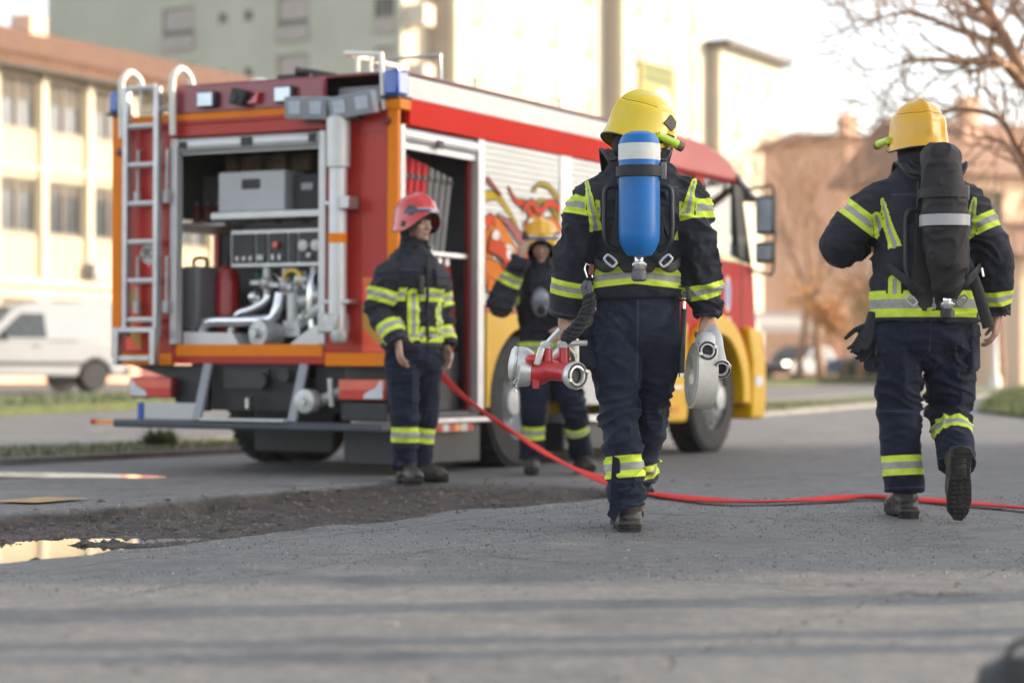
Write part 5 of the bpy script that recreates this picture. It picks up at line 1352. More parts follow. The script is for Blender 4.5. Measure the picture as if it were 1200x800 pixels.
# hose packs standing on the locker shelf, and the looped red hoses under it
HR=mat('red_hose_fabric',(0.62,0.03,0.04),0.7,var=0.12,scale=10,bmp=0.2); HG=mat('grey_hose_fabric',(0.24,0.23,0.22),0.8,var=0.15,scale=10,bmp=0.2)
for i in range(9):
    y=0.17+i*0.085; red=i in (1,2,3,4)
    lab=('red folded hose pack, number %s from the rear corner in the side locker' if red else 'grey folded hose pack, number %s from the rear corner in the side locker')%['one','two','three','four','five','six','seven','eight','nine'][i]
    o=thing_on_truck('hose_pack',-0.29,y,1.632,lab,'hose','folded hose packs in the side locker')
    M=Matrix.Rotation(-0.10-0.012*i,4,'X')
    b=MB()
    for k in range(3): b.box(-0.16,0.16,-0.028+k*0.019,-0.028+k*0.019+0.016,0,0.70-0.015*i,M)
    b.build('hose_layers',HR if red else HG,o,bevel=0.006)
    MB().box(-0.04,0.165,-0.034,0.034,0.52,0.55,M).build('strap',BLACK,o)
for i,(y,z1) in enumerate(((0.84,0.98),(0.96,0.92))):
    o=thing_on_truck('looped_hose',-0.12,y,0,['nearer','farther'][i]+' looped red hose hanging in the side locker behind the red helmet man','hose','red hoses hanging in the side locker')
    b=MB(); b.tube(catmull([(-.05,-.02,1.58),(-.02,-.03,1.3),(0,-.02,z1+.1),(0.0,.01,z1),(0,.035,z1+.1),(-.02,.03,1.35),(-.05,.02,1.58)],6),(0.012),10); b.build('hose_loop',HR,o)
    MB().cyl((-.05,0,1.54),(-.05,0,1.60),.032,n=14).build('coupling',STEEL,o)
o=thing_on_truck('hose_nozzle',-0.17,0.70,1.632,'bright metal branch pipe nozzle standing in the side locker','nozzle')
MB().lathe([(0.04,0),(0.045,0.03),(0.03,0.05),(0.028,0.16),(0.045,0.19),(0.05,0.25)],n=18).build('nozzle_body',STEEL,o); MB().tube([(0,-.03,.12),(0,-.08,.10),(0,-.08,.03)],.012,8).build('grip',BLACK,o)
# ================================================================== people
FAB=None
def fabric(name, col, hi, dust=0.25):
    m,nt,b=nmat(name)
    c=ramp2(nt,noise_node(nt,4.0,6,0.62),col,hi,0.35,0.72)
    d=noise_node(nt,2.6,7,0.7); k=mathn(nt,'MULTIPLY',mathn(nt,'SUBTRACT',d,0.56),dust*9,True)
    c=mixc(nt,mathn(nt,'MULTIPLY',k,0.45),c,(0.12,0.11,0.10))
    at=nt.nodes.new('ShaderNodeAttribute'); at.attribute_name='band'
    ed=nt.nodes.new('ShaderNodeMapRange'); ed.inputs[1].default_value=1.03; ed.inputs[2].default_value=0.97; nt.links.new(at.outputs['Fac'],ed.inputs[0])
    ei=nt.nodes.new('ShaderNodeMapRange'); ei.inputs[1].default_value=0.37; ei.inputs[2].default_value=0.33; nt.links.new(at.outputs['Fac'],ei.inputs[0])
    grime=noise_node(nt,9,5,0.6)
    yc=ramp2(nt,grime,(0.44,0.56,0.035),(0.66,0.78,0.085),0.3,0.6)
    sc=ramp2(nt,grime,(0.22,0.215,0.20),(0.40,0.40,0.385),0.3,0.65)
    a3=nt.nodes.new('ShaderNodeAttribute'); a3.attribute_name='seam'
    sm=nt.nodes.new('ShaderNodeMapRange'); sm.inputs[1].default_value=0.55; sm.inputs[2].default_value=0.25; nt.links.new(a3.outputs['Fac'],sm.inputs[0])
    c=mixc(nt,mathn(nt,'MULTIPLY',sm.outputs[0],0.55),c,tuple(min(1,q*2.6) for q in hi))
    c=mixc(nt,ed.outputs[0],c,yc); c=mixc(nt,ei.outputs[0],c,sc)
    nt.links.new(c,b.inputs['Base Color']); b.inputs['Roughness'].default_value=0.82
    b.inputs['Sheen Weight'].default_value=0.05; b.inputs['Specular IOR Level'].default_value=0.18
    # stitched rows / weave
    h=mathn(nt,'ADD',mathn(nt,'MULTIPLY',noise_node(nt,420,2),0.35),mathn(nt,'MULTIPLY',noise_node(nt,38,5,0.6),1.0))
    bump(nt,b,h,0.45,0.006); BANDED.add(name); return m
JACK=fabric('jacket_fabric',(0.012,0.014,0.022),(0.038,0.040,0.052),0.24)
TROU=fabric('trouser_fabric',(0.006,0.009,0.021),(0.016,0.021,0.040),0.24)
TROUD=fabric('dusty_trouser_fabric',(0.010,0.014,0.029),(0.026,0.032,0.054),0.5)
WEB=mat('black_webbing',(0.012,0.012,0.014),0.65,var=0.25,scale=30,bmp=0.2)
LEATH=mat('boot_leather',(0.018,0.016,0.015),0.42,var=0.35,scale=10,bmp=0.25,bscale=40,dirt=0.4,dirtcol=(0.12,0.10,0.075))
SOLE=mat('boot_sole',(0.014,0.013,0.013),0.85,var=0.3,scale=20,bmp=0.2,dirt=0.2,dirtcol=(0.07,0.06,0.05))
LIME=mat('lime_plastic',(0.50,0.68,0.05),0.35,coat=0.3)
HELY=mat('helmet_yellow',(0.66,0.48,0.010),0.3,coat=0.35,var=0.06,scale=3,dirt=0.12,dirtcol=(0.45,0.33,0.03))
HELO=mat('helmet_deep_yellow',(0.70,0.36,0.003),0.32,coat=0.25,var=0.10,scale=4,dirt=0.2,dirtcol=(0.40,0.24,0.03))
HELR=mat('helmet_red',(0.55,0.022,0.018),0.24,coat=0.7,var=0.08,scale=3)
VIS=mat('silver_visor',(0.72,0.70,0.66),0.15,metal=0.7,coat=0.5)
FLAP=mat('neck_flap',(0.012,0.012,0.016),0.8,var=0.3)
def skin_mat():
    m,nt,b=nmat('skin')
    c=ramp2(nt,noise_node(nt,22,5),(0.40,0.225,0.155),(0.56,0.34,0.25),0.3,0.7)
    at=nt.nodes.new('ShaderNodeAttribute'); at.attribute_name='lip'; c=mixc(nt,at.outputs['Fac'],c,(0.27,0.075,0.065))
    a2=nt.nodes.new('ShaderNodeAttribute'); a2.attribute_name='hair'; c=mixc(nt,a2.outputs['Fac'],c,(0.025,0.017,0.012))
    nt.links.new(c,b.inputs['Base Color']); b.inputs['Roughness'].default_value=0.5
    b.inputs['Subsurface Weight'].default_value=0.08; b.inputs['Subsurface Radius'].default_value=(0.02,0.008,0.004); b.inputs['Subsurface Scale'].default_value=0.05
    bump(nt,b,noise_node(nt,160,4),0.15,0.002); return m
SKIN=skin_mat()
EYEW=mat('eye_white',(0.62,0.60,0.57),0.2,var=0.02); EYEI=mat('eye_iris',(0.03,0.02,0.012),0.1)

def poly_closest(P, pts):
    pts=np.array([tuple(p) for p in pts]); best=np.full(len(P),1e9); tt=np.zeros(len(P)); acc=0.0
    for a,b in zip(pts[:-1],pts[1:]):
        d=b-a; L=np.linalg.norm(d); s=np.clip(((P-a)@d)/(L*L),0,1); q=a+s[:,None]*d
        dist=np.linalg.norm(P-q,axis=1); k=dist<best; best[k]=dist[k]; tt[k]=acc+s[k]*L; acc+=L
    return best,tt
def attr(me,name,vals):
    a=me.attributes.new(name,'FLOAT','POINT'); a.data.foreach_set('value',np.asarray(vals,np.float32))
def garment(name,parent,mb,voxel,limbs,bands,mt,seed,joints=(),wr=1.0,smooth=5,thick=None):
    me=fuse(mb,voxel,smooth); n=len(me.vertices)
    P=np.empty(n*3); me.vertices.foreach_get('co',P); P=P.reshape(-1,3)
    N=np.empty(n*3); me.vertices.foreach_get('normal',N); N=N.reshape(-1,3)
    D=[];TT=[]
    for pts,r in limbs:
        d,t=poly_closest(P,pts); D.append(d-r); TT.append(t)
    who=np.argmin(np.array(D),0)
    mask=np.full(n,0.5); seam=np.full(n,9.0)
    for (jp,jr) in joints: mask=np.maximum(mask,np.exp(-(np.linalg.norm(P-np.array(jp),axis=1)/jr)**2))
    disp=np.zeros(n); nn=mnoise.noise
    for i in range(n):
        x,y,z=P[i]
        a=nn((x*4.2+seed,y*4.2,z*4.2)); g_=nn((x*3.1,y*3.1+seed*2,z*2.4)); mk=mask[i]*max(0.12,min(1.7,0.75+2.1*g_)); dg=0.55*z*(1 if x>0 else -1)
        rq=1-abs(nn((x*5.5+1.5*a+dg,y*5.5+seed,z*15+2.2*a+x*5)))
        r2=1-abs(nn((x*13+seed+3*a,y*13,z*21-2*a)))
        disp[i]=a*0.013+(rq**5*0.036-0.018)*mk+(r2**3*0.012-0.006)*(0.3+0.7*mk)
    P2=P+N*(disp*wr)[:,None]
    me.vertices.foreach_set('co',P2.ravel())
    band=np.full(n,9.0)
    for bd in bands:
        if bd[0]=='t':
            _,li,t0,hw=bd; k=who==li; band[k]=np.minimum(band[k],np.abs(TT[li][k]-t0)/hw)
        elif bd[0]=='z':
            _,li,z0,hw,sag=bd; k=who==li; band[k]=np.minimum(band[k],np.abs(P[k,2]-(z0+sag*np.abs(P[k,0])))/hw)
        elif bd[0]=='poly':
            _,pts,hw0,hw1,side,lim=bd
            pts2=np.array(pts,float)
            k=(N[:,1]*side>0.05)
            if lim is not None: k&=np.isin(who,lim)
            q=np.stack([P[:,0],np.zeros(n),P[:,2]],1)[k]; d,t=poly_closest(q,np.stack([pts2[:,0],np.zeros(len(pts2)),pts2[:,1]],1))
            tot=np.linalg.norm(np.diff(pts2,axis=0),axis=1).sum(); hw=hw0+(hw1-hw0)*t/tot
            bb_=band[k]; near=(d<hw*1.22)&(t<tot-1e-4); bb_[near]=d[near]/hw[near]; band[k]=bb_
    for li in range(1,len(limbs)):
        k=who==li; tot=sum((V(q)-V(p)).length for p,q in zip(limbs[li][0][:-1],limbs[li][0][1:]))
        seam[k]=np.minimum(seam[k],np.abs(TT[li][k]-(tot-.022)))
        seam[k]=np.minimum(seam[k],np.abs(TT[li][k]-tot*.47)+np.where(name=='jacket',9,0.0))
    k=who==0; zmin=P[:,2].min() if name=='jacket' else -9
    seam[k]=np.minimum(seam[k],np.abs(P[k,2]-zmin-.032))
    if name=='jacket': seam[k]=np.minimum(seam[k],np.abs(P[k,2]-(P[k,2].max()-.20)-.03*np.abs(P[k,0])))
    else: seam=np.minimum(seam,np.abs(P[:,0]-limbs[0][0][0][0])+np.where(who==0,0,9))
    attr(me,'seam',seam*100)
    attr(me,'band',band)
    return link(name,me,mt,parent,smooth=180)

def hand(mb, wr, d, n, side, curl=(0.4,0.5,0.4), spread=0.06, thumb=0.5, sc=1.0):
    """wr wrist, d towards the knuckles, n the way the palm faces, side +1/-1: thumb on d x n side"""
    wr=V(wr); d=V(d).normalized(); n=V(n); n=(n-d*n.dot(d)).normalized(); s=d.cross(n).normalized()*side
    pl=0.092*sc
    def ov(c,a,b): return c,a,b
    # palm: flattened tube
    pts=[wr-d*0.05,wr,wr+d*pl*0.35,wr+d*pl*0.75,wr+d*pl*1.02]
    mb.tube(pts,[(0.026*sc,0.032*sc),(0.024*sc,0.031*sc),(0.019*sc,0.041*sc),(0.0165*sc,0.044*sc),(0.012*sc,0.040*sc)],16,ref=tuple(s))
    lens=(0.078,0.088,0.081,0.062); offs=(0.033,0.011,-0.011,-0.031); rad=(0.0098,0.0102,0.0097,0.0085)
    for k in range(4):
        base=wr+d*(pl*(0.93 if k in(1,2) else 0.87))+s*offs[k]*sc; L=lens[k]*sc
        dd=(d+s*spread*(1.5-k)*0.5).normalized(); p=[base-dd*0.02,base]; ang=0
        for j,fr in enumerate((0.46,0.30,0.24)):
            ang+=curl[j]*(1+0.06*(k-1.5))
            v=(dd*math.cos(ang)+n*math.sin(ang)).normalized(); p.append(p[-1]+v*L*fr)
        mb.tube(p,[rad[k]*sc*f for f in (1.15,1.15,1.03,0.97,0.78)],10)
        mb.ell(p[-1],rad[k]*sc*.78,rad[k]*sc*.78,rad[k]*sc*.78,8,6); mb.ell(p[1],*(rad[k]*sc*1.2,)*3,8,6)
    tb=wr+d*pl*0.22+s*0.028*sc+n*0.008
    t1=(d*0.75+s*0.75+n*thumb*0.6).normalized(); t2=(d*0.95+s*0.25+n*thumb*1.1).normalized()
    p=[wr+d*0.01+s*0.012,tb,tb+t1*0.042*sc,tb+t1*0.042*sc+t2*0.034*sc,tb+t1*0.042*sc+t2*0.060*sc]
    mb.tube(p,[0.016*sc,0.0155*sc,0.0125*sc,0.0115*sc,0.009*sc],10); mb.ell(p[-1],*(0.009*sc,)*3,8,6)

def head(mb,HM,neck_to):
    def e(c,a,b,h): mb.ell(HM@V(c),a,b,h,20,14,HM.to_3x3())
    e((0,-.012,.045),.074,.094,.088); e((0,.030,-.030),.060,.062,.085); e((0,.052,-.088),.040,.040,.030)
    e((0,.083,.022),.048,.016,.011); e((.040,.062,-.032),.022,.026,.024); e((-.040,.062,-.032),.022,.026,.024)
    mb.tube([HM@V(p) for p in ((0,.085,.016),(0,.099,-.010),(0,.112,-.034),(0,.096,-.046))],[.008,.0095,.0135,.010],10)
    e((.011,.097,-.038),.009,.010,.008); e((-.011,.097,-.038),.009,.010,.008)
    e((0,.087,-.067),.024,.012,.0065); e((0,.086,-.079),.021,.012,.007); e((0,.083,-.102),.020,.015,.013)
    for s in (1,-1): e((.077*s,-.008,-.018),.010,.020,.031); e((.030*s,.084,-.002),.016,.008,.008)
    mb.tube([HM@V((0,-.015,-.03)),HM@V((0,-.02,-.09)),V(neck_to)],[.056,.054,.062],18)
def face_attrs(me,HM):
    n=len(me.vertices); P=np.empty(n*3); me.vertices.foreach_get('co',P); P=P.reshape(-1,3)
    I=np.array(HM.inverted()); Q=P@I[:3,:3].T+I[:3,3]
    x,y,z=Q[:,0],Q[:,1],Q[:,2]; front=y>0.06
    lip=np.clip(1.4-((x/.024)**2+((z+.073)/.011)**2),0,1)*front*0.8
    br=np.maximum(np.clip(1.5-(((np.abs(x)-.032)/.021)**2+((z-.021-.12*np.abs(np.abs(x)-.03))/.006)**2),0,1)*front,0)
    hair=np.clip((z-.02)/.02,0,1)*(y<.05)
    stub=0.22*np.clip(1-np.abs(z+.09)/.04,0,1)*(y>.02)
    eye=np.clip(1.3-(((np.abs(x)-.031)/.017)**2+((z-.001)/.0065)**2),0,1)*front*0.12
    attr(me,'lip',lip); attr(me,'hair',np.clip(np.maximum(np.maximum(np.maximum(br,hair),stub),eye),0,1))

def helmet(parent,HM,mt,torch_side=1,front=False,flap=True,vent=True):
    n,m=56,22; a,b,c=.127,.147,.136; vs=[];fs=[]
    z0=.035
    def rim(az):        # az 0 = right side (+x), pi/2 = front
        s=math.sin(az)
        return (-.004 if s>0 else -.050)*abs(s)**1.5+(-.078)*(1-abs(s)**1.5)+(.035 if s>0 else 0)*max(0,s)**3
    def pt(az,t,off=0.0):
        zr=rim(az)-z0; ph=(1-t)
        zz=zr+(c-zr)*(math.sin(ph*math.pi/2)**0.92) if t>0 else c
        k=max(0.0,zz)/c
        rr=(max(0.0,1-k**2.1))**(1/2.1)
        if zz<0: rr=1+0.09*(zz/-.1)+(0.06 if math.sin(az)<0 else 0.02)*(t**10)
        rr+= 0.06*max(0,t-0.93)/0.07*(abs(math.sin(az)))
        ca,sa=math.cos(az),math.sin(az)
        p=V((a*rr*ca,b*rr*sa*(1.0 if sa<0 else 1.02),zz+z0))
        # comb along the top and raised lower band
        ridge=math.exp(-(p.x/.017)**2)*(0.013 if t<0.80 else 0.013*max(0,(0.9-t)/0.1))
        bandr=0.005 if 0.52<t<0.97 else (-0.004 if 0.47<t<=0.52 and p.y<.12 else 0.0)
        nrm=V((p.x/a,p.y/b,max(0,p.z-z0)/c)); nrm=nrm.normalized() if nrm.length>1e-6 else V((0,0,1))
        return p+nrm*(ridge+bandr+off)
    for off in (0.0,-0.007):
        for j in range(m+1):
            for i in range(n): vs.append(pt(2*math.pi*i/n,j/m,off))
    S=(m+1)*n
    for o in (0,S):
        for j in range(m):
            for i in range(n): fs.append((o+j*n+i,o+j*n+(i+1)%n,o+(j+1)*n+(i+1)%n,o+(j+1)*n+i))
    for i in range(n): fs.append((m*n+i,m*n+(i+1)%n,S+m*n+(i+1)%n,S+m*n+i))
    sh=MB(); sh.add(vs,fs); H=sh.build('helmet',mt,parent,smooth=60,M=HM)
    ed=MB(); ed.tube([pt(2*math.pi*i/n,1.0,-.003) for i in range(n)],.0045,8,closed=True); ed.build('rim_edge',BLACK,H)
    sn=MB(); sn.tube([pt(math.pi*(1.02+.96*i/30),.495,-.0005) for i in range(31)],.0022,6); sn.build('seam',mat('seam_line',(0.20,0.12,0.01),.6),H)  # thin darker line along the seam at the back of the shell
    ln=MB(); ln.ell((0,-.005,.05),.108,.128,.112,24,12); ln.build('liner',FLAP,H)
    if flap:
        g=[];ff=[];k=28
        for j in range(6):
            t=j/5
            for i in range(k+1):
                az=math.pi*(0.94+1.12*i/k); z=-.015-(.115)*t; rr=.108-.016*t
                g.append((rr*math.cos(az)*1.0,rr*1.12*math.sin(az)-.005,z+.004*math.sin(i*1.7)*t))
        for j in range(5):
            for i in range(k): ff.append((j*(k+1)+i,j*(k+1)+i+1,(j+1)*(k+1)+i+1,(j+1)*(k+1)+i))
        q=MB(); q.add(g,ff); o=q.build('neck_flap',FLAP,H,smooth=180); sd=o.modifiers.new('s','SOLIDIFY'); sd.thickness=.006
    s=torch_side
    if s:
        tq=MB(); tq.lathe([(.010,-.002),(.0175,0),(.0175,.075),(.020,.08),(.020,.10)],(s*.150,-.005,-.020),(s*.10,1,-.16),18); to=tq.build('torch',LIME,H)
        tq=MB(); tq.lathe([(.0205,.10),(.0225,.106),(.0225,.128),(.018,.132)],(s*.150,-.005,-.020),(s*.10,1,-.16),18); tq.build('torch_head',mat('torch_brown',(0.20,0.12,0.06),0.5),H)
        MB().box(s*.133-.012,s*.133+.012,.045,.085,-.035,.0).build('torch_clip',BLACK,H,bevel=.004)
    for s2 in (1,-1):
        hb=MB(); hb.ell((s2*.131,.012,-.040),.013,.032,.036,16,10); hb.build('hinge_cover',BLACK,H)
        if vent:
            pn=[(.020,.040),(.058,.088),(.108,.070),(.104,.042),(.075,.018)]
            vq=MB(); inn=[];out=[]
            for (yy,zz) in pn:
                az=math.atan2(yy/b,s2*math.sqrt(max(.01,1-(yy/b)**2)))
                k=max(0,zz-z0)/c; rr=(1-k**2.25)**(1/2.25); xx=s2*a*math.sqrt(max(.02,rr*rr-(yy/b)**2))
                inn.append(V((xx-s2*.01,yy,zz))); out.append(V((xx+s2*.015,yy,zz)))
            vq.add(inn+out,[tuple(range(5)),tuple(range(9,4,-1))]+[(i,(i+1)%5,5+(i+1)%5,5+i) for i in range(5)]); vq.build('side_vent',mat('vent_grey',(0.07,0.065,0.06),0.5,var=.3),H,bevel=.003)
    if front:
        H.matrix_local=HM@Matrix.Translation((0,-.006,.016))@Matrix.Rotation(R(6),4,'X')
        def arcpanel(z1,zb,a0,a1,r,nm,mt2,th=.006):
            g=[];ff=[];k=22
            for rr in (r,r+th):
                for i in range(k+1):
                    az=math.pi*(a0+(a1-a0)*i/k); t=1-abs(2*i/k-1)
                    zt=z1 if not callable(z1) else z1(t)
                    sh_=1-0.35*max(0,(zt-.05))/.1
                    g.append((a*rr*math.cos(az),b*rr*math.sin(az),zb)); g.append((a*rr*sh_*math.cos(az),b*rr*sh_*math.sin(az),zt))
            o=2*(k+1)
            for i in range(k):
                ff+= [(2*i,2*i+2,2*i+3,2*i+1),(o+2*i+1,o+2*i+3,o+2*i+2,o+2*i),(2*i+1,2*i+3,o+2*i+3,o+2*i+1),(2*i,o+2*i,o+2*i+2,2*i+2)]
            q=MB(); q.add(g,ff); q.build(nm,mt2,H,smooth=60)
        arcpanel(lambda t:.062+.085*t**1.3,.052,.12,.88,1.04,'front_plate',mat('front_plate_white',(0.55,0.53,0.50),.3,metal=.2,coat=.4),.03)
        arcpanel(.056,.034,.08,.92,1.05,'brim',mat('dark_blue_brim',(0.04,0.05,0.11),0.3,coat=.5),.06)
    return H

def boot(parent,Mf,toe_spread=0.0,sc=1.0,tread=False):
    """foot frame: origin on the ground under the ankle, +y towards the toe"""
    b=MB()
    b.limb([(0,-.035,.035),(0,-.035,.11),(0,-.022,.15),(0,-.015,.175)],[(.05,.056),(.048,.055),(.044,.048),(.038,.040)],20)
    b.limb([(0,-.075,.045),(0,.02,.070),(0,.10,.060),(0,.175,.048),(0,.215,.040)],[(.046,.045),(.052,.062),(.054,.050),(.052,.040),(.036,.028)],20)
    b.box(-.045,.045,-.11,.20,.022,.045)
    me=fuse(b,.0065,4); n=len(me.vertices); P=np.empty(n*3); me.vertices.foreach_get('co',P); P=P.reshape(-1,3); N=np.empty(n*3); me.vertices.foreach_get('normal',N); N=N.reshape(-1,3)
    d=np.array([mnoise.noise((x*16,y*16,z*30))*.004+(1-abs(mnoise.noise((x*9,y*9,z*34))))**4*.004 for x,y,z in P])
    me.vertices.foreach_set('co',(P+N*d[:,None]).ravel())
    o=link('boot',me,LEATH,parent,smooth=180,M=Mf@Matrix.Diagonal((sc,sc,sc,1)))
    outl=[(-.040,-.105),(-.048,-.06),(-.042,.0),(-.052,.07),(-.057,.13),(-.048,.19),(-.022,.232),(.015,.236),(.044,.20),(.056,.14),(.053,.07),(.042,.0),(.048,-.06),(.040,-.105),(.0,-.118)]
    s=MB(); s.prism(outl,lambda u,v,k:V((u,v,.034 if k else .014))); 
    s.prism([(x*.97,y) for x,y in outl if y<-.0]+[(-.042,.0)][:0],lambda u,v,k:V((u,v*1.0,.0139 if k else 0.0)))
    rows=9
    for j in range(rows):
        y=.03+j*.022
        if y>.215: break
        wd=.045 if y<.17 else .030
        for i in (-1,0,1): s.box(i*wd*.68-wd*.26,i*wd*.68+wd*.26,y,y+.013,0.0,.0138)
    for y in (-.09,-.065,-.04,-.016): s.box(-.034,.034,y-.004,y+.004,-.004,.001)
    s.build('sole',SOLE,o,fix=False,bevel=.003)
    return o
def pocket(parent,c,n,w_,h,name='cargo_pocket',mt=None,tilt=0):
    n=V(n).normalized(); M=Matrix.Translation(V(c))@n.to_track_quat('Y','Z').to_matrix().to_4x4()@Matrix.Rotation(tilt,4,'Y')
    b=MB(); b.loft([(0,0,-h/2,w_/2*.96,.012),(0,0.004,-h/2+.02,w_/2,.022),(0,0.004,h/2-.03,w_/2,.02),(0,0,h/2-.015,w_/2*.97,.014)],24,5)
    b.loft([(0,.008,h/2-.055,w_/2*1.03,.018),(0,.008,h/2-.05,w_/2*1.05,.022),(0,.004,h/2,w_/2*1.05,.020),(0,0,h/2+.012,w_/2,.012)],24,5)
    return b.build(name,mt or TROU,parent,smooth=60,M=M)

def breathing_set(name,label,loc,cx,cy,z0,z1,r,covered=False,lean=0.0,top_back=None,shoulders=None,belt=None):
    """air cylinder and harness worn on the back; local origin as the wearer's"""
    root=empty(name,loc,0,label,'air cylinder','breathing sets worn on the back')
    h=z1-z0
    if not covered:
        c=MB(); prof=[(.028,0),(.05,.004),(r*.80,.030),(r*.97,.065),(r,.10),(r,h-.075),(r*.97,h-.045),(r*.82,h-.018),(r*.5,h-.004),(.01,h)]
        c.lathe(prof,(cx,cy,z0),(0,0,1),40); c.build('cylinder',mat('cylinder_blue',(0.003,0.125,0.40),0.42,coat=.08,spec=.35,var=.15,scale=7,dirt=.15,dirtcol=(0.10,0.25,0.48)),root)
        bd=MB(); zb=z0+h-.125; bd.lathe([(r+.0005,0),(r+.0018,.001),(r+.0018,.068),(r+.0005,.069)],(cx,cy,zb),(0,0,1),40,cap=False); bd.build('reflective_band',mat('white_reflective',(0.62,0.61,0.58),0.45,var=.08,scale=12),root)
    else:
        b=MB(); L=lambda t:cx+lean*(1-t)
        b.loft([(L(0),cy+.03,z0,.040,.045),(L(.03),cy+.02,z0+.03,.062,.055),(L(.2),cy,z0+.15,r*.98,r*.85),(L(.45),cy-.005,z0+.33,r*1.06,r),(L(.75),cy,z0+h*.8,r*.98,r*.95),(L(.93),cy,z0+h*.95,r*.88,r*.85),(L(1),cy,z1,r*.55,r*.5)],40,2.3,5)
        me=fuse(b,.008,3); n=len(me.vertices); P=np.empty(n*3); me.vertices.foreach_get('co',P); P=P.reshape(-1,3); N=np.empty(n*3); me.vertices.foreach_get('normal',N); N=N.reshape(-1,3)
        d=np.array([mnoise.noise((x*7,y*7,z*6))*.008+(1-abs(mnoise.noise((x*8+z*5,y*8,z*12-x*9))))**5*.010-.003 for x,y,z in P]); me.vertices.foreach_set('co',(P+N*d[:,None]).ravel())
        link('cylinder_cover',me,mat('cover_fabric',(0.013,0.0105,0.013),0.7,var=.25,scale=6,bmp=.25,bscale=60),root,smooth=180)
        zb=z0+h*.46
        g=[];k=40
        for zz,e in ((0,.004),(0.0005,.012),(.052,.012),(.0525,.004)):
            for i in range(k):
                t=2*math.pi*i/k; c_,s_=math.cos(t),math.sin(t)
                g.append((L(.5)+(r*1.05+e)*math.copysign(abs(c_)**.87,c_),cy-.004+(r*.99+e)*math.copysign(abs(s_)**.87,s_),zb+zz))
        q=MB(); q.add(g,[(j*k+i,j*k+(i+1)%k,(j+1)*k+(i+1)%k,(j+1)*k+i) for j in range(3) for i in range(k)]); q.build('reflective_band',mat('grey_reflective',(0.38,0.36,0.37),0.4,var=.1),root)
    # strap round the cylinder with its buckle
    zs=z0+h*(.63 if not covered else .64); rr=r*(1.02 if not covered else 1.05)
    st=MB(); st.lathe([(rr+.002,0),(rr+.010,.002),(rr+.010,.046),(rr+.002,.048)],(cx+lean*.3,cy,zs),(0,0,1),40,cap=False); st.build('cylinder_strap',WEB,root)
    MB().box(cx+rr-.004,cx+rr+.024,cy-.035,cy+.02,zs-.012,zs+.062).build('strap_buckle',mat('buckle_grey',(0.16,0.15,0.15),.45,metal=.4),root,bevel=.006)
    # valve
    vz=z0-.002; vx=cx+lean
    v=MB(); v.cyl((vx,cy+.03,vz+.02),(vx,cy+.02,vz-.055),.021,n=16); v.lathe([(.024,0),(.03,.008),(.03,.035),(.024,.04)],(vx,cy+.022,vz-.055),(0,0,1),8); v.cyl((vx-.03,cy+.02,vz-.03),(vx+.032,cy+.02,vz-.03),.013,n=12)
    v.build('valve',STEEL,root)
    hd=MB(); hd.lathe([(.022,0),(.032,.006),(.034,.035),(.028,.045)],(vx,cy+.018,vz-.10),(0,0,1),10); hd.build('valve_handwheel',mat('valve_rubber',(0.10,0.10,0.11),.6) if not covered else BLACK,root,bevel=.002)
    # back plate with grab frame
    bp=MB(); by=cy+r+.018
    poly=[(-.085,z1-.16),(.085,z1-.16),(.10,z0+.16),(.13,z0+.04),(.06,z0-.06),(-.06,z0-.06),(-.13,z0+.04),(-.10,z0+.16)]
    bp.prism(poly,lambda u,v_,s:V((cx+u,by+(.012 if s else 0),v_))); bp.build('back_plate',BLACK,root,bevel=.004)
    for s in (1,-1):
        fr=MB(); fr.tube(catmull([(cx+s*.07,by,z0+h*.58),(cx+s*.135,by-.01,z0+h*.56),(cx+s*.142,by-.012,z0+h*.40),(cx+s*.142,by-.012,z0+h*.20),(cx+s*.125,by-.008,z0+h*.10),(cx+s*.06,by,z0+h*.05)],5),.0115,10)
        fr.build('grab_frame',mat('frame_plastic',(0.018,0.018,0.022),.4,var=.2),root)
        # shoulder strap, following the given points on the garment
        if shoulders:
            pts=[V((cx+s*.05,by,z0+h*.80))]+[V((s*p[0]+cx,p[1],p[2])) for p in shoulders]
            m_=MB(); m_.tube(catmull(pts,6),(.0055),10) if False else m_.tube(catmull(pts,6),[(.022,.006)]*((len(pts)-1)*6+1),10,ref=(0,-1,.25)); m_.build('shoulder_strap',WEB,root)
            m2=MB(); m2.tube(catmull([p+V((s*.018,-.012,.006)) for p in pts],6),.0065,8); m2.build('hose_line',BLACK,root)
        if belt:
            pts=[V((cx+s*.06,by-.004,z0+.02))]+[V((s*p[0]+cx,p[1],p[2])) for p in belt]
            m_=MB(); m_.tube(catmull(pts,6),[(.006,.021)]*((len(pts)-1)*6+1),10,ref=(0,0,1)); m_.build('waist_strap',WEB,root)
        k=MB(); c0=V((cx+s*.118,by-.022,z0-.012)); R_=Matrix.Rotation(-.75*s,3,'Y'); ring=[]
        for i in range(20):
            t=2*math.pi*i/20; ring.append(c0+R_@V((.030*max(-.75,min(.75,math.cos(t)*1.1))/.75*.9,0,.016*math.sin(t))))
        k.tube(ring,.0052,8,closed=True); k.build('adjuster_ring',mat('white_metal_ring',(0.62,0.62,0.62),.35,metal=.3) if (s<0 or not covered) else GREYP,root)
    return root

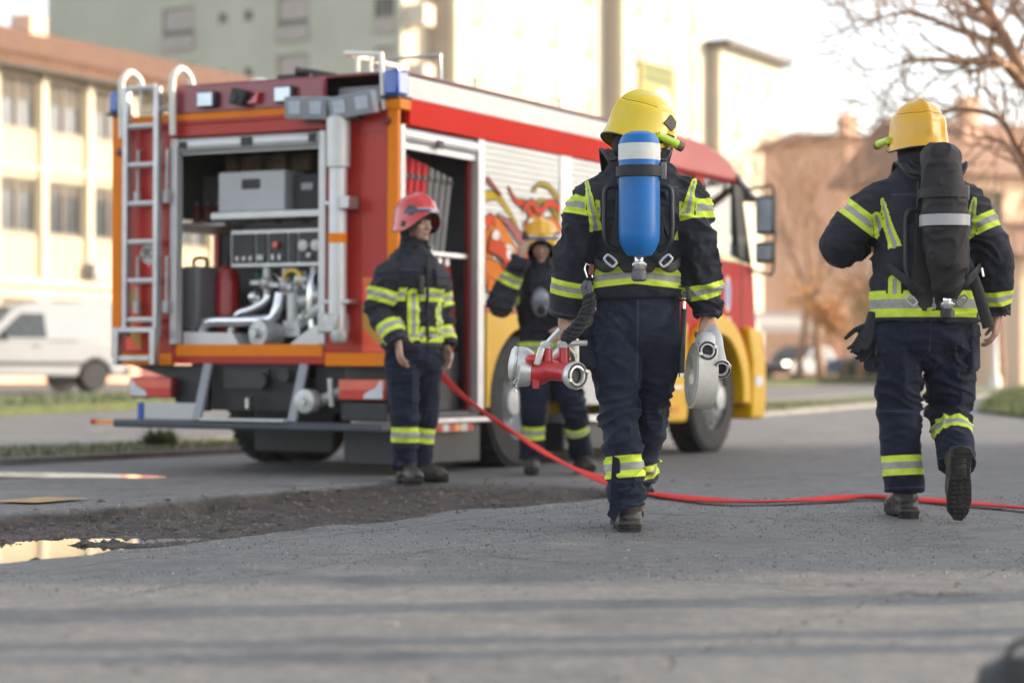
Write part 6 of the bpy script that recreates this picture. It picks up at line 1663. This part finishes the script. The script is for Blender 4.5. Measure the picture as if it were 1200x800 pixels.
def person(cfg):
    root=empty('person',cfg['loc'],cfg.get('rz',0),cfg['label'],'person',cfg.get('group'))
    J=cfg['J']; HM=Matrix.Translation(V(cfg['head']))@Matrix.Rotation(cfg.get('yaw',0),4,'Z')@Matrix.Rotation(cfg.get('pitch',0),4,'X')@Matrix.Rotation(cfg.get('roll',0),4,'Y')
    vx=cfg.get('voxel',.009)
    # ---- the body (skin): one surface from head to feet, mostly under the clothes
    b=MB(); tor=cfg['torso']
    neck=V((cfg['head'][0]*.5+tor[-1][0]*.5,tor[-1][1]+.01,tor[-2][2]-.03)); head(b,HM,neck)
    zc=[r for r in tor]
    b.loft([(r[0],r[1],r[2]+ (.02 if i==0 else -.02 if i>=len(zc)-2 else 0),r[3]*.52,r[4]*.5) for i,r in enumerate(zc[:-1])],20,2,3)
    for s,h in (('L',cfg['handL']),('R',cfg['handR'])):
        sh,el,wr=[V(p) for p in J['arm'+s]]
        chest=V((tor[-3][0],tor[-3][1],sh.z-.03))
        b.limb([chest,sh,el,wr],[.05,.042,.036,.026],14)
        hand(b,wr,*h)
        hp,kn,an=[V(p) for p in J['leg'+s]]
        b.limb([V((tor[0][0],tor[0][1],hp.z+.03)),hp,kn,an],[.06,.055,.045,.032],14)
    me=fuse(b,cfg.get('bvox',.0052),3); face_attrs(me,HM); body=link('body',me,SKIN,root,smooth=180)
    if cfg.get('face'):
        for s in (1,-1):
            q=MB(); q.ell((s*.031,.0805,.001),.0125,.0125,.0095,16,10); eo=q.build('eye',EYEW,root,M=HM)
            q=MB(); q.ell((s*.031,.0905,.001),.0055,.004,.0055,12,8); q.build('iris',EYEI,eo)
    # ---- jacket
    j=MB(); j.loft(tor,36,2.35,5)
    limbs=[([ (r[0],r[1],r[2]) for r in tor],.17)]; joints=[]
    for s in ('L','R'):
        sh,el,wr=[V(p) for p in J['arm'+s]]; sg=-1 if s=='L' else 1
        inn=V((tor[-3][0]+sg*.05,tor[-3][1],sh.z-.005)); cuff=wr+(el-wr).normalized()*cfg.get('cuff',.0)
        rr=cfg.get('armr',(.10,.098,.093,.083,.072))
        mid=(sh+el)/2+V((0,-.005,0)); fm_=(el+cuff)/2
        j.limb([inn,sh+V((-sg*.012,0,-.012)),mid,el,fm_,cuff],[.085,rr[0]*.90,rr[1],rr[2],rr[3],rr[4]],24)
        limbs.append(([sh,el,cuff],.075)); joints.append((tuple(el),.13)); joints.append((tuple(sh+V((0,0,-.1))),.10))
    joints.append((tor[1][:3],.16)); joints.append((tor[2][:3],.12))
    garment('jacket',root,j,vx,limbs,cfg['jbands'],JACK,cfg['seed'],joints,cfg.get('wr',1.0))
    cl=MB(); t=tor[-1]; k=30; g=[]
    for (dz,e) in ((-.05,.012),(0,.004),(.028,-.002)):
        for i in range(k+1):
            az=2*math.pi*(0.27+.96*i/k) if False else R(115)+R(310)*i/k
            g.append((t[0]+(t[3]*.98+e)*math.cos(az),t[1]+(t[4]*.98+e)*math.sin(az),t[2]+dz-.012*max(0,math.sin(az))))
    cl.add(g,[(jj*(k+1)+i,jj*(k+1)+i+1,(jj+1)*(k+1)+i+1,(jj+1)*(k+1)+i) for jj in range(2) for i in range(k)])
    co_=cl.build('collar',mat('collar_fabric',(0.012,0.013,0.018),.85,var=.3),root,smooth=180); sd=co_.modifiers.new('s','SOLIDIFY'); sd.thickness=.012; sd.offset=0
    # ---- trousers
    tr=MB(); W_=cfg['waist']; tr.loft(W_,32,2.3,5); limbs=[([(W_[0][0],W_[0][1],W_[0][2]+.02),(W_[-1][0],W_[-1][1],W_[-1][2])],.14)]; joints=[]
    for s in ('L','R'):
        hp,kn,an=[V(p) for p in J['leg'+s]]; rr=cfg['legr'+s]; cu=an+(kn-an).normalized()*cfg.get('tcuff',-.0)
        tr.limb([hp+V((0,0,.05)),hp,(hp+kn)/2,kn,(kn+cu)/2,cu],[rr[0]*.9,rr[0],rr[1],rr[2],rr[3],rr[4]],26)
        limbs.append(([hp,kn,cu],.085)); joints+= [(tuple(kn),.12),(tuple(an),.13),(tuple(kn+V((0,-.03,-.1))),.10)]
    garment('trousers',root,tr,vx,limbs,cfg['tbands'],cfg.get('tmat',TROU),cfg['seed']+5,joints,cfg.get('wr',1.0)*.95,4)
    for Mf,tread in cfg['feet']: boot(root,Mf,tread=tread)
    cfg['helmet'](root,HM)
    return root,HM
def foot(x,y,z,yaw=0,pitch=0,roll=0): return Matrix.Translation((x,y,z))@Matrix.Rotation(R(yaw),4,'Z')@Matrix.Rotation(R(pitch),4,'X')@Matrix.Rotation(R(roll),4,'Y')

# ---------------------------------------------------------------- near firefighter, walking away, seen from behind
dA=9.4; xA=(740-600)/F_PX*dA; SA=F_PX/dA
def PA(px,py,y=0.0): 
    k=(dA+y)/dA
    return V(((px-600)/F_PX*(dA+y)-xA, y, CAM_H+(HOR-py)/F_PX*(dA+y)))
zA=0.0
A=dict(loc=(xA,dA,0),label='firefighter in yellow helmet walking away with a blue air cylinder on the back',seed=1.3,voxel=.0085,tmat=TROUD,
 head=(.045,.05,1.734),yaw=R(-60),pitch=R(-12),roll=R(4),
 torso=[(.028,.01,1.005,.205,.160),(.030,.01,1.09,.203,.155),(.025,.0,1.22,.200,.148),(.030,-.005,1.38,.215,.150),(.035,-.005,1.49,.200,.138),(.035,.0,1.560,.160,.115),(.035,.012,1.615,.115,.098),(.035,.02,1.675,.078,.085)],
 J=dict(armL=[(-.165,-.01,1.460),(-.240,-.045,1.215),(-.292,.005,.925)],armR=[(.232,-.01,1.455),(.275,-.045,1.215),(.330,.0,.925)],
   legL=[(-.085,.0,.90),(-.050,.02,.525),(-.012,-.01,.092)],legR=[(.125,.02,.90),(.090,.17,.53),(.045,.37,.17)]),
 handL=((.12,.10,-1),(.75,.6,.1),-1,(1.05,1.1,.8),.02,.9),handR=((-.05,.12,-1),(-.45,.9,.1),1,(1.0,1.0,.8),.02,.8),
 waist=[(.02,.02,.76,.06,.06),(.025,.01,.82,.15,.115),(.03,.01,.90,.190,.145),(.03,.01,.97,.190,.145),(.03,.01,1.04,.180,.135)],
 legrL=(.118,.112,.093,.086,.089),legrR=(.115,.108,.088,.076,.078),
 jbands=[('t',1,.085,.042),('t',1,.425,.033),('t',2,.085,.042),('t',2,.425,.033),('z',0,1.105,.040,-.10),
   ('poly',[(-.200,1.52),(-.180,1.40),(-.155,1.29)],.008,.028,-1,[0,1]),('poly',[(.262,1.50),(.245,1.42),(.232,1.37)],.012,.030,-1,[0,1,2]),('poly',[(.232,1.365),(.205,1.29),(.19,1.25)],.022,.012,-1,[0])],
 tbands=[('t',1,.625,.048),('t',2,.69,.040)],
 feet=[(foot(-.014,.040,0,2)@Matrix.Scale(1.14,4),0),(foot(.035,.46,.055,-2,14),0)],
 helmet=lambda r,HM:helmet(r,HM,HELY,1))
RA,HMA=person(A)
pocket(RA,(-.185,.0,.795),(-1,-.3,0),.15,.19,tilt=.05); 
# hem flap of the split trouser leg
q=MB(); q.prism([(-.075,.42),(-.095,.10),(-.105,.075),(-.070,.045),(-.045,.10),(-.05,.40)],lambda u,v,s:V((u-.005,-.075+.012*s-.02*(.4-v),v))); q.build('leg_flap',TROU,RA,bevel=.004)
breathing_set('breathing_apparatus','blue air cylinder with white band worn by the near firefighter',(xA,dA,0),.018,-.275,1.172,1.700,.0868,False,0.0,
   shoulders=[(.10,-.145,1.585),(.125,-.10,1.628),(.135,.0,1.640),(.12,.13,1.56)],belt=[(.13,-.175,1.13),(.185,-.11,1.16),(.205,.0,1.15)])
# dividing breeching carried in the left hand
REDV=mat('valve_red',(0.50,0.018,0.022),0.35,coat=.4,var=.1,scale=20); SILV=mat('cast_silver',(0.62,0.61,0.58),.35,metal=.5,var=.14,scale=25,bmp=.12)
mo=PA(641,436,-.03); MR=empty('dividing_breeching',V((xA,dA,0))+mo,0,'red dividing valve with silver couplings carried in the left hand','valve')
def q_(px,py,y=-.03): return PA(px,py,y)-mo
b=MB(); b.limb([q_(622,437,.0),q_(632,436,-.02),q_(645,434,-.04),q_(660,436,-.08),q_(668,438,-.11)],[.052,.055,.044,.040,.042],22)
b.limb([q_(645,433,-.03),q_(654,425,.04),q_(660,420,.09)],[.043,.040,.038],18)
b.cyl(q_(641,430,-.03),q_(641,407,-.03),.025,.023,n=16).cyl(q_(661,428,-.02),q_(661,407,-.02),.025,.023,n=16)
b.box(*[v for v in (q_(628,449).x-.014,q_(628,449).x+.014,-.03,.03,q_(628,455).z,q_(628,437).z)]); b.ell(q_(624,421,-.05),.03,.03,.024)
bod=b.build('valve_body',REDV,MR,smooth=50)
def coupling(c,ax,r,L,name='coupling'):
    w_=MB(); w_.lathe([(r*.62,-L),(r*.86,-L*.8),(r,-L*.35),(r*1.02,0),(r*.97,L*.25),(r*.93,L*.28),(r*.90,L*.16),(r*.74,L*.14),(r*.70,L*.30),(r*.60,L*.32),(r*.55,L*.22),(r*.54,-L*.6)],c,ax,30,cap=False)
    o=w_.build(name,SILV,MR,smooth=40); g=MB(); g.lathe([(r*.90,L*.17),(r*.885,L*.2),(r*.76,L*.2),(r*.74,L*.15)],c,ax,30,cap=False).lathe([(r*.545,-L*.1),(r*.5,-L*.2),(0.001,-L*.2)],c,ax,30,cap=False); g.build('seal',BLACK,o)
    a,bb=frame_from(V(ax)); 
    k=MB()
    for t in (.4,3.54): k.obox(V(c)+(a*math.cos(t)+bb*math.sin(t))*r*.82+V(ax).normalized()*L*.30,(.014,.014,.02),V(ax).to_track_quat('Z','Y').to_matrix())
    k.build('lug',SILV,o,bevel=.002); return o
coupling(q_(675,440,-.145),(.62,-.78,-.02),.060,.04); coupling(q_(661,419,.12),(.30,.95,.05),.052,.035)
big=coupling(q_(609,427,.02),(-.95,-.05,.12),.078,.06)
w_=MB(); w_.lathe([(.060,0),(.066,.02),(.07,.05),(.06,.055)],q_(622,436,.0),(-.95,-.05,.1),26); w_.build('collar_ring',SILV,MR)
cp_=MB(); cp_.lathe([(.074,0),(.076,.012),(.06,.024),(.02,.03),(.001,.031)],q_(604,426,.02),(-.95,-.05,.12),28); cp_.build('blank_cap',SILV,MR)
ch=MB()
cps=[q_(605,442,-.03),q_(603,446,-.04),q_(606,451,-.04),q_(603,455,-.04),q_(605,460,-.04)]
for i in range(4): ch.tube([cps[i],cps[i]+V((.007,0,-.006)),cps[i+1],cps[i]+V((-.005,.004,-.008))],.003,6,closed=True)
ch.build('chain',STEEL,MR)
for (px,py,y,px2,py2,y2) in ((640,405,-.03,657,386,-.06),(660,404,-.02,692,402,-.05)):
    k=MB(); c=q_(px,py,y); k.lathe([(.026,-.012),(.028,.004),(.020,.018),(.001,.022)],c,(0,0,1),18); cpp=k.build('stem_cap',SILV,MR)
    e=q_(px2,py2,y2); k=MB(); k.tube([c+V((0,0,.004)),(c+e)/2+V((0,0,.004)),e],[(.010,.013),(.010,.012),(.012,.014)],10); k.build('lever',SILV,MR)
k=MB(); k.obox(q_(632,417,-.07),(.03,.02,.085),Matrix.Rotation(.3,3,'Y')); k.build('locking_lug',SILV,MR,bevel=.008)
# rolled delivery hose in the right hand
HOSEW=mat('canvas_hose',(0.66,0.62,0.55),.85,var=.12,scale=8,bmp=.3,bscale=150,dirt=.3,dirtcol=(0.20,0.17,0.14)); HOSEW2=mat('clean_canvas_hose',(0.66,0.64,0.61),.8,var=.06,scale=8,bmp=.2,bscale=150)
hc=PA(822,441,-.02); HRt=empty('rolled_hose',V((xA,dA,0))+hc,0,'rolled white canvas hose with two couplings carried in the right hand','hose')
ax=V((-.985,-.15,.05)).normalized(); ea=V((0,0,1)); eb=ax.cross(ea).normalized(); ea=eb.cross(ax).normalized()
b=MB(); turns=9; hw=.0435; n=44; vs=[];fs=[]
for i in range(turns*n+1):
    t=2*math.pi*i/n; r0=.034+.0118*i/n; jit=.007*mnoise.noise((i*.05,3,1))+.0025*math.sin(i*.9*.3)
    for r,s in ((r0,-1),(r0+.0088,-1),(r0+.0088,1),(r0,1)): vs.append(ax*(s*hw*(1 if r<r0+.001 else .97)+jit)+ea*(r*math.cos(t+1.2))+eb*(r*math.sin(t+1.2)))
for i in range(turns*n):
    for k in range(4): fs.append((4*i+k,4*i+(k+1)%4,4*(i+1)+(k+1)%4,4*(i+1)+k))
fs+= [(0,1,2,3),(4*turns*n+3,4*turns*n+2,4*turns*n+1,4*turns*n)]
b.add(vs,fs); b.build('hose_roll',HOSEW,HRt,smooth=40)
def q2(px,py,y): return PA(px,py,y)-hc
b=MB(); b.tube(catmull([q2(820,415,-.0),q2(824,400,-.01),q2(832,390,-.02),q2(837,396,-.06),q2(839,410,-.085),q2(842,424,-.095)],6),[(.036,.009)]*31,12,ref=(.3,.95,.1)); b.build('hose_end',HOSEW2,HRt)
b=MB(); b.tube(catmull([q2(829,391,-.04),q2(829,398,-.08),q2(829,408,-.11)],6),[(.034,.010)]*13,12,ref=(.1,1,.1)); b.build('hose_end',HOSEW2,HRt)
MR_=MR; MR=HRt
coupling(q2(829,411,-.135),(.08,-.99,.10),.043,.035); coupling(q2(845,432,-.135),(.12,-.93,-.30),.043,.035)
MR=MR_
# hand lamp / baton on the belt and the cord with carabiner
bt=PA(797,343,-.10); BT=empty('baton_torch',V((xA,dA,0))+bt,0,'slim black baton hanging from the belt on the right hip','torch')
e=PA(799,437,-.12)-bt; m1=PA(802,362,-.11)-bt
MB().cyl(m1,e,.0105,.0115,n=14).build('barrel',BLACK,BT); MB().cyl(e,e+V((0,0,-.018)),.0118,n=14).build('metal_end',STEEL,BT); MB().cyl(m1,m1+V((.002,0,.045)),.006,n=10).build('metal_end',STEEL,BT)
MB().tube(catmull([(0,.03,.03),(.03,-.02,.02),(.035,-.03,-.03),m1+V((0,0,.04)),(-.01,-.01,-.03),(-.012,.02,.03)],6),[(.012,.004)]*31,8).build('holster_strap',WEB,BT)
MB().tube([m1+V((-.016,0,.05)),m1+V((-.018,0,.0)),m1+V((-.014,0,-.1))],.005,8).build('retaining_cord',DKRED,BT)
ct=PA(690,322,-.20); CT=empty('rope_lanyard',V((xA,dA,0))+ct,0,'dark braided cord with steel snap hook hanging from the left hip','rope')
def q3(px,py,y): return PA(px,py,y)-ct
def braid(pts,r,tw,mb):
    c=catmull(pts,10); 
    for ph in (0,2.09,4.19):
        out=[]
        for i,p in enumerate(c):
            d=(c[min(i+1,len(c)-1)]-c[max(0,i-1)]).normalized(); a,bb=frame_from(d); t=i*tw+ph; out.append(p+a*(math.cos(t)*r)+bb*(math.sin(t)*r))
        mb.tube(out,r*.95,8)
CORD=mat('dark_cord',(0.016,0.017,0.021),.7,var=.3,scale=40); CORDG=mat('grey_cord',(0.12,0.12,0.13),.7,var=.25,scale=40)
b=MB(); braid([q3(689,344,-.20),q3(686,362,-.20),q3(676,380,-.20),q3(664,392,-.19),q3(662,398,-.19)],.011,.55,b); braid([q3(692,344,-.20),q3(694,358,-.20),q3(688,374,-.21),q3(676,390,-.21),q3(664,399,-.19)],.010,.55,b); b.build('cord',CORD,CT)
b=MB(); braid([q3(688,330,-.20),q3(684,336,-.20),q3(686,345,-.20),q3(691,340,-.21),q3(690,330,-.2)],.007,.6,b); b.build('knot',CORDG,CT)
MB().tube([q3(688,325,-.2),q3(685,315,-.2),q3(687,309,-.2),q3(693,312,-.2),q3(694,325,-.2)],.0042,8,closed=True).build('snap_hook',STEEL,CT)
MB().tube([q3(692,322,-.2),q3(694,310,-.2)],.011,10).build('red_sleeve',DKRED,CT)
MB().tube(catmull([q3(688,352,-.19),q3(694,375,-.19),q3(686,385,-.19)],4),.004,6).build('olive_tassel',mat('olive_cord',(0.10,0.10,0.05),.8),CT)

# ---------------------------------------------------------------- right firefighter
dB=10.3; xB=(1083-600)/F_PX*dB
def PB(px,py,y=0.0): return V(((px-600)/F_PX*(dB+y)-xB, y, CAM_H+(HOR-py)/F_PX*(dB+y)))
Bc=dict(loc=(xB,dB,0),label='firefighter on the right walking away with a black covered air cylinder',seed=4.1,voxel=.0085,
 head=(-.020,.05,1.812),yaw=R(10),pitch=R(4),roll=R(0),
 torso=[(.010,.01,.920,.262,.185),(.004,.01,1.00,.252,.180),(-.006,.0,1.15,.242,.165),(-.010,-.005,1.35,.238,.158),(-.015,-.005,1.50,.222,.145),(-.020,.0,1.590,.175,.122),(-.020,.012,1.650,.120,.102),(-.020,.02,1.72,.085,.09)],
 J=dict(armL=[(-.215,-.01,1.520),(-.395,.03,1.285),(-.20,.27,1.38)],armR=[(.190,-.01,1.510),(.318,-.04,1.25),(.352,.02,.955)],
   legL=[(-.125,.0,.86),(-.113,.02,.50),(-.098,-.01,.12)],legR=[(.122,.02,.86),(.138,.11,.50),(.118,-.20,.255)]),
 handL=((.6,.3,.5),(.5,-.2,-.5),1,(.5,.5,.4),.05,.5),handR=((-.10,.10,-1),(-.85,.35,.0),1,(.45,.42,.35),.10,.6),
 waist=[(.0,.02,.70,.06,.06),(.0,.01,.77,.17,.13),(.005,.01,.84,.218,.162),(.005,.01,.92,.225,.16),(.0,.01,.98,.215,.15)],
 legrL=(.124,.114,.102,.097,.098),legrR=(.124,.116,.108,.094,.088),
 armr=(.105,.102,.100,.090,.072),
 jbands=[('t',1,.130,.040),('t',1,.50,.035),('t',2,.145,.040),('t',2,.50,.035),('z',0,1.010,.062,0.0),
   ('poly',[(-.215,1.50),(-.195,1.38),(-.160,1.27)],.010,.030,-1,[0,1]),('poly',[(.215,1.50),(.20,1.42),(.185,1.33)],.012,.028,-1,[0,2]),
   ('poly',[(-.165,1.12),(-.165,1.05)],.028,.028,-1,[0]),('poly',[(.225,1.12),(.235,1.05)],.022,.022,-1,[0]),('poly',[(-.24,1.42),(-.22,1.34)],.022,.022,-1,[1])],
 tbands=[('t',1,.615,.047),('t',2,.535,.047)],
 feet=[(foot(-.088,.030,0,4)@Matrix.Scale(1.06,4),0),(foot(.100,-.375,.235,2,-80),1)],
 helmet=lambda r,HM:helmet(r,HM,HELO,-1,vent=False))
RB,HMB=person(Bc)
pocket(RB,(-.222,.01,.80),(-1,-.45,0),.17,.22,tilt=-.05); pocket(RB,(.232,.02,.80),(1,-.45,0),.17,.22,tilt=.05); pocket(RB,(.205,.05,.62),(1,-.7,0),.17,.16,'knee_patch')
breathing_set('breathing_apparatus','black cloth covered air cylinder worn by the right firefighter',(xB,dB,0),.022,-.285,1.035,1.742,.098,True,.035,
   shoulders=[(.11,-.155,1.615),(.14,-.10,1.660),(.15,.0,1.670),(.14,.13,1.59)],belt=[(.15,-.195,1.12),(.215,-.12,1.18),(.24,.0,1.17)])
gl_=PB(1016,398,-.02); GL=empty('work_gloves',V((xB,dB,0))+gl_,0,'dark work gloves hanging from the left hip of the right firefighter','gloves')
b=MB(); hand(b,(.02,0,.07),(-.45,-.1,-1),(-.5,-.8,.2),1,(.35,.4,.3),.12,.4,1.05); hand(b,(.03,.03,.04),(-.30,.0,-1),(-.5,-.8,.2),-1,(.5,.4,.3),.12,.4,1.05); b.limb([(.04,.01,.13),(.02,.01,.05)],[.035,.04],14)
link('glove_pair',fuse(b,.0055,3),mat('glove_leather',(0.010,0.010,0.013),.7,var=.3,bmp=.2),GL,smooth=180); MB().cyl((.04,.01,.12),(.05,.01,.18),.008,n=8).build('hanger',WEB,GL)
# hip strap of the right firefighter
sp=PB(1140,322,-.16); SP=empty('webbing_sling',V((xB,dB,0))+sp,0,'long dark webbing strap hanging at the right hip','strap')
b=MB(); b.tube(catmull([(-.03,.03,.07),(.0,.0,-.01),(.03,-.01,-.10),(.055,.0,-.18),(.075,.01,-.245)],6),[(.028,.008)]*25,10,ref=(0,-1,0)); b.build('webbing',WEB,SP)
MB().cyl((.035,-.03,.03),(.042,-.035,-.01),.006,n=8).build('metal_tip',STEEL,SP)

# ---------------------------------------------------------------- red helmet man beside the engine
dC=14.0; xC=(484-600)/F_PX*dC; 
Cc=dict(loc=(xC,dC,hz(xC,dC)),rz=R(221),label='man in red helmet standing at the rear corner of the fire engine',seed=7.7,voxel=.0105,bvox=.006,face=True,
 head=(.005,.045,1.665),yaw=R(8),pitch=R(-2),
 torso=[(.0,.0,.855,.215,.155),(.0,.0,.95,.205,.150),(.0,.0,1.08,.200,.145),(.0,-.005,1.25,.215,.150),(.0,-.005,1.365,.198,.138),(.0,.0,1.435,.160,.115),(.0,.01,1.495,.112,.096),(.0,.01,1.555,.080,.085)],
 J=dict(armR=[(.185,-.01,1.345),(.250,-.035,1.10),(.215,.12,.885)],armL=[(-.185,-.01,1.345),(-.235,-.03,1.10),(-.235,.05,.865)],
   legR=[(.095,.0,.80),(.125,.07,.44),(.12,.06,.10)],legL=[(-.095,.0,.80),(-.10,.0,.44),(-.075,-.05,.10)]),
 handR=((-.05,.15,-1),(-.9,.25,0),-1,(.35,.4,.35),.05,.5),handL=((.05,.1,-1),(.9,.25,0),-1,(.35,.4,.35),.05,.5),
 waist=[(.0,.0,.66,.06,.06),(.0,.0,.72,.15,.12),(.0,.0,.79,.19,.15),(.0,.0,.87,.195,.145),(.0,.0,.93,.185,.135)],
 legrR=(.115,.108,.096,.088,.090),legrL=(.115,.108,.096,.088,.090),
 jbands=[('t',1,.165,.044),('t',1,.41,.044),('t',2,.165,.044),('t',2,.41,.044),('z',0,.945,.050,0),('poly',[(-.2,1.20),(.2,1.20)],.042,.042,1,[0]),('poly',[(.10,1.20),(.10,.94)],.038,.038,1,[0]),('poly',[(-.12,1.12),(-.12,.94)],.034,.034,1,[0])],
 tbands=[('t',1,.50,.048),('t',2,.50,.048),('poly',[(-.12,.33),(-.12,.22)],.02,.02,1,[2])],
 feet=[(foot(.12,.09,0,-20),0),(foot(-.075,-.02,0,10),0)],
 helmet=lambda r,HM:helmet(r,HM,HELR,0,front=True))
RC,_=person(Cc)
MB().box(-.008,.008,.140,.158,.90,1.46).build('zip_flap',mat('zip_dark',(0.01,0.01,0.013),.7),RC,bevel=.003)
pocket(RC,(.16,.10,.60),(1,.6,0),.15,.18); pocket(RC,(-.115,.135,1.30),(0,1,.1),.10,.12,'chest_pocket',mat('chest_pocket_fabric',(0.03,0.032,0.042),.8))
MB().box(.05,.09,.155,.185,1.20,1.32).build('radio',BLACK,RC,bevel=.008)
# ---------------------------------------------------------------- firefighter by the rear wheel
dD=15.7; xD=(640-600)/F_PX*dD
Dc=dict(loc=(xD,dD,hz(xD,dD)+.01),rz=R(184),label='firefighter in yellow helmet bending beside the rear wheel, one hand raised to the helmet',seed=11.2,voxel=.011,bvox=.006,face=True,
 head=(.05,.15,1.640),yaw=R(-5),pitch=R(-16),
 torso=[(-.02,-.02,.83,.205,.155),(-.01,-.01,.92,.200,.150),(.0,.01,1.05,.195,.145),(.02,.05,1.22,.205,.150),(.03,.085,1.34,.195,.138),(.04,.10,1.41,.160,.115),(.045,.11,1.465,.110,.096),(.045,.12,1.53,.080,.085)],
 J=dict(armR=[(.22,.08,1.36),(.355,.20,1.20),(.20,.27,1.55)],armL=[(-.16,.10,1.35),(-.25,.12,1.10),(-.12,.33,1.02)],
   legR=[(.08,-.01,.79),(.10,.06,.44),(.105,.0,.10)],legL=[(-.11,-.02,.79),(-.20,.02,.45),(-.275,-.16,.115)]),
 handR=((-.25,.0,1),(-.6,-.6,.1),1,(.7,.7,.5),.05,.5),handL=((.4,.6,-.2),(.5,-.4,-.6),-1,(.7,.7,.5),.05,.5),
 waist=[(-.01,-.02,.65,.06,.06),(-.01,-.02,.71,.15,.12),(-.015,-.02,.78,.19,.15),(-.015,-.02,.86,.195,.145),(-.01,-.01,.91,.185,.135)],
 legrR=(.115,.108,.096,.090,.092),legrL=(.115,.108,.096,.090,.092),
 jbands=[('t',1,.42,.040),('t',2,.16,.045),('t',2,.19,.045) if False else ('t',2,.45,.04),('t',1,.15,.04),('z',0,.90,.045,0)],
 tbands=[('t',1,.50,.030),('t',2,.50,.048)],
 feet=[(foot(.105,.03,0,-6),0),(foot(-.275,-.13,0.005,12),0)],
 helmet=lambda r,HM:helmet(r,HM,HELO,0,front=True))
RD,HMD=person(Dc)
mk_=Matrix.Translation((xD,dD,0))@Matrix.Rotation(R(184),4,'Z')
MK=empty('breathing_mask',(0,0,0),0,'grey breathing mask dangling on the chest of the man by the rear wheel','mask'); MK.matrix_world=mk_@Matrix.Translation((.06,.24,1.20))
b=MB(); b.ell((0,0,0),.070,.045,.10); b.ell((0,.01,-.06),.05,.05,.05); b.build('face_piece',mat('mask_rubber',(0.13,0.135,0.155),.5,var=.25),MK); b=MB(); b.ell((0,.018,.02),.060,.045,.058); b.build('lens',mat('mask_lens',(0.20,0.21,0.25),.35,coat=.2),MK); b=MB(); b.lathe([(.03,0),(.032,.03),(.02,.035)],(0,.035,-.055),(0,1,-.2),16); b.build('filter_port',BLACK,MK)
b=MB(); b.tube(catmull([(-.06,-.02,.07),(-.10,-.09,.18),(-.06,-.14,.28)],6),[(.014,.004)]*13,8).tube(catmull([(.06,-.02,.07),(.06,-.09,.18),(.02,-.14,.28)],6),[(.014,.004)]*13,8); b.build('strap',WEB,MK)

# ================================================================== the red delivery hose lying from the locker across the pavement
HOSER=mat('red_delivery_hose',(0.60,0.045,0.038),.8,spec=.15,var=.10,scale=12,bmp=.2,bscale=160,dirt=.1,dirtcol=(0.35,0.06,0.05))
def gpt(px,py): d=(CAM_H-.018)*F_PX/(py-HOR); p=at(px,py,d); p.z=hz(p.x,p.y)+.020; return p
pts=[at(478,420,16.1),at(497,429,15.7),at(515,438,15.4),at(540,461,15.0),at(575,489,14.5),at(612,513,14.0),at(650,537,13.55),at(695,557,13.2),gpt(745,574),gpt(800,583),gpt(880,588),gpt(950,585.5),gpt(1010,582),gpt(1080,585.5),gpt(1200,595),gpt(1330,606),gpt(1500,612)]
c=catmull(pts,8); n=len(c)
b=MB(); vs=[];fs=[];k=14
for i,p in enumerate(c):
    d=(c[min(i+1,n-1)]-c[max(i-1,0)]).normalized(); t=i/8.0
    side=d.cross(V((0,0,1))).normalized(); up=side.cross(d).normalized()
    tw=R(62) if t<2.5 else R(62)*(1-min(1,(t-2.5)/4.5)) ; tw+=R(5)*math.sin(i*.4)
    a=side*math.cos(tw)+up*math.sin(tw); bb=up*math.cos(tw)-side*math.sin(tw)
    fl=.0100+.003*math.sin(i*.21)
    for q in range(k):
        th=2*math.pi*q/k; c_,s_=math.cos(th),math.sin(th)
        vs.append(p+a*(.056*math.copysign(abs(c_)**.7,c_))+bb*(fl*math.copysign(abs(s_)**.9,s_)))
for i in range(n-1):
    for q in range(k): fs.append((i*k+q,i*k+(q+1)%k,(i+1)*k+(q+1)%k,(i+1)*k+q))
b.add(vs,fs); o=b.build('fire_hose',HOSER,smooth=180); tag(o,'flat red hose running from the side locker across the pavement','hose')
# ================================================================== warm winter haze in the air
hzb=MB().box(-190,150,-12,190,-1.2,29.5)
m=bpy.data.materials.new('haze_air'); m.use_nodes=True; nt=m.node_tree
for n_ in list(nt.nodes):
    if n_.type!='OUTPUT_MATERIAL': nt.nodes.remove(n_)
pv=nt.nodes.new('ShaderNodeVolumePrincipled'); pv.inputs['Color'].default_value=(0.95,0.92,0.88,1); pv.inputs['Density'].default_value=0.0005; pv.inputs['Anisotropy'].default_value=0.35
nt.links.new(pv.outputs[0],nt.nodes['Material Output'].inputs['Volume'])
o=hzb.build('haze',m,smooth=0); tag(o,kind='stuff')
